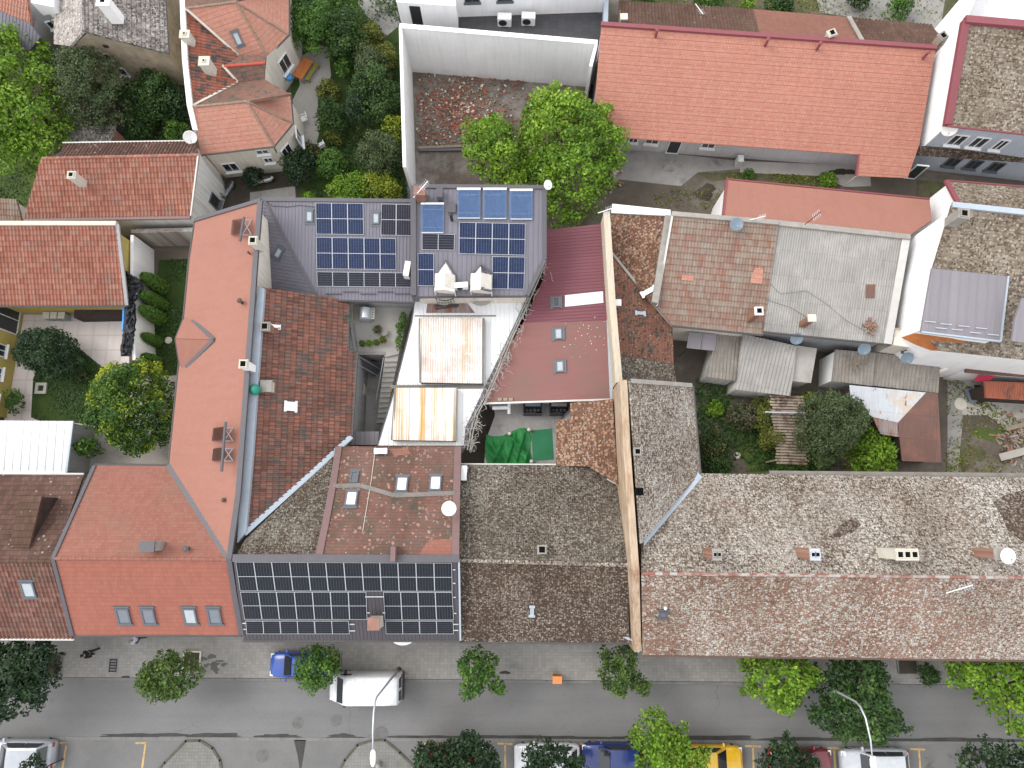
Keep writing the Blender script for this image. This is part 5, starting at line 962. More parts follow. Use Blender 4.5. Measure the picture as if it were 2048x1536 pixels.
# ---- tall white house at upper right
h = house('apartment_house', (1980,180), 'tall white house with beige mottled tiles, maroon trim and a pale blue-grey front')
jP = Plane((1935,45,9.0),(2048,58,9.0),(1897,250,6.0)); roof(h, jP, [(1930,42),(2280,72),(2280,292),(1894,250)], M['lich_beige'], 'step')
jw = walls(h, [P(1990,-90,8.2), P(2280,-80,8.2), jP.pt(2280,70), jP.pt(2280,290), jP.pt(1896,249), jP.pt(1931,43)], M['white_wall'], .1, .3)
strip(h, [jP.pt(1895,250), jP.pt(1931,42)], .5, .14, M['trim_maroon'], 'verge_trim', .2); strip(h, [jP.pt(1930,40), jP.pt(2280,70)], .5, .16, M['trim_maroon'], 'ridge_trim', .2); gutter(h, [jP.pt(1893,252), jP.pt(2280,294)], M['trim_maroon'])
ja, jb = [Vector((p.x, p.y, 0)) for p in (jw[4], jw[3])]
mb = MB(); d_ = (jb-ja).normalized(); n_ = Vector((d_.y, -d_.x, 0)); mb.prism([ja+n_*.03+Vector((0,0,5.6)), ja+n_*.03, jb+n_*.03, jb+n_*.03+Vector((0,0,5.6))], [p for p in (ja+Vector((0,0,5.6)), ja, jb, jb+Vector((0,0,5.6)))]); obj('front_render', mb, M['blue_wall'], h)
for x, wd in ((1923,1.0),(1972,1.0),(2022,.7)): win(h, ja+n_*.03, jb+n_*.03, (x,272), wd, 1.3, z=4.3)
for x, wd in ((1902,.9),(1950,.9),(2000,.9)): win(h, ja+n_*.03, jb+n_*.03, (x,326), wd, 1.2, frame='frame_grey', z=1.5)
yP = Plane((1840,300,3.0),(2048,316,3.0),(1832,314,2.6)); roof(h, yP, [(1836,293),(2280,322),(2280,341),(1832,311)], M['lich_brown'], 'step', name='canopy_roof')
win(h, ja+n_*.9, jb+n_*.9, (1852,325), .9, 2.0, bars=0, name='door', sill=False, z=1.1)
# ---- pale house with maroon verge
h = house('courtyard_house', (2000,395), 'low house with beige tiles and a red verge between the two tall white houses')
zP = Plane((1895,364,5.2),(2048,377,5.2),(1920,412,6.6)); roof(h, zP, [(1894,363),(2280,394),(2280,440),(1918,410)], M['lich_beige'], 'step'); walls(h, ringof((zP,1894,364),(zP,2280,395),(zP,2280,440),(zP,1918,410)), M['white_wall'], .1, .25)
strip(h, [zP.pt(1893,362), zP.pt(1918,410)], .32, .1, M['trim_maroon'], 'verge_trim', .1); gutter(h, [zP.pt(1893,361), zP.pt(2280,392)], M['trim_maroon'])
# ---- tall house at right with a grey metal dormer
h = house('apartment_house', (1960,560), 'tall white house at right with beige tiles and a wide grey metal dormer')
xP = Plane((1905,411,10.2),(2048,426,10.2),(1843,662,7.2)); rX = roof(h, xP, [(1904,410),(2280,450),(2280,745),(1880,702),(1843,662),(1866,536)], M['lich_beige'], 'step')
xw = walls(h, ringof((xP,1905,411),(xP,2280,450),(xP,2280,744),(xP,1880,701),(xP,1843,661),(xP,1866,536)), M['white_wall'], .12, .25)
dz = xP.pt(1866,537).z; dP = Plane((1866,537,dz+.12),(2015,553,dz+.12),(1843,664,8.35)); roof(h, dP, [(1864,536),(2016,553),(2001,683),(1842,663)], M['grey_metal'], 'seam', name='dormer_roof')
mb = MB(); tp = [dP.pt(x, y)-Vector((0,0,.2)) for x, y in ((1868,540),(2012,556),(1998,676),(1846,657))]; mb.prism(tp[::-1], [Vector((p.x, p.y, min(p.z-.05, xP.z(p.x, p.y)-.2))) for p in tp][::-1]); obj('dormer_wall', mb, M['white_wall'], h)
strip(h, [dP.pt(2016,553), dP.pt(2001,683), dP.pt(1842,664)], .1, .06, M['flash'], 'verge_flashing', .1); strip(h, [xP.pt(1904,410), xP.pt(2280,450)], .34, .1, M['flash'], 'ridge_flashing', .1)
mb = MB()
for i, (x, y) in enumerate(((1858,644),(1880,657),(1890,649),(1912,660),(1925,653),(1948,666),(1960,657),(1984,670))): a_, b_ = dP.pt(x-11, y-1)+dP.n*.12, dP.pt(x+11, y+1)+dP.n*.12; mb.tube([a_, b_], .03, 6)
obj('snow_guard', mb, M['pv_frame'], h)
chimney(rX, (1928,427), 11.0, 1.4, .62, .55, M['chim_grey'], M['chim_grey'], 1, -8, .03)
cP = Plane((1806,675,7.0),(1935,688,7.0),(1850,702,6.3)); roof(h, cP, [(1803,676),(1843,663),(1890,672),(1937,688),(1900,703),(1862,701),(1832,690)], M['soffit'], None, .08, name='timber_eaves')
roof(h, Plane((2040,596,9.6),(2090,600,9.6),(2030,640,9.4)), [(2044,596),(2150,604),(2150,700),(2024,682),(2030,640)], M['grey_metal'], 'seam', name='dormer_roof')
h = house('annex', (1840,700), 'white lower annex with two small windows under the orange timber eaves', 'annex')
aP = Plane((1785,690,4.6),(1900,702,4.6),(1790,660,5.0)); walls(h, [P(1786,690,4.6), P(1905,706,4.6), P(1865,668,4.8), P(1790,655,4.8)], M['cream_wall'], .0, .0); a_, b_ = P(1786,690,4.6), P(1905,706,4.6); a_.z = b_.z = 0
for x in (1812,1860): win(h, a_, b_, (x,707), 1.0, .5, frame='frame_grey', bars=0, z=3.9)
h = house('gatehouse', (1960,735), 'brown sheet-roofed lean-to with a crimson awning at the right edge', 'lean-to')
bP = Plane((1935,716,3.2),(2048,728,3.2),(1932,746,2.8)); roof(h, bP, [(1935,714),(2280,742),(2280,772),(1931,746)], M['rust'], 'corr'); walls(h, ringof((bP,1936,715),(bP,2280,743),(bP,2280,770),(bP,1933,745)), M['white_wall'], .1, .2)
roof(h, Plane((1955,752,2.6),(1990,752,2.6),(1950,766,2.3)), [(1958,750),(1992,752),(1975,764),(1946,762)], flat('crimson_canvas', (.3,.01,.035), .8), None, .03, name='awning')
win(h, P(1895,742,0), P(1932,716,0), (1911,728), 1.6, 1.4, frame='frame_white', bars=4, z=1.6)
h = house('gatehouse', (1915,722), 'short cream garden wall with a lattice window beside the brown lean-to', 'wall'); mb = MB(); wallrun(mb, [(1878,742,2.4),(1895,736,2.4),(1933,706,2.4)], .2); obj('wall', mb, M['cream_wall'], h)
mb = MB(); rr = random.Random(77)
for k in range(110): p = P(rr.gauss(2022,14), rr.gauss(885,26), rr.uniform(.02,.18)); a = rr.uniform(0,6.3); u_ = Vector((math.cos(a), math.sin(a), rr.uniform(-.3,.3))).normalized(); v_ = Vector((-u_.y,u_.x,0)).normalized(); mb.box(p, (rr.uniform(.12,.6), rr.uniform(.06,.16), .06), rr.choice((0,1,1,2,3)), (u_, v_, u_.cross(v_)))
o_ = obj('scrap_heap', mb, [M['brick'], M['timber'], M['chim_grey'], M['rust_iron']]); o_['kind'] = 'stuff'
h = house('garden_shed', (2010,785), 'low shed with sooty orange corrugated sheets at the right edge', 'shed')
oP2 = Plane((1972,764,2.5),(2048,768,2.5),(1974,796,2.2)); roof(h, oP2, [(1970,762),(2280,775),(2280,815),(1972,796)], M['orange_corr'], 'corr'); walls(h, ringof((oP2,1972,764),(oP2,2280,776),(oP2,2280,813),(oP2,1974,795)), M['dark_wall'], .15, .2)
# ---- orange house with polygonal bays (upper left)
h = house('villa', (480,180), 'orange tiled villa with polygonal bays and a white strip along its left edge')
A1 = Plane((478,112,4.3),(535,112,3.9),(472,4,6.4)); A2 = Plane((577,69,3.9),(535,112,3.9),(472,4,6.4)); A3 = Plane((577,69,3.9),(577,-30,3.9),(472,4,6.4)); A4 = Plane((472,4,6.4),(375,12,6.2),(470,-60,4.6))
r1 = roof(h, A1, [(370,17),(472,4),(535,112),(480,113)], M['orange'], 'step'); roof(h, A2, [(472,4),(577,69),(535,112)], M['orange'], 'step'); roof(h, A3, [(472,4),(577,-60),(577,69)], M['orange'], 'step'); roof(h, A4, [(370,17),(366,-60),(577,-60),(472,4)], M['orange_brown'], 'step')
D1 = Plane((370,17,6.1),(383,214,5.9),(470,118,4.7)); rD = roof(h, D1, [(368,17),(480,113),(446,133),(476,165),(383,214),(371,120)], M['orange_mossy'], 'pan')
E1 = Plane((446,133,5.2),(531,126,5.0),(480,112,4.6)); roof(h, E1, [(480,112),(532,111),(531,126),(446,133)], M['orange_brown'], 'step'); E2 = Plane((446,133,5.2),(531,126,5.0),(478,165,4.5)); roof(h, E2, [(446,133),(531,126),(529,160),(476,165)], M['orange_brown'], 'step')
F1 = Plane((494,203,5.9),(383,214,5.9),(528,160,4.5)); roof(h, F1, [(383,214),(476,165),(529,159),(580,188),(494,203)], M['orange_brown'], 'step')
F2 = Plane((402,308,3.9),(548,292,3.9),(494,203,5.9)); roof(h, F2, [(383,214),(494,203),(548,292),(402,309)], M['orange'], 'step'); F3 = Plane((585,246,3.9),(548,292,3.9),(494,203,5.9)); roof(h, F3, [(494,203),(585,246),(548,292)], M['orange'], 'step'); F4 = Plane((580,188,3.9),(585,246,3.9),(494,203,5.9)); roof(h, F4, [(494,203),(580,188),(585,246)], M['orange'], 'step')
vw = walls(h, [A4.pt(367,-60), D1.pt(369,18), D1.pt(372,120), F2.pt(384,216), F2.pt(403,308), F2.pt(548,291), F3.pt(585,246), F4.pt(580,188), E2.pt(529,160), E1.pt(531,112), A2.pt(577,69), A3.pt(577,-60)], M['cream_wall'], .14, .28)
g0 = [Vector((p.x, p.y, 0)) for p in vw]
for x, y, wd in ((465,338,1.1),(541,325,.7)): win(h, g0[4], g0[5], (x,y), wd, 1.2 if x < 500 else .7, z=1.5 if x < 500 else 1.9)
win(h, g0[4], g0[5], (523,300), .9, .6, z=3.1); win(h, g0[5], g0[6], (572,300), .9, 1.3, z=2.0); win(h, g0[6], g0[7], (592,265), 1.0, 1.5, z=2.0); win(h, g0[9], g0[10], (571,130), 1.1, 1.5, z=2.1); win(h, g0[10], g0[11], (588,55), 1.0, 1.6, z=2.1)
strip(h, [A4.pt(364,-60), D1.pt(367,18), D1.pt(371,120), D1.pt(381,214), F2.pt(392,262)], .34, .16, M['white_wall'], 'parapet_capping', .5)
for a in ([A1.pt(372,18), A1.pt(478,112)], [E2.pt(446,132), E2.pt(476,165), F1.pt(385,213)]): strip(h, [p+Vector((0,0,.05)) for p in a], .16, .06, M['chim_cream'], 'valley_mortar')
ridge(h, [E1.pt(446,133), E1.pt(530,126)], flat('red_ridge_tile', (.4,.07,.045), .8), .1)
ho = tiles('mortared_hip_tiles', [(.24,.17,.12),(.3,.2,.15)], .4, .3, .2)
for a in ([A1.pt(472,4), A1.pt(535,112)], [A2.pt(472,4), A2.pt(577,69)], [F2.pt(494,203), F2.pt(548,292)], [F3.pt(494,203), F3.pt(585,246)], [F4.pt(494,203), F4.pt(580,188)], [F2.pt(384,214), F2.pt(494,203)], [A1.pt(372,17), A1.pt(472,4)]): ridge(h, a, ho, .09)
for a in ([F2.pt(402,311), F2.pt(548,294)], [F2.pt(548,294), F3.pt(587,247), F4.pt(582,187)], [A1.pt(536,114), A2.pt(579,70), A3.pt(579,-60)]): gutter(h, a, r=.05)
mb = MB(); mb.tube([F2.pt(548,294), P(563,328,.1)], .04, 8); obj('downpipe', mb, M['gutter'], h)
chimney(rD, (369,68), 6.9, 1.0, .6, .5, M['chim_cream'], M['chim_cream'], 1, 0, .05, hole=.06); chimney(rD, (408,122), 6.6, 1.3, .65, .6, M['chim_cream'], M['chim_cream'], 1, 0, .05, hole=.06)
skylight(h, A1, (475,77), .5, .9, 'pane_sky'); 
# ---- red pantile houses at left
h = house('courtyard_house', (230,370), 'red pantiled house with a single square chimney above the other red roof')
P1 = Plane((120,316,5.4),(396,310,5.4),(50,438,4.0)); P2 = Plane((120,316,5.4),(396,310,5.4),(125,288,4.5)); rp = roof(h, P1, [(82,317),(397,310),(381,432),(48,437)], M['red_pan'], 'pan'); roof(h, P2, [(122,317),(126,287),(391,283),(397,310)], M['darkbrown'], 'pan')
pw = walls(h, ringof((P1,50,436),(P1,381,431),(P1,396,311),(P2,391,285),(P2,126,289),(P1,84,318)), M['dirty_white'], .12, .25); ridge(h, [P1.pt(84,317), P1.pt(397,310)], M['red_pan'], .11)
strip(h, [P1.pt(49,439), P1.pt(381,434)], .26, .04, M['flash_brown'], 'gutter', .1); strip(h, [P1.pt(397,310), P1.pt(382,432)], .1, .09, M['gutter_white'], 'verge_board'); strip(h, [P2.pt(126,286), P2.pt(391,282)], .1, .06, M['gutter_white'], 'gutter')
chimney(rp, (143,350), 6.4, 1.3, .5, .46, M['chim_cream'], M['chim_cream'], 1, 0, .04, hole=.13)
a_, b_ = [Vector((p.x, p.y, 0)) for p in (pw[1], pw[2])]; win(h, a_, b_, (428,402), .8, 1.5, frame='frame_grey', bars=0, z=1.4)
h = house('courtyard_house', (120,540), 'red pantiled house above the slab patio, beside the yellow house')
P3 = Plane((0,449,5.0),(235,449,5.0),(0,612,3.2)); roof(h, P3, [(-200,449),(233,449),(253,611),(-200,612)], M['red_pan'], 'pan'); tw = walls(h, ringof((P3,-200,450),(P3,233,450),(P3,252,609),(P3,-200,610)), M['yellow_wall'], .25, .3)
strip(h, [P3.pt(235,449), P3.pt(254,611)], .22, .06, M['grey_wall'], 'verge_flashing', .1); gutter(h, [P3.pt(-200,614), P3.pt(253,613)], r=.05); strip(h, [P3.pt(0,447), P3.pt(233,447)], .3, .1, M['chim_cream'], 'ridge_mortar', .2)
h = house('garden_shed', (180,270), 'small shed with pale stone tiles behind the red pantiled house', 'shed'); P4 = Plane((130,252,2.9),(230,250,2.9),(125,290,2.5)); roof(h, P4, [(132,252),(231,251),(222,285),(126,290)], M['stone_grey'], 'step'); walls(h, ringof((P4,133,253),(P4,229,252),(P4,220,283),(P4,128,288)), M['brick'], .08, .2)
h = house('courtyard_house', (10,420), 'corner of a house with dark brown roll tiles at the left edge'); P5 = Plane((0,395,3.6),(30,397,3.6),(0,445,3.0)); roof(h, P5, [(-200,388),(32,398),(44,444),(-200,447)], M['tan_pan'], 'pan40'); walls(h, ringof((P5,-200,389),(P5,32,399),(P5,43,443),(P5,-200,446)), M['cream_wall'], .1, .2)
# ---- yellow house at the left edge
h = house('courtyard_house', (20,720), 'yellow rendered house at the left edge facing the lawn')
ya, yb = P(50,614,0), P(13,836,0); yv = Vector((-8,0,0)); up = Vector((0,0,3.4)); yw = walls(h, [ya+up, yb+up, yb+yv+up, ya+yv+up], M['yellow_wall'], 0, 0)
Y1 = Plane.__new__(Plane); roof(h, Plane((0,600,3.7),(0,840,3.7),(-60,700,5.2)), None, M['red_pan'], 'pan', world=[ya+up+Vector((.25,.2,.2)), yb+up+Vector((.25,-.2,.2)), yb+yv+up+Vector((0,0,2.4)), ya+yv+up+Vector((0,0,2.4))]) if 0 else None
yp = Plane((0,600,3.7),(0,840,3.7),(-60,700,5.2)); e0, e1 = ya+up+Vector((-.25,.25,.12)), yb+up+Vector((-.25,-.25,.12)); yp.a = e0; n_ = (e1-e0).cross(Vector((-3,0,1.5))).normalized(); yp.n = n_ if n_.z > 0 else -n_; yp.V = Vector((yp.n.x, yp.n.y, 0)); yp.V = (yp.V-yp.n*yp.V.dot(yp.n)).normalized(); yp.U = yp.V.cross(yp.n)
roof(h, yp, None, M['red_pan'], 'pan', world=[e0, e1, e1+Vector((-6,0,3)), e0+Vector((-6,0,3))]); gutter(h, [e0+Vector((.1,0,-.05)), e1+Vector((.1,0,-.05))], M['gutter_white'])
win(h, ya, yb, (26,638), 2.1, 2.2, frame='frame_white', z=1.5, name='patio_door', sill=False); 
for y in (702,750,805): win(h, ya, yb, (6,y), .9, 1.2, frame='frame_white', z=1.8)
# ---- stone tiled house, grey house (top left)
h = house('cottage', (250,60), 'cottage with grey stone tiles and a rough yellow stone gable')
K1 = Plane((167,0,6.0),(167,62,6.0),(335,106,4.1)); K2 = Plane((167,0,6.0),(167,62,6.0),(108,60,4.6)); rk = roof(h, K1, [(166,-80),(327,-80),(337,107),(167,62)], M['stone_grey'], 'step'); roof(h, K2, [(108,-80),(166,-80),(167,62),(140,92),(108,88)], M['stone_pale'], 'step')
kk = walls(h, [K2.pt(110,-80), K2.pt(110,87), K2.pt(141,90), K1.pt(168,64), K1.pt(334,107), K1.pt(326,-80)], M['stone_wall'], .12, .3); a_, b_ = [Vector((p.x, p.y, 0)) for p in (kk[3], kk[4])]
win(h, a_, b_, (206,107), .8, .7, frame='chim_cream', bars=0, z=3.2); win(h, a_, b_, (244,149), 1.2, .9, bars=1, z=1.4); win(h, a_, b_, (173,89), .35, .25, frame='dark_wall', bars=0, z=4.3, sill=False); win(h, a_, b_, (205,84), .35, .25, frame='dark_wall', bars=0, z=4.4, sill=False)
chimney(rk, (206,2), 7.4, 1.9, .8, .6, M['white_wall'], M['white_wall'], 1); ridge(h, [K1.pt(166,-60), K1.pt(167,62)], M['stone_grey'], .1); gutter(h, [K1.pt(328,-60), K1.pt(338,107)], M['gutter'], .05)
h = house('cottage', (60,40), 'grey rendered house with an orange pantile roof in the upper left corner')
O1 = Plane((0,-20,5.2),(62,0,5.2),(0,20,4.6)); roof(h, O1, [(-200,-60),(50,-30),(62,50),(0,20),(-200,-60)][:4], M['orange'], 'pan'); O2 = Plane((0,18,4.6),(62,50,4.6),(0,60,3.8)); roof(h, O2, [(-200,-20),(0,20),(62,50),(80,75),(60,100),(-200,70)], M['dark_metal'], 'rib'); ow = walls(h, [P(-200,-60,4.6), P(40,-60,5.0), P(104,-60,4.8), P(104,20,4.8), P(66,30,4.8), P(62,52,4.6), P(64,96,3.8), P(-200,65,3.8)], M['grey_wall'], .0, .3)
mb = MB(); tp = [P(x, y, z) for x, y, z in ((62,-60,5.5),(108,-60,5.5),(108,14,5.5),(62,5,5.5))]; mb.prism(tp[::-1], [Vector((p.x, p.y, 4)) for p in tp][::-1]); obj('upper_storey', mb, M['white_wall'], h)
a_, b_ = [Vector((p.x, p.y, 0)) for p in (ow[4], ow[3])]
for x in (79,93): win(h, a_, b_, (x,24), .5, .8, frame='frame_white', bars=0, z=3.6)
# ---- modern white house and terrace (top centre)
h = house('villa', (1000,-10), 'modern white house with a dark tiled roof terrace')
tz = 3.0; tr = [P(x, y, tz) for x, y in ((806,40),(1206,26),(1200,120),(812,90))]; mb = MB(); mb.prism(tr[::-1], [Vector((p.x, p.y, 0)) for p in tr][::-1]); obj('terrace_block', mb, M['white_wall'], h)
mb = MB(); mb.face([p+Vector((0,0,.006)) for p in tr][::-1]); obj('terrace_floor', mb, M['terrace'], h)
b1 = [P(x, y, tz) for x, y in ((803,48),(917,56),(915,-60),(800,-60))]; mb = MB(); up = Vector((0,0,2.3)); mb.prism([p+up for p in b1], b1); obj('wall', mb, M['white_wall'], h)
b2 = [P(x, y, tz) for x, y in ((916,34),(1206,24),(1206,-70),(916,-70))]; mb = MB(); up = Vector((0,0,3.0)); mb.prism([p+up for p in b2], b2); obj('wall', mb, M['white_wall'], h)
for x in (945,1010): win(h, b2[0], b2[1], (x,8), 1.1, .5, frame='frame_grey', bars=1, z=tz+1.75)
win(h, b2[0], b2[1], (1190,4), .9, .8, frame='frame_grey', bars=0, z=tz+2.0, sill=False)
mb = MB(); mb.box(P(834,38,tz)+Vector((.2,-.5,1.0)), (.95,.1,2.0)); obj('door', mb, M['black_plastic'], h)
mb = MB(); q = [P(x, y, tz) for x, y in ((1206,-60),(1216,-60),(1212,88),(1203,88))]; mb.prism([p+Vector((0,0,1.0)) for p in q][::-1], [Vector((p.x, p.y, 0)) for p in q][::-1]); obj('parapet', mb, M['flash'], h)
acunit((1009,33), tz, 1.0, .55, .8, -3, 'white outdoor unit on the dark terrace, left of the pair', 'air conditioners on the dark terrace'); acunit((1057,31), tz, 1.0, .55, .8, -3, 'white outdoor unit on the dark terrace, right of the pair', 'air conditioners on the dark terrace')
# ---- white compound walls round the rubble lot
t = thing('compound_wall', P(1000,150,0), 'tall white wall enclosing three sides of the rubble lot', 'wall')
def wall2(a, b, z, th, mat, nm='wall', par=None):
    a, b = P(*a, 0), P(*b, 0); s_ = Vector((b.y-a.y, a.x-b.x, 0)).normalized()*th/2; up = Vector((0,0,z)); mb = MB(); mb.prism([a-s_+up, b-s_+up, b+s_+up, a+s_+up], [a-s_, b-s_, b+s_, a+s_]); return obj(nm, mb, mat, par)
wall2((820,141),(1181,172),5.1,.22,M['white_wall'],par=t); wall2((822,141),(830,400),5.1,.22,M['white_wall'],par=t); wall2((1179,172),(1168,215),5.1,.22,M['white_wall'],par=t)
a_, b_ = P(820,141,0), P(1181,172,0); mb = MB(); u_ = (b_-a_).normalized(); v_ = Vector((-u_.y, u_.x, 0)); nn = int((b_-a_).length/.62)
for i in range(nn): mb.box(a_+u_*((i+.5)*(b_-a_).length/nn)+Vector((0,0,5.13)), ((b_-a_).length/nn-.03,.36,.07), 0, (u_, v_, Vector((0,0,1))))
obj('coping', mb, M['white_plastic'], t)
# ---- garden walls at left
t = thing('garden_wall', P(270,600,0), 'white garden wall behind the row of clipped cypresses', 'wall'); mb = MB(); wallrun(mb, [(264,470,2.9),(263,600,2.9),(268,720,2.9)], .22); obj('wall', mb, M['white_wall'], t)
t = thing('garden_wall', P(330,480,0), 'old flaking whitewashed brick wall at the top of the narrow lawn', 'wall'); mb = MB(); wallrun(mb, [(262,462,2.6),(392,459,2.6)], .3); obj('wall', mb, M['brick_wall'], t)
mb = MB(); rr = random.Random(4); ed = [(541,246,254),(552,248,268),(562,250,285),(575,252,289),(590,254,277),(605,252,270),(620,250,272),(640,248,273),(660,246,271),(680,243,268),(700,241,265),(717,240,262)]; rows = []
for (y0, a0, b0), (y1, a1, b1) in zip(ed, ed[1:]):
    for k in range(4):
        f_ = k/4; y = y0+(y1-y0)*f_; xl = a0+(a1-a0)*f_+rr.uniform(-1.5,1.5); xr = b0+(b1-b0)*f_+rr.uniform(-2,2); rows.append([P(xl+(xr-xl)*q/6, y, 3.0+rr.uniform(0,.34)-(.35 if q in (0, 6) else 0)) for q in range(7)])
for a_, b_ in zip(rows, rows[1:]):
    for q in range(6): mb.face([a_[q], b_[q], b_[q+1], a_[q+1]])
t = obj('crumpled_tarpaulin', mb, M['black_tarp']); tag(t, 'crumpled black plastic sheet thrown over the white garden wall', 'tarpaulin')
mb = MB(); mb.tube([P(248,612,2.9), P(247,640,2.6), P(245,662,2.7)], .09, 6); t = obj('rolled_tarpaulin', mb, M['blue_tarp']); tag(t, 'narrow blue plastic roll under the edge of the black sheet', 'tarpaulin')
mb = MB(); wallrun(mb, [(148,627,1.2),(246,625,1.2)], .6, .0); t = obj('timber_store', mb, M['dark_wall']); tag(t, 'long dark brown firewood cover along the patio edge', 'shed')
for i, x in enumerate((107,122,137)):
    t = thing('storage_box', P(x,637,0), ['pale lidded bin, leftmost of the three by the patio eaves', 'pale lidded bin, middle of the three by the patio eaves', 'pale lidded bin, rightmost of the three by the patio eaves'][i], 'bin', 'pale bins under the patio eaves'); c_ = P(x,637,0)
    mb = MB(); mb.box(c_+Vector((0,0,.4)), (.42,.42,.8)); obj('body', mb, M['grey_plastic'], t); mb = MB(); mb.box(c_+Vector((0,0,.84)), (.48,.5,.07)); obj('lid', mb, M['chim_cream'], t, bevel=.015)
# ---- sheds in the right-hand garden
def shed(label, pts, mat, sty, wall='dirty_white', top=2.6, fall=.35, name='garden_shed', th=.06, ins=.08):
    h = thing(name, P(*pts[0], 0), label, 'shed'); pl = Plane((*pts[0], top), (*pts[1], top), (*pts[2], top-fall)); roof(h, pl, pts, M[mat], sty, th)
    if wall: walls(h, [pl.pt(*p) for p in pts], M[wall], ins, .15)
    return h, pl
shed('small shed under dull grey corrugated sheets beside the pale canopy', [(1436,668),(1488,673),(1470,762),(1411,753)], 'asb_old', 'corrbig')
hh, sp = shed('larger shed under silvery corrugated sheets in the middle of the right garden', [(1487,668),(1594,692),(1581,792),(1471,779)], 'asb', 'corrbig', top=3.2, fall=.6)
shed('flat grey speckled lean-to roof right of the silvery shed', [(1594,691),(1634,697),(1622,766),(1584,762)], 'concrete_pale', None, top=2.7, fall=.2)
hh, sp4 = shed('white shed with corrugated sheets and branches lying on them', [(1671,699),(1754,706),(1744,772),(1664,762)], 'asb_old', 'corrbig', top=2.8, wall='white_wall')
shed('long shed with beige corrugated sheets under the white annex', [(1754,706),(1880,722),(1876,786),(1744,771)], 'asb_old', 'corrbig', top=2.7)
h = thing('garden_shed', P(1800,850,0), 'patched shed, peeling pale sheet at left and rusty brown sheet at right', 'shed'); sp6 = Plane((1698,770,2.6),(1876,787,2.6),(1805,922,2.1))
roof(h, sp6, [(1699,770),(1852,785),(1796,845),(1746,834),(1702,806)], M['rust_white'], None, .05); roof(h, sp6, [(1852,785),(1876,787),(1883,925),(1804,922),(1796,845)], M['rust'], None, .05, .004); roof(h, sp6, [(1746,834),(1796,845),(1798,874),(1762,868)], M['rust_corr'], 'corr', .04, -.03); walls(h, [sp6.pt(x, y) for x, y in ((1700,771),(1875,788),(1881,923),(1806,920),(1796,870),(1762,866),(1746,833),(1703,805))], M['dark_wall'], .1, .15)
h = thing('plank_roof', P(1575,860,0), 'sagging canopy of weathered planks between the ivy and the grey conifer', 'canopy'); rr = random.Random(3); mb = MB()
pkk = Plane((1545,820,2.3),(1610,822,2.3),(1550,925,2.1))
for k in range(24):
    y = 792+k*5.8; a_, b_ = pkk.pt(1541+k*.45+rr.uniform(-3,3), y), pkk.pt(1607+k*.35+rr.uniform(-4,4), y+2); u_ = (b_-a_); mb.box((a_+b_)/2+Vector((0,0,rr.uniform(-.03,.03))), (u_.length,.135,.03), 0, (u_.normalized(), Vector((0,0,1)).cross(u_).normalized(), Vector((0,0,1))))
obj('planks', mb, plain('weathered_boards', (.25,.2,.155), .9, .4, 1.2, .3, stain=((.09,.055,.04),1.1,.48,.6)), h); mb = MB()
for x, y in ((1545,800),(1606,806),(1552,920),(1612,920)): p = pkk.pt(x, y); mb.box(Vector((p.x, p.y, 1.1)), (.1,.1,2.1))
for x in (1556,1598): a_, b_ = pkk.pt(x,795,-.1), pkk.pt(x+8,925,-.1); mb.tube([a_, b_], .05, 6)
obj('posts', mb, M['timber'], h); h.children[-1].name = 'frame'
h = thing('polycarbonate_canopy', P(1400,680,0), 'small translucent grey canopy over the doorway of the pink house', 'canopy'); cp = Plane((1378,664,2.8),(1434,669,2.8),(1374,697,2.5)); roof(h, cp, [(1378,664),(1405,666),(1401,699),(1373,696)], M['grey_metal'], None, .03); roof(h, cp, [(1406,666),(1434,669),(1430,702),(1402,699)], M['grey_metal'], None, .03, name='roof')
for x, y in ((1375,696),(1430,701)): p = cp.pt(x, y); mb = MB(); mb.tube([Vector((p.x, p.y, 0)), p], .03, 6); obj('post', mb, M['gutter'], h)
mb = MB(); mb.tube([P(1530,824,2.6), P(1612,826,2.6)], .05, 8); t = obj('metal_pole', mb, M['steel']); tag(t, 'shiny metal pipe lying across the plank canopy', 'pipe')
rr = random.Random(9); mb = MB(); c0 = kP.pt(1737,654)
for k in range(46): a = rr.uniform(0, 6.3); r_ = abs(rr.gauss(0,.35)); mb.box(c0+Vector((r_*math.cos(a), r_*math.sin(a), .1+rr.uniform(0,.2)*(1-r_))), (rr.uniform(.1,.25), rr.uniform(.08,.14), .08), rr.choice((0,0,1)), (Vector((math.cos(a),math.sin(a),.2)).normalized(), Vector((-math.sin(a),math.cos(a),0)), Vector((0,0,1))))
t = obj('rubble_heap', mb, [M['brick'], M['chim_grey']]); t['kind'] = 'stuff'
mb = MB(); c0 = sp4.pt(1708,730)+Vector((0,0,.15))
for k in range(22): a = rr.uniform(0, 6.3); p = c0+Vector((rr.gauss(0,.35), rr.gauss(0,.3), rr.uniform(0,.2))); d = Vector((math.cos(a), math.sin(a), rr.uniform(-.1,.2)))*rr.uniform(.3,.8); mb.tube([p-d*.5, p+d*.5], .02, 5)
t = obj('brushwood', mb, M['timber']); t['kind'] = 'stuff'
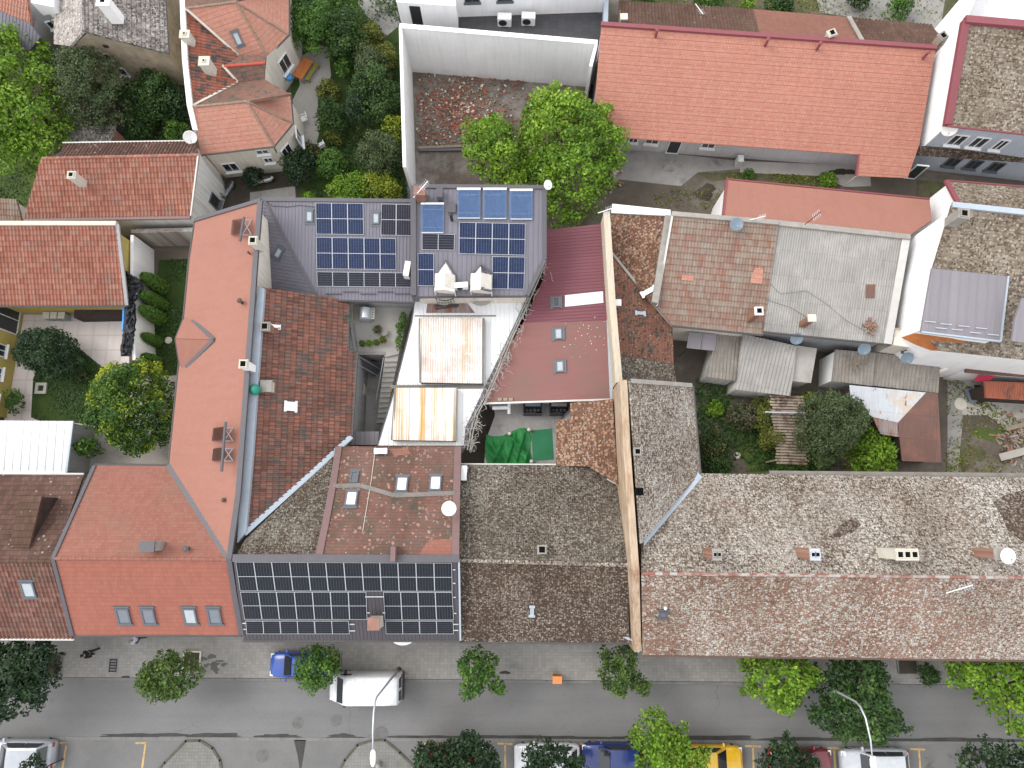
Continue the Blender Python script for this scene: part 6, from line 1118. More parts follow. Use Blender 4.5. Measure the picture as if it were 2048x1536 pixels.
# ---- courtyard with terrace, stairs and lower yard
slabz = 2.9
h = thing('raised_terrace', P(765,650,0), 'grey paved upper terrace with stairs beside the white hall roof', 'terrace'); mb = MB(); q = [P(x, y, slabz) for x, y in ((700,596),(832,596),(812,645),(797,708),(770,714),(766,706),(704,704))]; mb.prism(q[::-1], [Vector((p.x, p.y, 0)) for p in q][::-1]); obj('floor', mb, M['concrete_pale'], h)
strip(h, [P(706,596,slabz), P(706,704,slabz)], .2, .5, M['fire_wall'], 'parapet'); strip(h, [P(706,707,slabz), P(770,707,slabz)], .2, .1, M['concrete'], 'kerb')
mb = MB(); n_ = 13
for k in range(n_):
    f0 = k/n_; z_ = slabz-(k+1)*slabz/(n_+1); x0 = 770-14*f0*1.2; y0 = 712+k*10.2; a4 = [P(x0, y0, z_), P(797-27*f0, y0-2, z_), P(797-27*(f0+1/n_), y0+10.5, z_), P(x0-1.3, y0+11.5, z_)]; mb.prism(a4[::-1], [Vector((p.x, p.y, 0)) for p in a4][::-1])
obj('stairs', mb, M['concrete_pale'], h); mb = MB(); mb.tube([P(767,716,slabz+.6), P(752,800,1.2)], .035, 8); obj('handrail', mb, M['steel'], h)
sheet('yard_floor', [(700,700),(800,700),(770,900),(695,900)], 'concrete', .022)
h = thing('metal_staircase', P(725,730,0), 'dark steel staircase in the sunken yard under the terrace', 'stairs'); mb = MB()
for k in range(9): c_ = P(716+k*4.6, 720+k*3.0, 2.6-k*.27); mb.box(c_, (.26,.8,.04), 0, (Vector((.83,-.55,0)), Vector((.55,.83,0)), Vector((0,0,1))))
obj('treads', mb, M['flash_dark'], h); h.children[-1].name = 'tread'; mb = MB(); mb.tube([P(712,727,3.3), P(757,752,.9)], .03, 6); mb.tube([P(716,712,3.3), P(760,738,.9)], .03, 6); obj('handrail', mb, M['steel'], h)
h = thing('canopy', P(740,878,0), 'pale grey louvred canopy at the bottom of the sunken yard', 'canopy'); cq = Plane((704,862,3.4),(757,862,3.4),(704,889,3.2)); roof(h, cq, [(703,863),(758,863),(755,890),(701,890)], M['grey_metal'], 'rib', .05); walls(h, [cq.pt(x, y) for x, y in ((704,864),(757,864),(754,889),(702,889))], M['grey_wall'], .1, .15)
for i, (x, y, c1, lb) in enumerate(((719,803,'blue_bin','blue wheeled bin, upper of the two'),(718,818,'blue_bin','blue wheeled bin, lower of the two'),(720,830,'green_bin','dark green wheeled bin below the blue pair'))):
    t = thing('wheeled_bin', P(x,y,0), lb+' in the sunken yard', 'bin', 'bins in the sunken yard'); c_ = P(x,y,0); mt = flat(c1, (.02,.045,.16) if c1[0] == 'b' else (.025,.05,.035), .5)
    mb = MB(); mb.prism([c_+Vector((sx*.27, sy*.27, .9)) for sx, sy in ((-1,-1),(1,-1),(1,1),(-1,1))], [c_+Vector((sx*.2, sy*.22, .08)) for sx, sy in ((-1,-1),(1,-1),(1,1),(-1,1))]); obj('body', mb, mt, t); mb = MB(); mb.box(c_+Vector((0,0,.95)), (.6,.62,.07)); mb.box(c_+Vector((.02,0,.99)), (.2,.3,.02), 1); obj('lid', mb, [mt, M['white_plastic']], t, bevel=.012); mb = MB(); mb.tube([c_+Vector((-.25,.28,.08)), c_+Vector((.25,.28,.08))], .08, 10); obj('wheel', mb, M['black_plastic'], t)
t = thing('storage_box', P(722,783,0), 'large cream storage chest in the sunken yard', 'chest'); c_ = P(722,783,0); mb = MB(); mb.box(c_+Vector((0,0,.5)), (.85,.7,1.0)); obj('body', mb, M['chim_cream'], t); mb = MB(); mb.box(c_+Vector((0,0,1.03)), (.9,.76,.07)); obj('lid', mb, M['cream_wall'], t, bevel=.015)
t = thing('barbecue', P(738,634,slabz), 'silver gas barbecue under a rounded lid on the upper terrace', 'barbecue'); c_ = P(736,634,slabz)
mb = MB(); mb.tube([c_+Vector((-.02,-.36,.85)), c_+Vector((-.02,.36,.85))], .36, 20); obj('lid', mb, flat('brushed_steel', (.62,.64,.66), .35, .6, .4), t, smooth=False); mb = MB(); mb.box(c_+Vector((0,0,.45)), (.75,.8,.85)); obj('cabinet', mb, M['grey_plastic'], t); mb = MB(); mb.box(c_+Vector((.5,0,.8)), (.22,.75,.06)); obj('side_shelf', mb, M['chim_cream'], t)
mb = MB()
for k in range(4): mb.lathe(c_+Vector((.5,-.26+k*.17,.83)), [(.045,0),(.04,.05)], n=10)
obj('knob', mb, M['black_plastic'], t)
# ---- green tarpaulin yard
gz = 2.2; h = thing('raised_terrace', P(1040,870,0), 'grey paved yard level holding the green matting and tarpaulin', 'terrace'); mb = MB(); q = [P(x, y, gz) for x, y in ((985,803),(1142,800),(1142,842),(1114,842),(1114,934),(968,934),(972,880),(990,830))]; mb.prism(q[::-1], [Vector((p.x, p.y, 0)) for p in q][::-1]); obj('floor', mb, M['concrete'], h)
mb = MB(); q = [P(x, y, gz+.012) for x, y in ((1062,861),(1104,857),(1108,919),(1066,922))]; mb.prism(q[::-1], [p-Vector((0,0,.01)) for p in q][::-1]); t = obj('green_mat', mb, M['green_turf']); tag(t, 'flat dark green mat on the grey yard right of the tarpaulin', 'mat')
mb = MB(); rs_ = np.random.RandomState(3); out = [(972,868),(985,872),(1005,871),(1022,863),(1040,855),(1060,857),(1063,875),(1061,900),(1066,922),(1070,934),(1020,936),(978,936),(970,915),(969,890)]
W_ = [P(x, y, gz).xy for x, y in out]; N_ = 70; x0 = min(p.x for p in W_); x1 = max(p.x for p in W_); y0 = min(p.y for p in W_); y1 = max(p.y for p in W_)
gx, gy = np.meshgrid(np.linspace(x0, x1, N_), np.linspace(y0, y1, N_)); ins_, dm_ = poly_dist(gx, gy, [tuple(p) for p in W_])
fold = .34*(1-np.abs(np.sin(gx*1.7+gy*.8+1.1*np.sin(gy*1.1))))**2+.2*(1-np.abs(np.sin(gx*3.4-gy*1.5+np.sin(gx*1.3)*1.5)))**3+.12*(1-np.abs(np.sin(gx*6.2+gy*2.6+np.sin(gy*3))))**3; gzz = gz+.03+np.clip(dm_*1.6, 0, 1)*(.08+fold*1.25)
for i in range(N_-1):
    for j in range(N_-1):
        if ins_[i, j] and ins_[i+1, j] and ins_[i, j+1] and ins_[i+1, j+1]: mb.face([Vector((gx[a, b], gy[a, b], max(gz+.015, gzz[a, b]))) for a, b in ((i,j),(i,j+1),(i+1,j+1),(i+1,j))])
t = obj('green_tarpaulin', mb, M['green_tarp'], smooth=True); tag(t, 'crumpled bright green tarpaulin held down by stones in the yard', 'tarpaulin')
for i, (x, y, lb) in enumerate(((1019,867,'at the middle of the tarpaulin'),(1058,859,'at the top corner of the tarpaulin'),(1063,923,'at the lower corner of the tarpaulin'))):
    c_ = P(x, y, gz+.3); mb = MB(); mb.lathe(c_, [(.08,-.14),(.13,-.05),(.14,.03),(.1,.1),(.03,.13)], Vector((.3,.2,1)), 9); t = obj('stone', mb, M['chim_cream'], smooth=True); tag(t, 'pale weight stone '+lb, 'stone', 'stones on the tarpaulin')
for x, lb in ((1065,'open topped black outdoor unit, left of the pair below the maroon roof'),(1117,'open topped black outdoor unit, right of the pair below the maroon roof')):
    t = thing('air_conditioner', P(x,822,gz), lb, 'air conditioner', 'condensers below the maroon roof'); c_ = P(x,820,gz)
    mb = MB()
    for sx in (-1, 1):
        mb.box(c_+Vector((sx*.6,0,.45)), (.05,.8,.9)); mb.box(c_+Vector((0,sx*.38,.45)), (1.15,.05,.9))
    mb.box(c_+Vector((0,0,.1)), (1.15,.72,.06)); obj('casing', mb, M['black_plastic'], t)
    mb = MB(); mb.box(c_+Vector((0,.26,.62)), (1.05,.22,.3)); obj('coil', mb, M['dish_grey'] if x < 1090 else M['chim_grey'], t)
    mb = MB(); rr = random.Random(x)
    for k in range(4): mb.lathe(c_+Vector((-.4+k*.27,-.1,.15)), [(.12,0),(.12,.35),(.05,.42)], n=12)
    mb.tube([c_+Vector((-.5,-.25,.5)), c_+Vector((.1,-.28,.55)), c_+Vector((.3,-.1,.5))], .03, 6); obj('compressor', mb, M['flash_dark'], t)
t = thing('vent_duct', P(1000,815,gz), 'white bent duct with a tee beside the outdoor units', 'duct'); mb = MB(); mb.tube([P(985,816,gz+.9), P(1018,815,gz+.9)], .13, 12); mb.tube([P(1018,806,gz+1.0), P(1018,827,gz+.7)], .11, 12); obj('pipe', mb, M['white_plastic'], t)
# dry vine tangle along the hall edge
rr = random.Random(12); mb = MB(); pth = [(1092,520),(1075,560),(1052,612),(1030,660),(1010,705),(995,745),(975,790),(955,825),(945,860),(938,900)]
for k in range(230):
    s = rr.random()**.8*(len(pth)-1); i = min(int(s), len(pth)-2); f_ = s-i; x = pth[i][0]+(pth[i+1][0]-pth[i][0])*f_+rr.gauss(0,6); y = pth[i][1]+(pth[i+1][1]-pth[i][1])*f_+rr.gauss(0,5); z = 4.7-.06*s+rr.uniform(-.2,.45)
    p = P(x, y, z); a = rr.uniform(0, 6.3); pt = [p]
    for q in range(4): a += rr.gauss(0,.7); pt.append(pt[-1]+Vector((math.cos(a)*.14, math.sin(a)*.16, rr.gauss(0,.05))))
    mb.tube(pt, rr.uniform(.008,.02), 4, caps=False)
for o_ in (-3, 2): mb.tube([P(x+o_, y, 4.6-.05*i) for i, (x, y) in enumerate(pth)], .035, 6)
t = obj('dry_vine', mb, plain('dry_grey_twigs', (.36,.34,.31), .95, .2, 3, .1)); tag(t, 'leafless grey vine tangled along the edge of the white hall roof', 'vine')
# ================================================================== ROOF-TOP OBJECTS
dish((380,274), 5.0, .45, (.45,-.75,.75), 'white satellite dish at the corner of the villa and the red roof')
dish((898,1017), 8.4, .42, (.05,-.1,1), 'round white satellite dish on the mossy red roof')
dish((1095,370), 8.6, .3, (.5,-.3,.8), 'small white satellite dish at the top right corner of the tube collector roof')
dish((1473,449), 7.1, .42, (-.1,-.2,.95), 'blue-grey satellite dish on the ridge of the faded pink pantiles', 'dish_grey', foot=.9)
dish((2014,1112), 10.4, .42, (.05,-.05,1), 'white satellite dish above the far right chimney of the pale lichen roof')
for (x, y), lb in (((1593,677),'under the eaves near the orange brick chimney'),((1728,698),'under the eaves below the rubble heap'),((1814,715),'on the white annex wall')): dish((x, y), 4.4, .4, (-.15,-.6,.85), 'dark blue-grey satellite dish '+lb, 'dish_grey', 'dark satellite dishes over the sheds')
dish((1899,257), 5.6, .5, (-.3,-.8,.55), 'cream satellite dish under the eaves of the tall white house')
acunit((814,537), 6.3, .95, .36, .75, 82, 'white outdoor unit standing on edge between the two dark roofs'); acunit((922,570), 6.9, .85, .34, .5, 4, 'white outdoor unit between the two white dormers'); acunit((761,902), 5.7, .8, .34, .3, 2, 'white outdoor unit at the top edge of the mossy red roof'); acunit((928,946), 5.4, .9, .34, .5, 88, 'white outdoor unit at the seam beside the brown lichen roof')
def collector(pts, lab):
    t = thing('water_heater_collector', pW.pt(*pts[0]), lab, 'solar collector'); x0, y0, x1, y1 = pts[0][0], pts[0][1], pts[1][0], pts[1][1]
    for (ya_, yb_) in pts[2]:
        a_, b_, c_, d_ = pW.pt(x0,ya_,.12), pW.pt(x1,ya_-3,.75), pW.pt(x1-2,yb_-3,.75), pW.pt(x0-3,yb_,.12); n_ = 12; mb = MB()
        for k in range(n_): f_ = (k+.5)/n_; mb.tube([a_.lerp(d_, f_), b_.lerp(c_, f_)], .03, 6)
        obj('tube_bank', mb, plain('dark_red_brown_tubes', (.07,.035,.03), .35, .2), t)
    mb = MB(); mb.tube([pW.pt(x1+2,y0-12,.8), pW.pt(x1-6,y1+12,.8)], .085, 10); obj('manifold', mb, M['flash_dark'], t)
    mb = MB(); ys = [q for p_ in pts[2] for q in p_]
    for ya_, yb_ in pts[2]:
        for p_, q_ in (((x1,ya_),(x1+17,yb_)),((x1+17,ya_),(x1-2,yb_)),((x1,ya_),(x1+17,ya_)),((x1-2,yb_),(x1+15,yb_))): mb.tube([pW.pt(*p_,.6 if p_[0] < x1+5 else .05), pW.pt(*q_,.6 if q_[0] < x1+5 else .05)], .03, 6)
    obj('stand', mb, M['pv_frame'], t); return t
collector(((427,856),(449,856+75),((856,882),(897,922))), 'double bank of dark red solar tubes on the salmon wing')
collector(((465,446),(486,470),((440,470),)), 'single bank of dark solar tubes at the top of the salmon wing')
for pts, lb in ((((1196,426,6.9),(1226,416,7.4)),'white aerial mast leaning out over the firewall end'),(((1500,440,6.8),(1531,432,8)),'thin white aerial above the faded pink ridge'),(((1610,449,6.8),(1641,424,8.6)),'dark aerial on the ridge of the corrugated roof'),(((1893,1186,9),(1946,1170,9.6)),'thin white fallen aerial on the pale lichen roof'),(((827,395,9),(856,362,9.8)),'pale aerial pole at the brick chimney of the tube collector roof'),(((1391,8,4.6),(1406,28,5.6)),'white aerial pole on the old brown roofs')):
    t = thing('aerial', P(*pts[0]), lb, 'aerial'); a_, b_ = P(*pts[0]), P(*pts[1]); mb = MB(); mb.tube([a_, b_], .03, 6); obj('mast', mb, M['gutter'] if 'dark' in lb else M['white_plastic'], t); mb = MB(); u_ = (b_-a_).normalized(); v_ = u_.cross(Vector((0,0,1))).normalized()
    for k in range(5): c_ = a_.lerp(b_, .55+k*.1); mb.tube([c_-v_*.22, c_+v_*.22], .012, 4)
    obj('element', mb, M['steel'], t)
# mirror dish, sign blade at the corner
t = thing('street_sign_arm', P(1250,1275,5.2), 'pale blue curved sheet on a white pipe at the corner of the two lichen roofs', 'downpipe'); mb = MB(); q = [P(x, y, 5.5) for x, y in ((1234,1262),(1243,1264),(1262,1278),(1258,1281),(1240,1271))]; mb.prism(q[::-1], [p-Vector((0,0,.05)) for p in q][::-1]); obj('sheet', mb, M['flash'], t); mb = MB(); mb.tube([P(1262,1279,5.4), P(1272,1285,5.2), P(1277,1303,4.4)], .06, 8); obj('pipe', mb, M['white_plastic'], t)
mb = MB(); c_ = P(806,1256,4.3); mb.lathe(c_, [(1.0,-.1),(1.02,0),(.9,.04),(.02,.05)], n=28)
t = obj('round_canopy', mb, M['white_plastic']); tag(t, 'white rounded entrance canopy peeping out under the solar street roof', 'canopy')
# ================================================================== VEHICLES
def paint(name, col, rough=.28): 
    g = G(name, rough, .5); g.b.inputs['Coat Weight'].default_value = .5; g.b.inputs['Coat Roughness'].default_value = .08
    n = g.noise(g.obc(), 2.5, 4); return g.done(g.mix(g.rng(n, .35, .7), mul(col, .9), mul(col, 1.06)))
M['car_glass'] = flat('car_glass', (.012,.014,.016), .06, .7); M['tyre'] = flat('tyre_rubber', (.015,.015,.016), .85, .2); M['rim'] = flat('alloy_rim', (.4,.41,.42), .35, .5, .6)
M['lamp_clear'] = flat('clear_lamp', (.6,.62,.63), .1, .7); M['lamp_red'] = flat('red_lamp', (.3,.01,.01), .15, .6)
def loft(mb, rings, m=0):
    n = len(rings[0])
    for a, b in zip(rings, rings[1:]):
        for k in range(n): mb.face([a[k], a[(k+1)%n], b[(k+1)%n], b[k]], m)
    mb.face(rings[0][::-1], m); mb.face(rings[-1], m)
def car(px, ang, L, W, H, col, label, name='parked_car', cat='car', group=None, van=False, z0=0.0, zref=.8):
    c = P(px[0], px[1], z0+zref); c.z = z0; a = math.radians(ang); fx = Vector((math.cos(a), math.sin(a), 0)); fy = Vector((-fx.y, fx.x, 0))
    T = lambda x, y, z: c+fx*x+fy*y+Vector((0,0,z)); t = thing(name, c, label, cat, group); body = paint(label.split()[0]+'_car_paint', col); w = W/2
    if van:
        st = [(-.5,.9,1.0,.98),(-.49,.97,H-.25,.93),(-.47,.985,H-.06,.86),(-.3,1,H,.86),(0,1,H,.86),(.17,1,H-.01,.86),(.235,.99,H-.09,.84),(.355,.97,1.42,.9),(.42,.93,1.18,.86),(.47,.84,1.02,.8),(.497,.68,.75,.8)]
    else:
        k = H/1.5; st = [(-.5,.76,.6,.9),(-.485,.88,.86*k,.86),(-.44,.96,.95*k,.84),(-.3,1,.97*k,.84),(0,1,.95*k,.84),(.2,1,.94*k,.84),(.32,.98,.89*k,.84),(.42,.93,.8*k,.84),(.475,.83,.7*k,.84),(.498,.7,.55,.88)]
    rings = []
    for x, wf, h, sf in st:
        ww = w*wf; hb = min(h, 1.05*(1.2 if van else 1)) if van else h
        rings.append([T(x*L, y, z) for y, z in ((-ww*.92,.22),(-ww,.42),(-ww*.99,h*.72 if not van else min(h*.72,1.25)),(-ww*(.95 if not van else .955),h*.93),(-ww*sf,h),(-ww*.4,h+.022),(0,h+.03),(ww*.4,h+.022),(ww*sf,h),(ww*(.95 if not van else .955),h*.93),(ww*.99,h*.72 if not van else min(h*.72,1.25)),(ww,.42),(ww*.92,.22))])
    mb = MB(); loft(mb, rings); obj('body', mb, body, t, smooth=True, bevel=0)
    if not van:
        k = H/1.5; be = .93*k; gh = [(-.455,.40,be),(-.36,.37,H-.04),(-.2,.365,H),(0,.365,H),(.06,.37,H-.02),(.245,.42,be-.02)]
        rg = []
        for i, (x, wf, z) in enumerate(gh):
            wb_ = .43*W; rg.append([T(x*L, -wb_, be-.06), T(x*L, -wf*W, z-.05 if z > be+.1 else z), T(x*L, -wf*W*.8, z), T(x*L, 0, z+.02), T(x*L, wf*W*.8, z), T(x*L, wf*W, z-.05 if z > be+.1 else z), T(x*L, wb_, be-.06)])
        mb = MB(); loft(mb, rg); obj('roof_shell', mb, body, t)
        def pane(nm, q, th=.012):
            n = (q[1]-q[0]).cross(q[3]-q[0]).normalized(); cen = sum(q, Vector())/4
            if n.dot(cen-(c+Vector((0,0,.7)))) < 0: n = -n
            mb = MB(); mb.prism([p+n*(th+.012) for p in q], [p+n*.004 for p in q]); obj(nm, mb, M['car_glass'], t)
        pane('windscreen', [T(.245*L-.05,-.385*W,be+.01), T(.245*L-.05,.385*W,be+.01), T(.07*L+.05,.325*W,H-.05), T(.07*L+.05,-.325*W,H-.05)])
        pane('rear_window', [T(-.452*L,-.36*W,be+.06), T(-.452*L,.36*W,be+.06), T(-.372*L,.31*W,H-.08), T(-.372*L,-.31*W,H-.08)])
        for s in (-1, 1):
            pane('side_window', [T(.17*L,s*.435*W,be-.02), T(-.12*L,s*.435*W,be-.02), T(-.12*L,s*.375*W,H-.07), T(.05*L,s*.375*W,H-.07)])
            pane('side_window', [T(-.135*L,s*.435*W,be-.02), T(-.39*L,s*.43*W,be), T(-.345*L,s*.375*W,H-.09), T(-.135*L,s*.375*W,H-.07)])
        mx, mz, hl, tl = .2, be+.02, (.46,.66*k), (-.495,.72*k)
    else:
        def pane(nm, q, th=.012):
            n = (q[1]-q[0]).cross(q[3]-q[0]).normalized(); cen = sum(q, Vector())/4
            if n.dot(cen-(c+Vector((0,0,1.2)))) < 0: n = -n
            mb = MB(); mb.prism([p+n*(th+.03) for p in q], [p-n*.01 for p in q]); obj(nm, mb, M['car_glass'], t)
        pane('windscreen', [T(.353*L,-.41*W,1.48), T(.353*L,.41*W,1.48), T(.243*L,.385*W,H-.14), T(.243*L,-.385*W,H-.14)])
        for s in (-1, 1): pane('side_window', [T(.32*L,s*.478*W,1.4), T(.16*L,s*.485*W,1.4), T(.16*L,s*.468*W,H-.5), T(.25*L,s*.468*W,H-.5)])
        for s in (-1, 1): pane('rear_window', [T(-.499*L,s*.05*W,1.35), T(-.499*L,s*.38*W,1.35), T(-.487*L,s*.36*W,H-.5), T(-.487*L,s*.05*W,H-.5)])
        mb = MB(); mb.box(T(-.505*L,0,.45), (.14,W*.93,.22), 0, (fx, fy, Vector((0,0,1)))); obj('rear_bumper', mb, M['black_plastic'], t)
        mb = MB()
        for k in range(5): mb.box(T((-.36+k*.11)*L,0,H+.035), (.02,W*.76,.02), 0, (fx, fy, Vector((0,0,1))))
        obj('roof_rib', mb, body, t)
        mx, mz, hl, tl = .26, 1.3, (.46,.85), (-.497,1.0)
    for s in (-1, 1):
        mb = MB(); mb.box(T(mx*L, s*(w+.1), mz), (.12 if not van else .16,.2,.14 if not van else .26), 0, (fx, fy, Vector((0,0,1)))); obj('side_mirror', mb, body if not van else M['black_plastic'], t, bevel=.02)
        mb = MB(); mb.box(T(hl[0]*L, s*w*.68, hl[1]), (.26,.3,.1), 0, ((fx-Vector((0,0,.35))).normalized(), fy, Vector((0,0,1)))); obj('headlight', mb, M['lamp_clear'], t, bevel=.02)
        mb = MB(); mb.box(T(tl[0]*L+.02, s*w*.72, tl[1]), (.1,.24,.16), 0, (fx, fy, Vector((0,0,1)))); obj('tail_light', mb, M['lamp_red'], t, bevel=.015)
        for x in (.31, -.31):
            wc = T(x*L, s*(w-.12), .31); mb = MB(); mb.lathe(wc-fy*.1, [(.25,0),(.31,.02),(.31,.18),(.25,.2)], fy, 20); wh = obj('wheel', mb, M['tyre'], t)
            mb = MB(); mb.lathe(wc+fy*s*.09, [(.2,-.01),(.2,.015),(.02,.02)], fy*s, 14); obj('rim', mb, M['rim'], wh)
    return t
G_S = 'cars parked along the far kerb'
car((597,1330), 180, 3.85, 1.62, 1.42, (.012,.06,.3), 'blue hatchback parked on the pavement half under a round tree', z0=.13)
car((726,1379), 180.5, 4.72, 1.84, 2.3, (.66,.67,.68), 'white delivery van standing half on the kerb below the solar roof', name='delivery_van', cat='van', van=True, zref=1.6)
car((37,1511), 180, 4.4, 1.82, 1.65, (.34,.36,.39), 'silver estate car at the lower left corner', group=G_S)
car((908,1520), 0, 4.0, 1.7, 1.45, (.33,.012,.03), 'red car mostly hidden by the tree right of the paved island', group=G_S)
car((1094,1518), 180, 4.2, 1.76, 1.48, (.6,.62,.62), 'white car under the tree left of the dark blue car', group=G_S)
car((1228,1516), 180, 4.1, 1.75, 1.48, (.008,.022,.12), 'dark blue car between the white car and the bright street tree', group=G_S)
car((1420,1521), 0, 4.3, 1.76, 1.5, (.62,.36,.012), 'yellow car right of the bright street tree', group=G_S)
car((1602,1527), 0, 4.1, 1.75, 1.48, (.13,.008,.01), 'dark red car under a dark tree near the right lamp head', group=G_S)
car((1752,1529), 180, 4.3, 1.78, 1.5, (.42,.44,.46), 'pale grey car under the head of the right street lamp', group=G_S)
# ================================================================== PEOPLE
def skin_obj(name, V, E, rad, mat, parent, root=0):
    o0 = ORG[parent.name]; me = bpy.data.meshes.new(name); me.from_pydata([Vector(v)-o0 for v in V], E, []); me.materials.append(mat)
    o = bpy.data.objects.new(name, me); C.objects.link(o); o.parent = parent; ORG[o.name] = o0
    sk = o.modifiers.new('skin', 'SKIN')
    for i, d in enumerate(me.skin_vertices[0].data): d.radius = (rad[i], rad[i]); d.use_root = (i == root)
    ss = o.modifiers.new('sub', 'SUBSURF'); ss.levels = ss.render_levels = 2; return o
def person(px, ang, shirt, legs, hair, label, sleeve='short', z0=.13):
    b = P(px[0], px[1], z0); a = math.radians(ang); f = Vector((math.cos(a), math.sin(a), 0)); s = Vector((-f.y, f.x, 0)); t = thing('person', b, label, 'person')
    Q = lambda x, y, z: b+f*x+s*y+Vector((0,0,z)); skm = flat('skin', (.42,.25,.18), .55)
    V = [Q(0,0,.93), Q(0,0,1.12), Q(.01,0,1.32), Q(.02,0,1.45), Q(.03,0,1.54), Q(.05,0,1.63), Q(.045,0,1.70)]; Ed = [(0,1),(1,2),(2,3),(3,4),(4,5),(5,6)]; rd = [.13,.125,.14,.07,.055,.088,.07]
    V += [Q(.135,0,1.615)]; Ed += [(5,7)]; rd += [.016]
    for sd, st in ((1, .24), (-1, -.22)):
        i = len(V); V += [Q(0,sd*.09,.88), Q(st*.55,sd*.1,.5), Q(st*.9-.05,sd*.1,.1), Q(st*.9+.12,sd*.11,.035)]; rd += [.09,.06,.042,.04]; Ed += [(0,i),(i,i+1),(i+1,i+2),(i+2,i+3)]
        i = len(V); sw = -st*.9; V += [Q(.01,sd*.19,1.38), Q(sw*.35,sd*.23,1.1), Q(sw+.08,sd*.24,.88), Q(sw*1.05+.11,sd*.24,.8)]; rd += [.055,.042,.03,.034]; Ed += [(2,i),(i,i+1),(i+1,i+2),(i+2,i+3)]
        h = i+3
        for k, (dx, ln) in enumerate(((-.028,.07),(-.01,.085),(.01,.08),(.028,.06))):
            j = len(V); q = Vector(V[h]); V += [q+f*dx+Vector((0,0,-.04)), q+f*(dx+.012)+Vector((0,0,-.04-ln))]; rd += [.009,.007]; Ed += [(h,j),(j,j+1)]
        j = len(V); q = Vector(V[h]); V += [q+f*.045+Vector((0,0,-.015)), q+f*.06+Vector((0,0,-.06))]; rd += [.01,.008]; Ed += [(h,j),(j,j+1)]
    skin_obj('body', V, Ed, rd, skm, t)
    v = [Q(0,0,.95), Q(0,0,1.12), Q(.01,0,1.3), Q(.02,0,1.44)]; e = [(0,1),(1,2),(2,3)]; r_ = [.15,.145,.16,.085]
    for sd, st in ((1, .24), (-1, -.22)):
        i = len(v); sw = -st*.9; v += [Q(.01,sd*.19,1.385), Q(sw*.35,sd*.23,1.12)]; r_ += [.072,.06]; e += [(2,i),(i,i+1)]
        if sleeve == 'long': v += [Q(sw+.07,sd*.24,.9)]; r_ += [.045]; e += [(i+1,i+2)]
    skin_obj('shirt', v, e, r_, shirt, t)
    v = [Q(0,0,.95)]; e = []; r_ = [.145]
    for sd, st in ((1, .24), (-1, -.22)):
        i = len(v); v += [Q(0,sd*.09,.87), Q(st*.55,sd*.1,.5), Q(st*.9-.05,sd*.1,.1)]; r_ += [.105,.075,.062]; e += [(0,i),(i,i+1),(i+1,i+2)]
    skin_obj('trousers', v, e, r_, legs, t)
    skin_obj('hair', [Q(.02,0,1.67), Q(-.01,0,1.72), Q(.05,0,1.745), Q(-.03,0,1.62)], [(0,1),(1,2),(0,3)], [.09,.085,.07,.075], hair, t)
    for sd, st in ((1, .24), (-1, -.22)): mb = MB(); mb.lathe(Q(st*.9+.03,sd*.105,.0), [(.06,0),(.075,.02),(.07,.07),(.03,.1)], Vector((0,0,1)), 10); obj('shoe', mb, M['black_plastic'], t)
    for sd in (1, -1): mb = MB(); mb.lathe(Q(.128,sd*.035,1.645), [(.012,0),(.008,.006)], f, 8); obj('eye', mb, M['black_plastic'], t)
    return t
person((288,1274), 160, flat('pale_blue_shirt', (.55,.56,.66), .8), flat('dark_trousers', (.03,.032,.04), .85), flat('grey_hair', (.2,.19,.19), .8), 'person in a pale blue shirt and dark trousers walking below the salmon eaves')
person((194,1302), 200, flat('black_jacket', (.014,.012,.013), .85), flat('black_trousers', (.016,.014,.014), .85), flat('dark_hair', (.025,.017,.012), .8), 'person in black clothes walking on the pavement near the lower left', 'long')
# ================================================================== STREET FURNITURE
def lamp(base, top, arm, head, label):
    b = P(*base, .13); t = thing('street_lamp', b, label, 'street lamp', 'street lamps'); H_ = 7.6; tp = Vector((b.x, b.y, H_)); e = P(*head, 8.5)
    mb = MB(); k1 = tp+(e-tp)*.05+Vector((0,0,.45)); k2 = tp.lerp(e, .22)+Vector((0,0,.72)); mb.tube([b, b.lerp(tp, .5), tp, k1, k2, tp.lerp(e, .6)+Vector((0,0,.55)), e], [.085,.07,.06,.055,.05,.045,.04], 10); obj('pole', mb, M['steel'], t, smooth=True)
    u = (e-tp); u.z = 0; u.normalize(); v = Vector((-u.y, u.x, 0)); mb = MB(); loft(mb, [[e+u*x+v*(y*wd)+Vector((0,0,z_*hh)) for y, z_ in ((-1,0),(-.7,1),(.7,1),(1,0))] for x, wd, hh in ((-.25,.05,.05),(-.1,.14,.1),(.2,.17,.12),(.5,.13,.1),(.62,.06,.05))]); obj('lamp_head', mb, M['dish_white'], t)
    mb = MB(); mb.box(e+u*.2+Vector((0,0,-.02)), (.5,.24,.03), 0, (u, v, Vector((0,0,1)))); obj('lens', mb, M['lamp_clear'], t)
    mb = MB(); mb.lathe(b, [(.16,0),(.16,.05),(.11,.1),(.1,.6),(.085,.65)], n=14); obj('base', mb, M['gutter'], t); return t
lamp((798,1338), 0, 0, (746,1508), 'grey curved street lamp reaching over the white van')
lamp((1606,1347), 0, 0, (1745,1522), 'grey curved street lamp rising out of the dark street tree')
def cover(px, r, label, z=.012, mat='parking'):
    c = P(*px, z); mb = MB(); mb.lathe(c, [(r+.06,0),(r+.06,.006),(r,.007),(r-.01,.003),(r*.8,.004),(r*.78,.009),(r*.45,.009),(r*.43,.004),(.02,.005)], n=24); t = obj('manhole_cover', mb, plain('cast_iron_cover', (.125,.122,.118), .8, .2, 3, .2)); return tag(t, label, 'manhole cover', 'manhole covers')
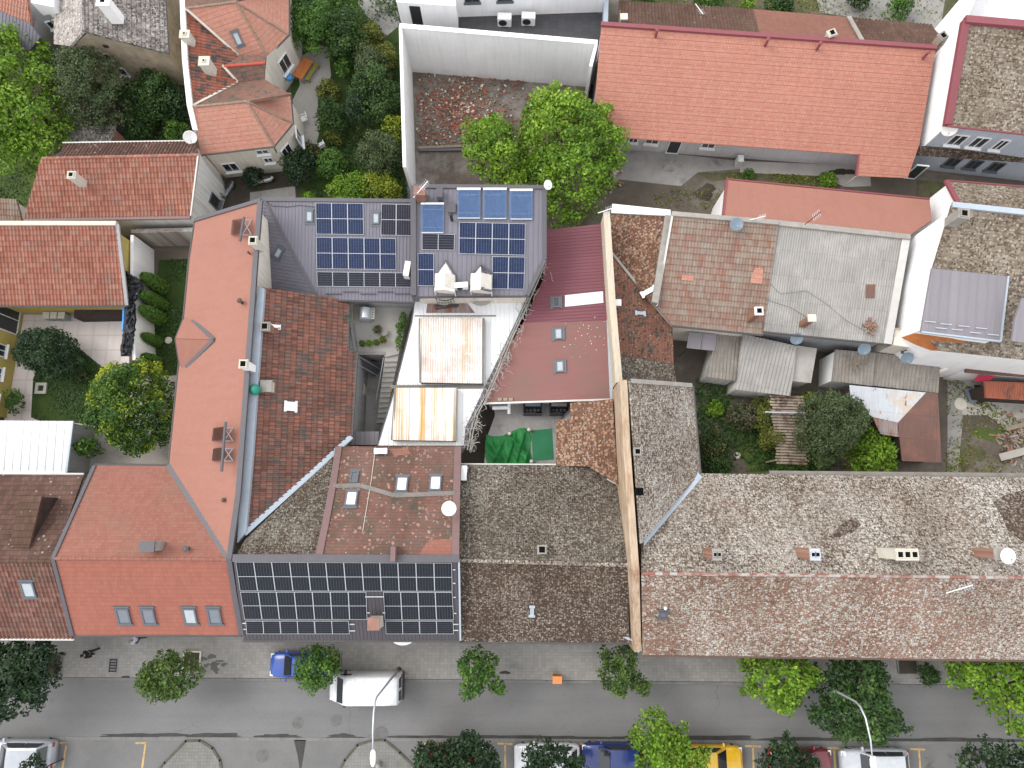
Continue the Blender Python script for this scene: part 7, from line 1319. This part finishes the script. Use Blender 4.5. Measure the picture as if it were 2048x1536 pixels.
cover((596,1446), .32, 'round manhole cover in the road left of the white van'); cover((673,1441), .3, 'faint round manhole cover in the road just below the van bonnet'); cover((525,1512), .36, 'round manhole cover in the parking strip left of the paved island', .016); cover((762,1468), .4, 'dark round drain grate at the tip of the paved island', .016)
c_ = P(1113,1354,.13); t = thing('utility_box', c_, 'orange box standing on the pavement beside the kerb', 'utility box'); mb = MB(); mb.box(c_+Vector((0,0,.45)), (.52,.38,.9)); obj('cabinet', mb, flat('orange_paint', (.55,.17,.03), .5), t, bevel=.015); mb = MB(); mb.box(c_+Vector((0,0,.92)), (.6,.46,.05)); obj('lid', mb, flat('light_orange_paint', (.62,.22,.06), .5), t, bevel=.012)
mb = MB(); mb.lathe(P(759,1527,.1), [(.16,0),(.17,.5),(.12,.62),(.03,.66)], n=16); t = obj('bollard', mb, M['chim_grey']); tag(t, 'squat stone bollard on the paved island under the left lamp', 'bollard')
def pit(px, wd, dp, label, mat='dark_dirt', rail=True):
    c = P(*px, .13); t = thing('tree_pit', c, label, 'tree pit', 'tree pits in the pavement'); mb = MB(); mb.face([c+Vector((sx*wd/2, sy*dp/2, .006)) for sx, sy in ((-1,-1),(1,-1),(1,1),(-1,1))]); obj('soil', mb, M[mat], t)
    mb = MB(); mb.box(c+Vector((0,dp/2,.04)), (wd+.1,.1,.1)); mb.box(c+Vector((wd/2,0,.04)), (.1,dp-.1,.1)); mb.box(c+Vector((-wd/2,0,.04)), (.1,dp-.1,.1)); obj('edging', mb, M['chim_cream'] if rail else M['kerb'], t)
pit((384,1322), 1.1, 1.2, 'tree pit with a pale edge beside the yellowish street tree'); pit((107,1334), 1.0, 1.6, 'dark tree pit at the lower left tree', rail=False); pit((668,1322), .9, 1.1, 'tree pit right of the blue hatchback', rail=False); pit((1500,1328), 1.2, 1.0, 'tree pit at the left edge of the bright tree below the pale roof', rail=False); pit((1815,1333), 1.3, .9, 'tree pit with a small shrub right of the dark street tree', rail=False)
mb = MB(); c_ = P(226,1331,.14)
for k in range(5): mb.box(c_+Vector((0,-.36+k*.18,0)), (.42,.09,.03))
mb.box(c_+Vector((-.23,0,0)), (.05,.85,.03)); mb.box(c_+Vector((.23,0,0)), (.05,.85,.03)); t = obj('drain_grate', mb, M['black_plastic']); tag(t, 'dark rectangular iron grate in the pavement between the two walkers and the tree', 'grate')
# ================================================================== YARD OBJECTS
def chair(px, ang, label):
    c = P(*px, .02); t = thing('garden_chair', c, label, 'chair', 'white plastic garden chairs'); a = math.radians(ang); f = Vector((math.cos(a), math.sin(a), 0)); s = Vector((-f.y, f.x, 0)); ax = (f, s, Vector((0,0,1)))
    mb = MB(); mb.box(c+Vector((0,0,.44)), (.46,.46,.04), 0, ax); obj('seat', mb, M['white_plastic'], t, bevel=.012); mb = MB(); mb.box(c-f*.25+Vector((0,0,.68)), (.05,.46,.46), 0, ax); obj('backrest', mb, M['white_plastic'], t, bevel=.015)
    for sx in (-1, 1):
        for sy in (-1, 1): mb = MB(); mb.tube([c+f*sx*.2+s*sy*.2+Vector((0,0,.43)), c+f*sx*.25+s*sy*.23], .022, 6); obj('leg', mb, M['white_plastic'], t)
    for sy in (-1, 1): mb = MB(); mb.box(c+s*sy*.24+Vector((0,0,.64)), (.44,.05,.03), 0, ax); obj('armrest', mb, M['white_plastic'], t)
chair((612,243), 200, 'white garden chair on the paved path beside the villa bay'); chair((646,296), 120, 'white garden chair among the shrubs below the villa bay')
def bench(px, ang, L_, W_, hgt, mat, nm, label, cat):
    c = P(*px, .02); t = thing(nm, c, label, cat); a = math.radians(ang); f = Vector((math.cos(a), math.sin(a), 0)); s = Vector((-f.y, f.x, 0)); ax = (f, s, Vector((0,0,1))); mb = MB(); k = max(2, int(W_/.12))
    for i in range(k): mb.box(c+s*((i+.5)/k-.5)*W_+Vector((0,0,hgt)), (L_, W_/k-.015, .04), 0, ax)
    obj('top' if 'table' in nm else 'seat', mb, M[mat], t)
    for sx in (-1, 1):
        for sy in (-1, 1): mb = MB(); mb.box(c+f*sx*L_*.42+s*sy*W_*.4+Vector((0,0,hgt/2)), (.06,.06,hgt-.03), 0, ax); obj('leg', mb, M['timber'], t)
bench((611,148), 62, 1.75, .85, .72, 'orange_wood', 'garden_table', 'garden table with an orange top beside the villa bay', 'table'); bench((627,150), 62, 1.6, .32, .44, 'olive_wood', 'garden_bench', 'olive yellow bench right of the orange table', 'bench'); bench((593,146), 62, 1.6, .32, .44, 'olive_wood', 'garden_bench', 'olive yellow bench between the orange table and the villa wall', 'bench')
mb = MB(); mb.lathe(P(579,157,1.0), [(.26,0),(.3,.12),(.25,.25),(.1,.33)], n=18); t = obj('blue_tub', mb, flat('blue_plastic', (.05,.22,.5), .4)); tag(t, 'round blue plastic tub lid below the villa bay window', 'tub')
def scooter(px, ang, col, label):
    c = P(*px, .02); t = thing('motor_scooter', c, label, 'scooter', 'motor scooters by the villa'); a = math.radians(ang); f = Vector((math.cos(a), math.sin(a), 0)); s = Vector((-f.y, f.x, 0)); U = Vector((0,0,1)); T = lambda x, y, z: c+f*x+s*y+U*z
    for x in (-.6, .62): mb = MB(); mb.lathe(T(x,-.05,.25), [(.15,0),(.25,.01),(.25,.09),(.15,.1)], s, 18); obj('wheel', mb, M['tyre'], t)
    ring = lambda x, wd, z0, z1: [T(x,-wd,z0), T(x,-wd,z1*.8+z0*.2), T(x,-wd*.5,z1), T(x,wd*.5,z1), T(x,wd,z1*.8+z0*.2), T(x,wd,z0)]
    mb = MB(); loft(mb, [ring(-.85,.06,.5,.7), ring(-.6,.16,.35,.78), ring(-.2,.17,.3,.74), ring(-.02,.13,.28,.4), ring(.35,.15,.28,.36), ring(.42,.18,.3,1.0), ring(.52,.1,.3,.98), ring(.8,.05,.45,.55)]); obj('body', mb, col, t, smooth=True)
    mb = MB(); loft(mb, [ring(-.75,.08,.76,.84), ring(-.3,.14,.74,.85), ring(-.08,.1,.72,.8)]); obj('seat', mb, M['black_plastic'], t); mb = MB(); mb.tube([T(.42,-.33,1.02), T(.46,0,1.0), T(.42,.33,1.02)], .02, 6); obj('handlebar', mb, M['black_plastic'], t); mb = MB(); mb.lathe(T(.56,0,.9), [(.08,0),(.06,.04)], f, 12); obj('headlight', mb, M['lamp_clear'], t)
scooter((458,388), 235, flat('grey_scooter_paint', (.25,.27,.28), .3), 'grey scooter parked in the dark corner beside the villa wall'); scooter((529,366), 190, flat('white_red_scooter_paint', (.6,.58,.58), .3), 'white scooter with its back to the shrubs near the villa steps'); 
for i, (x, y, r, k, lb) in enumerate(((709,689,.2,'green','first of the row of four on the left'),(727,690,.2,'green','second of the row of four'),(741,689,.21,'lime','third of the row of four'),(755,688,.2,'green','last of the row of four at the right'),(768,683,.24,'olive','yellowish, beside the reddish shrub'),(757,662,.3,'rose','reddish loose shrub below the barbecue'))):
    c_ = P(x, y, slabz); t = thing('potted_plant', c_, 'potted plant on the upper terrace, '+lb, 'potted plant', 'potted plants on the upper terrace'); mb = MB(); mb.lathe(c_, [(.13,0),(.19,.3),(.2,.34),(.16,.33)], n=14); obj('pot', mb, M['terracotta'], t)
    rs_ = np.random.RandomState(i+50); n_ = 320; d_ = rs_.normal(0,1,(n_,3)); d_ /= np.linalg.norm(d_, axis=1)[:,None]; hh_ = rs_.uniform(0,1,n_); cen = np.array(c_)+np.stack([d_[:,0]*r*(1.15-hh_), d_[:,1]*r*(1.15-hh_), .36+hh_*.6], 1); leaves('foliage', cen, d_, .09, .5+rs_.normal(0,.2,n_), LEAF[k], t, rs_)
mb = MB(); c_ = P(770,667,slabz); mb.lathe(c_, [(.16,0),(.24,.34),(.25,.38),(.2,.37),(.18,.3)], n=16); t = obj('plant_pot', mb, M['chim_grey']); tag(t, 'empty grey pot beside the reddish potted shrub', 'pot')
c_ = P(84,777,.02); mb = MB()
for s_ in (-1, 1): mb.box(c_+Vector((s_*.3,0,.08)), (.2,.8,.16)); mb.box(c_+Vector((0,s_*.3,.08)), (.4,.2,.16))
t = obj('stone_surround', mb, M['concrete_pale']); tag(t, 'square pale stone surround with a dark hole on the lawn', 'stone')
for (x, y), r, lb in (((338,681),.26,'round pale stone disc on the narrow lawn behind the cypresses'),((1474,911),.24,'round white stone on the path in the right garden')): mb = MB(); mb.lathe(P(x,y,.02), [(r,0),(r,.1),(r*.8,.14),(.02,.14)], n=18); t = obj('stone_disc', mb, M['chim_cream']); tag(t, lb, 'stone')
c_ = P(1475,328,.02); t = thing('white_appliance', c_, 'white boxy cabinet on the concrete by the salmon row house', 'cabinet'); mb = MB(); mb.box(c_+Vector((0,0,.45)), (.4,.5,.9)); obj('cabinet', mb, M['white_plastic'], t, bevel=.02); mb = MB(); mb.box(c_+Vector((0,-.26,.5)), (.34,.03,.7)); obj('door', mb, M['chim_cream'], t)
# rubble lot
rr = random.Random(21); mb = MB()
for k in range(1500):
    if rr.random() < .7: x, y = rr.gauss(905,42), rr.gauss(222,36)
    else: x, y = rr.uniform(838,1060), rr.uniform(150,292)
    if not (832 < x < 1090 and 146 < y < 296): continue
    p = P(x, y, rr.uniform(.01,.1)); a = rr.uniform(0, 6.3); u = Vector((math.cos(a), math.sin(a), rr.uniform(-.3,.3))).normalized(); v = Vector((-u.y, u.x, 0)).normalized(); s_ = rr.choice((1,1,.6,.5,.4)); mb.box(p, (rr.uniform(.1,.27)*s_, .12*s_, .07), rr.choice((0,0,0,1,1,2,3)), (u, v, u.cross(v)))
t = obj('brick_rubble', mb, [flat('broken_brick', (.3,.1,.065), .95, .1), M['timber'], M['chim_cream'], flat('dull_brick', (.2,.11,.085), .95, .1)]); t['kind'] = 'stuff'
for i, (a_, b_, mt, lb) in enumerate((((836,296),(928,292),'timber','long grey beam lying along the lower edge of the rubble'),((838,301),(930,299),'flash_dark','dark steel beam beside the long grey timber'),((1000,0),(1000,0),'timber',''),((866,364),(868,380),'timber','short plank on the dirt above the tube collector roof'))):
    if not lb: continue
    mb = MB(); p, q = P(*a_,.12), P(*b_,.12); u = (q-p).normalized(); v = Vector((-u.y,u.x,0)); mb.box((p+q)/2, ((q-p).length,.2,.14), 0, (u, v, Vector((0,0,1)))); t = obj('timber_beam', mb, M[mt]); tag(t, lb, 'beam')
rr = random.Random(5); mb = MB()
for k in range(90): p = P(1225+rr.gauss(0,9), 342+rr.gauss(0,13), rr.uniform(.02,.3)); a = rr.uniform(0,6.3); u = Vector((math.cos(a), math.sin(a), rr.uniform(-.4,.4))).normalized(); v = Vector((-u.y,u.x,0)).normalized(); mb.box(p, (rr.uniform(.15,.45),.14,.08), rr.choice((0,1,2)), (u, v, u.cross(v)))
t = obj('broken_masonry', mb, [M['brick'], M['chim_cream'], M['chim_grey']]); t['kind'] = 'stuff'
for i, (a_, b_, w_, mt, lb) in enumerate((((2012,858),(2075,842),.3,'timber','pale board at the right edge, upper of the two'),((2000,915),(2075,895),.5,'concrete_pale','broad pale board at the right edge, lower of the two'),((1935,777),(1948,805),.5,'dish_grey','grey panel leaning in the right yard'),((1955,770),(1960,806),.45,'dark_wall','dark brown door lying in the right yard'))):
    mb = MB(); p, q = P(*a_,.25), P(*b_,.35); u = (q-p).normalized(); v = Vector((-u.y,u.x,0)).normalized(); mb.box((p+q)/2, ((q-p).length,w_,.05), 0, (u, v, u.cross(v))); t = obj('board', mb, M[mt]); tag(t, lb, 'board')
mb = MB(); mb.lathe(P(1921,808,.02), [(.42,0),(.45,.02),(.4,.05),(.02,.06)], n=14); t = obj('stone_slab', mb, M['chim_cream']); tag(t, 'round pale slab on the path of the right yard', 'slab')
c_ = P(1520,808,.02)
# ================================================================== TREES AND SHRUBS
ST = 'street trees'
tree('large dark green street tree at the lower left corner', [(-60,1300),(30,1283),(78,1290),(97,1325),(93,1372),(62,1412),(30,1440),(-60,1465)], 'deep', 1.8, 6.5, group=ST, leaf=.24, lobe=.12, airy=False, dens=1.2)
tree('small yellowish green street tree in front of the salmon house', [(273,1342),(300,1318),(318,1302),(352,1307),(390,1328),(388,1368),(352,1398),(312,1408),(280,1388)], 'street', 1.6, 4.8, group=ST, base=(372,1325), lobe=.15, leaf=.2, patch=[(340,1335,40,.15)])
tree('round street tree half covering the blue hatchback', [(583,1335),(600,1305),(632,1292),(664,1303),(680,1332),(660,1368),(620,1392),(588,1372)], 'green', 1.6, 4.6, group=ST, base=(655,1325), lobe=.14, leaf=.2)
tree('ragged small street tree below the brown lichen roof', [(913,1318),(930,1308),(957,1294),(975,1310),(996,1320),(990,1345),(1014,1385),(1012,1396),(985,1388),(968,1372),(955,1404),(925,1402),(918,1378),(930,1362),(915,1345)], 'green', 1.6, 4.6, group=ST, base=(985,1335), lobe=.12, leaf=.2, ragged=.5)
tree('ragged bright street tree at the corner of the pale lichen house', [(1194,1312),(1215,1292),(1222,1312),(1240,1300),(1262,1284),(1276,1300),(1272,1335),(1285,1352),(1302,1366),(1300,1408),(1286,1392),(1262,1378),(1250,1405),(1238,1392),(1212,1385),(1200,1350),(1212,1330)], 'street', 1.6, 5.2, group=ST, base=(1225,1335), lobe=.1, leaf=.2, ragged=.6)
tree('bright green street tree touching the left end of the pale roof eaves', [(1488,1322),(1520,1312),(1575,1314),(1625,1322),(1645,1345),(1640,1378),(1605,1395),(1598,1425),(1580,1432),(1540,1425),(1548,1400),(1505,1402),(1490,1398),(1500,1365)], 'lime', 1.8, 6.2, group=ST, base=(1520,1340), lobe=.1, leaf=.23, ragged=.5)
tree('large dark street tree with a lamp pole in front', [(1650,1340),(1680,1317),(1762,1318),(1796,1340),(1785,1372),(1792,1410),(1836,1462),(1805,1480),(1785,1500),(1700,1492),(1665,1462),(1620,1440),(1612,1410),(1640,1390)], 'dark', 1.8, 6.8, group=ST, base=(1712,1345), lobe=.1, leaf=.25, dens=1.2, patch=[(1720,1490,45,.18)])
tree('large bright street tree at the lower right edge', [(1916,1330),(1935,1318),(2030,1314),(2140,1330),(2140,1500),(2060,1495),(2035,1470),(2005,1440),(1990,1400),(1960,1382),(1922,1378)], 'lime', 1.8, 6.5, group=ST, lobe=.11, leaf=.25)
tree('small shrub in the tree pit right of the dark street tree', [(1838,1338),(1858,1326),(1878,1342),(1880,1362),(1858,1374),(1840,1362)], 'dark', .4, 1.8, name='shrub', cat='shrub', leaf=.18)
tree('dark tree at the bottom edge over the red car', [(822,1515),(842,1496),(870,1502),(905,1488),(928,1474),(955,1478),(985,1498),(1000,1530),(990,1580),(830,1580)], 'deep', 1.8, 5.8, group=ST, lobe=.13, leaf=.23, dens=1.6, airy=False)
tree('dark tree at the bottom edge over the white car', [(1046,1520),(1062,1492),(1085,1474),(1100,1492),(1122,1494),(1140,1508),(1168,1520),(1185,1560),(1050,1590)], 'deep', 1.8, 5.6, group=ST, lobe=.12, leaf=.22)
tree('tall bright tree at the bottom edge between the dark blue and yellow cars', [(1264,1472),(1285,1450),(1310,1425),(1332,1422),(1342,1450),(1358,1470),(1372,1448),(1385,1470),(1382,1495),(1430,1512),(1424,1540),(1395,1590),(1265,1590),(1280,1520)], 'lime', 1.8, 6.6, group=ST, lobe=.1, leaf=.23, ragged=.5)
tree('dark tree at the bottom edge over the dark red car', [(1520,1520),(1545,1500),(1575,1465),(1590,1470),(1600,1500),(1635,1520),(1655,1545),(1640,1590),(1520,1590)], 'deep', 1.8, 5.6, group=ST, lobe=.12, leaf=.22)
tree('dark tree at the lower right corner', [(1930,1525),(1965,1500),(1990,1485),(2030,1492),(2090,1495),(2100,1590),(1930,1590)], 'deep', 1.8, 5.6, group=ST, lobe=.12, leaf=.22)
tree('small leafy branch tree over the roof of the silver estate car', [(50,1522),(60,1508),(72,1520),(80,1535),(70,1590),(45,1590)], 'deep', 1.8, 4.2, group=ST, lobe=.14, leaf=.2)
# left gardens
YT = 'garden trees'
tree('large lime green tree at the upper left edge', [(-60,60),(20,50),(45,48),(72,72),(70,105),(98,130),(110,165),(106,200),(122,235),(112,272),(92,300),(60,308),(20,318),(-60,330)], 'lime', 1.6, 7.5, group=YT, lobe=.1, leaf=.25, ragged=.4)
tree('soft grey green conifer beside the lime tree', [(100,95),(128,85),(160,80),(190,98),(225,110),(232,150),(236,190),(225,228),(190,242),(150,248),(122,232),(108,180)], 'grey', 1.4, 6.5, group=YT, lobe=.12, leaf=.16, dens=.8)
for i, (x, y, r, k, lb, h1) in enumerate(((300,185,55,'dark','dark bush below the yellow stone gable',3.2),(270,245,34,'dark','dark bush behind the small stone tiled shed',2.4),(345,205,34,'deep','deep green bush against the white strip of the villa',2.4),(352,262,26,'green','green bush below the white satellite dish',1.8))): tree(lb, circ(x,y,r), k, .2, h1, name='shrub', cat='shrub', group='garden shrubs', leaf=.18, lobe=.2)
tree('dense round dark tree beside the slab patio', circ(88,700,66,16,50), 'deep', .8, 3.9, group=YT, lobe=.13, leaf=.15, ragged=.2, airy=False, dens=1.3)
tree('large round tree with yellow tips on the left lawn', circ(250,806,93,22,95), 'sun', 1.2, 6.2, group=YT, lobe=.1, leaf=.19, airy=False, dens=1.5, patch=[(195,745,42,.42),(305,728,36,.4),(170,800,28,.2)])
for i, (x0, y0, x1, y1, w_) in enumerate(((282,540,328,578,15),(283,583,326,612,14),(281,608,325,640,14),(283,664,318,686,11),(270,702,318,726,11))):
    lb = 'clipped cypress before the white garden wall, '+['topmost of the five','second from the top','in the middle of the row of five','small one, fourth from the top','lowest, half behind the yellow tipped tree'][i]
    b = P(x1, y1, 0); tp = 3.0 if i < 3 else 2.2; t = thing('cypress', b, lb, 'cypress', 'clipped cypresses'); rs_ = np.random.RandomState(i+9); n_ = 2600; hh_ = rs_.uniform(0,1,n_)**.9; d_ = rs_.normal(0,1,(n_,3)); d_[:,2] = 0; d_ /= np.linalg.norm(d_, axis=1)[:,None]; r_ = .52*(w_/15)*np.sqrt(np.clip(1-(hh_*1.02-.25)**2/.62, .03, 1))*rs_.uniform(.8,1.05,n_)
    leaves('crown', np.array(b)+np.stack([d_[:,0]*r_, d_[:,1]*r_, .1+hh_*tp], 1), d_+np.array([0,0,.3]), .13, .45+rs_.normal(0,.2,n_), LEAF['green'], t, rs_); mb = MB(); mb.tube([b, b+Vector((0,0,tp*.7))], .05, 6); obj('trunk', mb, M['bark'], t)
GS = 'garden shrubs'
for i, (x, y, r, k, z1, lb) in enumerate(((630,50,58,'green',4.2,'bushy tree at the top of the villa garden, left of the path'),(600,12,34,'deep',3.2,'deep green tree by the upper bay of the villa'),(692,62,52,'dark',4.4,'dark bushy tree in the middle of the villa garden top'),(680,5,40,'green',3.8,'leafy tree cut by the top edge above the villa garden'),(738,72,34,'olive',3.0,'pale olive shrub beside the concrete path'),(770,110,24,'olive',3.2,'slender yellowish shrub against the compound wall'),(742,128,40,'grey',4.0,'grey leaved tree left of the compound wall'),(748,185,50,'dark',4.6,'tall dark tree halfway down the compound wall'),(715,215,30,'deep',3.4,'deep green shrub below the tall dark tree'),(660,232,34,'dark',3.0,'dark shrub right of the white chair'),(655,178,22,'olive',1.6,'low yellow green shrub below the garden bench'),(688,132,20,'green',2.0,'small green shrub by the garden steps'),(668,270,20,'olive',1.5,'low yellowish shrub below the dark shrub by the chair'),(760,300,44,'grey',3.8,'silvery shrub on the lawn by the compound wall'),(787,255,26,'yellow',2.8,'yellow green shrub against the compound wall'),(660,326,32,'green',2.8,'green shrub right of the lower white chair'),(596,330,34,'deep',2.8,'dark shrub at the corner of the villa'),(622,300,18,'rose',1.4,'low reddish flowering shrub by the villa bay'),(702,385,46,'lime',2.6,'bright hedge shrub above the solar roof, left one'),(762,378,38,'yellow',2.8,'bright yellow green shrub above the solar roof, right one'),(617,398,14,'lime',1.2,'tiny bright shrub above the dark hip roof'),(505,350,22,'deep',1.5,'small dark climber at the villa wall'))):
    tree(lb, circ(x,y,r), k, .2, z1, name='shrub' if z1 < 3.9 else 'garden_tree', cat='shrub' if z1 < 3.9 else 'tree', group=GS if z1 < 3.9 else YT, leaf=.17, lobe=.19)
tree('left of the two merged bright trees by the rubble lot', [(918,252),(950,232),(988,224),(1020,236),(1046,262),(1056,305),(1060,350),(1035,368),(1000,370),(965,345),(935,318),(925,290)], 'lime', 1.6, 6.2, group=YT, lobe=.13, leaf=.24)
tree('large bright tree in the middle of the courtyard by the rubble lot', [(1040,215),(1052,185),(1072,165),(1085,150),(1092,168),(1108,136),(1120,136),(1122,170),(1150,172),(1185,182),(1205,195),(1212,182),(1222,198),(1232,220),(1242,240),(1262,268),(1250,300),(1235,335),(1205,390),(1170,415),(1130,428),(1095,400),(1065,360),(1048,300)], 'lime', 1.6, 8.0, group=YT, lobe=.085, leaf=.25, ragged=.45, patch=[(1180,330,60,-.2),(1090,210,45,.2)])  # patch paints a sunlit upper left and shaded lower right into the leaf tint
tree('low bright weeds beside the roof corner post', circ(1655,360,20), 'lime', .1, .9, name='shrub', cat='shrub', group=GS, leaf=.16); tree('small green weed clump on the concrete strip', circ(1497,348,11), 'green', .05, .5, name='shrub', cat='shrub', group=GS, leaf=.12)
# right garden
tree('feathery grey green conifer in the right garden', [(1605,815),(1632,785),(1662,778),(1695,784),(1724,792),(1746,820),(1738,850),(1728,880),(1700,905),(1672,925),(1652,938),(1635,915),(1608,895),(1598,855)], 'grey', 1.4, 5.8, group=YT, lobe=.12, leaf=.15, dens=.9)
tree('bright leafy fig right of the grey conifer', [(1700,905),(1722,868),(1745,850),(1768,862),(1795,885),(1803,935),(1760,950),(1702,948)], 'lime', .6, 3.0, group=YT, lobe=.15, leaf=.24)
tree('ivy covered hump beside the plank canopy', [(1508,800),(1530,790),(1546,800),(1540,850),(1562,862),(1572,882),(1562,902),(1538,905),(1522,885),(1520,860),(1504,850)], 'olive', .4, 2.6, name='ivy', cat='ivy', leaf=.13, lobe=.18, ragged=.2)
for i, (x, y, r, k, z1, lb) in enumerate(((1490,832,30,'brown',2.2,'brownish shrub left of the ivy'),(1430,818,17,'lime',.8,'small bright clump near the top of the right garden'),(1430,888,32,'rose',1.8,'flowering shrub with reddish tips by the pale wing'),(1425,930,34,'dark',1.6,'dark low shrub in the corner of the pale lichen house'),(1618,798,20,'yellow',1.6,'yellow flowering shrub behind the conifer'),(1590,922,30,'green',1.6,'green shrub at the foot of the plank canopy'),(1640,928,18,'green',1.2,'low green shrub between the conifer and the fascia'),(1530,770,14,'green',1.2,'small green plant under the silvery shed'))): tree(lb, circ(x,y,r), k, .1, z1, name='shrub', cat='shrub', group=GS, leaf=.16, lobe=.2)
tree('climbing plant on the yellow house', circ(26,800,15,10,28), 'green', .2, 1.8, name='climber', cat='shrub', leaf=.15, lobe=.22); tree('drooping potted palm in the dark court by the white shed', circ(172,895,24,12,20), 'green', .8, 2.6, name='palm', cat='plant', leaf=.26, lobe=.2, ragged=.6); tree('grey blue agave like plant on the lawn', circ(162,754,12), 'grey', .1, .6, name='agave', cat='plant', leaf=.22, lobe=.3)
for i, (x, y, lb) in enumerate(((806,640,'topmost'),(801,658,'middle'),(798,686,'lowest'))): 
    t = tree('trailing green plant at the terrace edge beside the white hall, '+lb+' of three', circ(x,y,9,8,14), 'green', 3.0, 4.0, name='trailing_plant', cat='plant', group='trailing plants on the terrace edge', leaf=.12, lobe=.25)
tree('narrow ivy strip on the gutter beside the terrace', [(694,630),(700,632),(699,665),(693,662)], 'green', 4.5, 5.0, name='ivy', cat='ivy', leaf=.1, lobe=.25)
for i, (x, y, r, k) in enumerate(((1290,8,26,'green'),(1420,3,34,'green'),(1498,10,16,'lime'),(1560,14,30,'dark'),(1800,12,26,'green'),(1720,-10,26,'dark'))): tree('shrub behind the old brown roofs at the top edge, '+ORD[i]+' from the left', circ(x,y,r) if i not in (4, 5) else circ(x,y,r), k, .1, 2.0, name='shrub', cat='shrub', group='shrubs at the top edge', leaf=.18, lobe=.2)
# ground cover
patchleaf('grass_blades', [([(72,742),(150,690),(205,735),(260,740),(230,850),(80,842),(62,832),(66,760)],1),([(318,520),(385,518),(400,740),(300,760),(296,690)],.8),([(-60,300),(125,250),(80,330),(40,440),(-60,440)],.7)], 'dark', 9000, .12, (.01,.08), 3)
patchleaf('ground_cover', [([(600,0),(800,0),(815,400),(600,410),(650,300),(700,180)],1.4),([(110,100),(360,160),(390,290),(130,300)],1),([(1390,760),(1700,800),(1690,940),(1400,945)],1.2)], 'dark', 6000, .17, (.02,.25), 6)
patchleaf('weeds', [([(1395,345),(1480,345),(1640,353),(1680,372),(1600,380),(1460,360)],.5),([(1890,740),(2048,850),(2048,945),(1890,945)],1),([(1240,-40),(1900,-40),(1880,45),(1240,0)],.9),([(1340,380),(1460,372),(1440,420),(1230,410)],.15)], 'olive', 2600, .13, (.01,.12), 8)
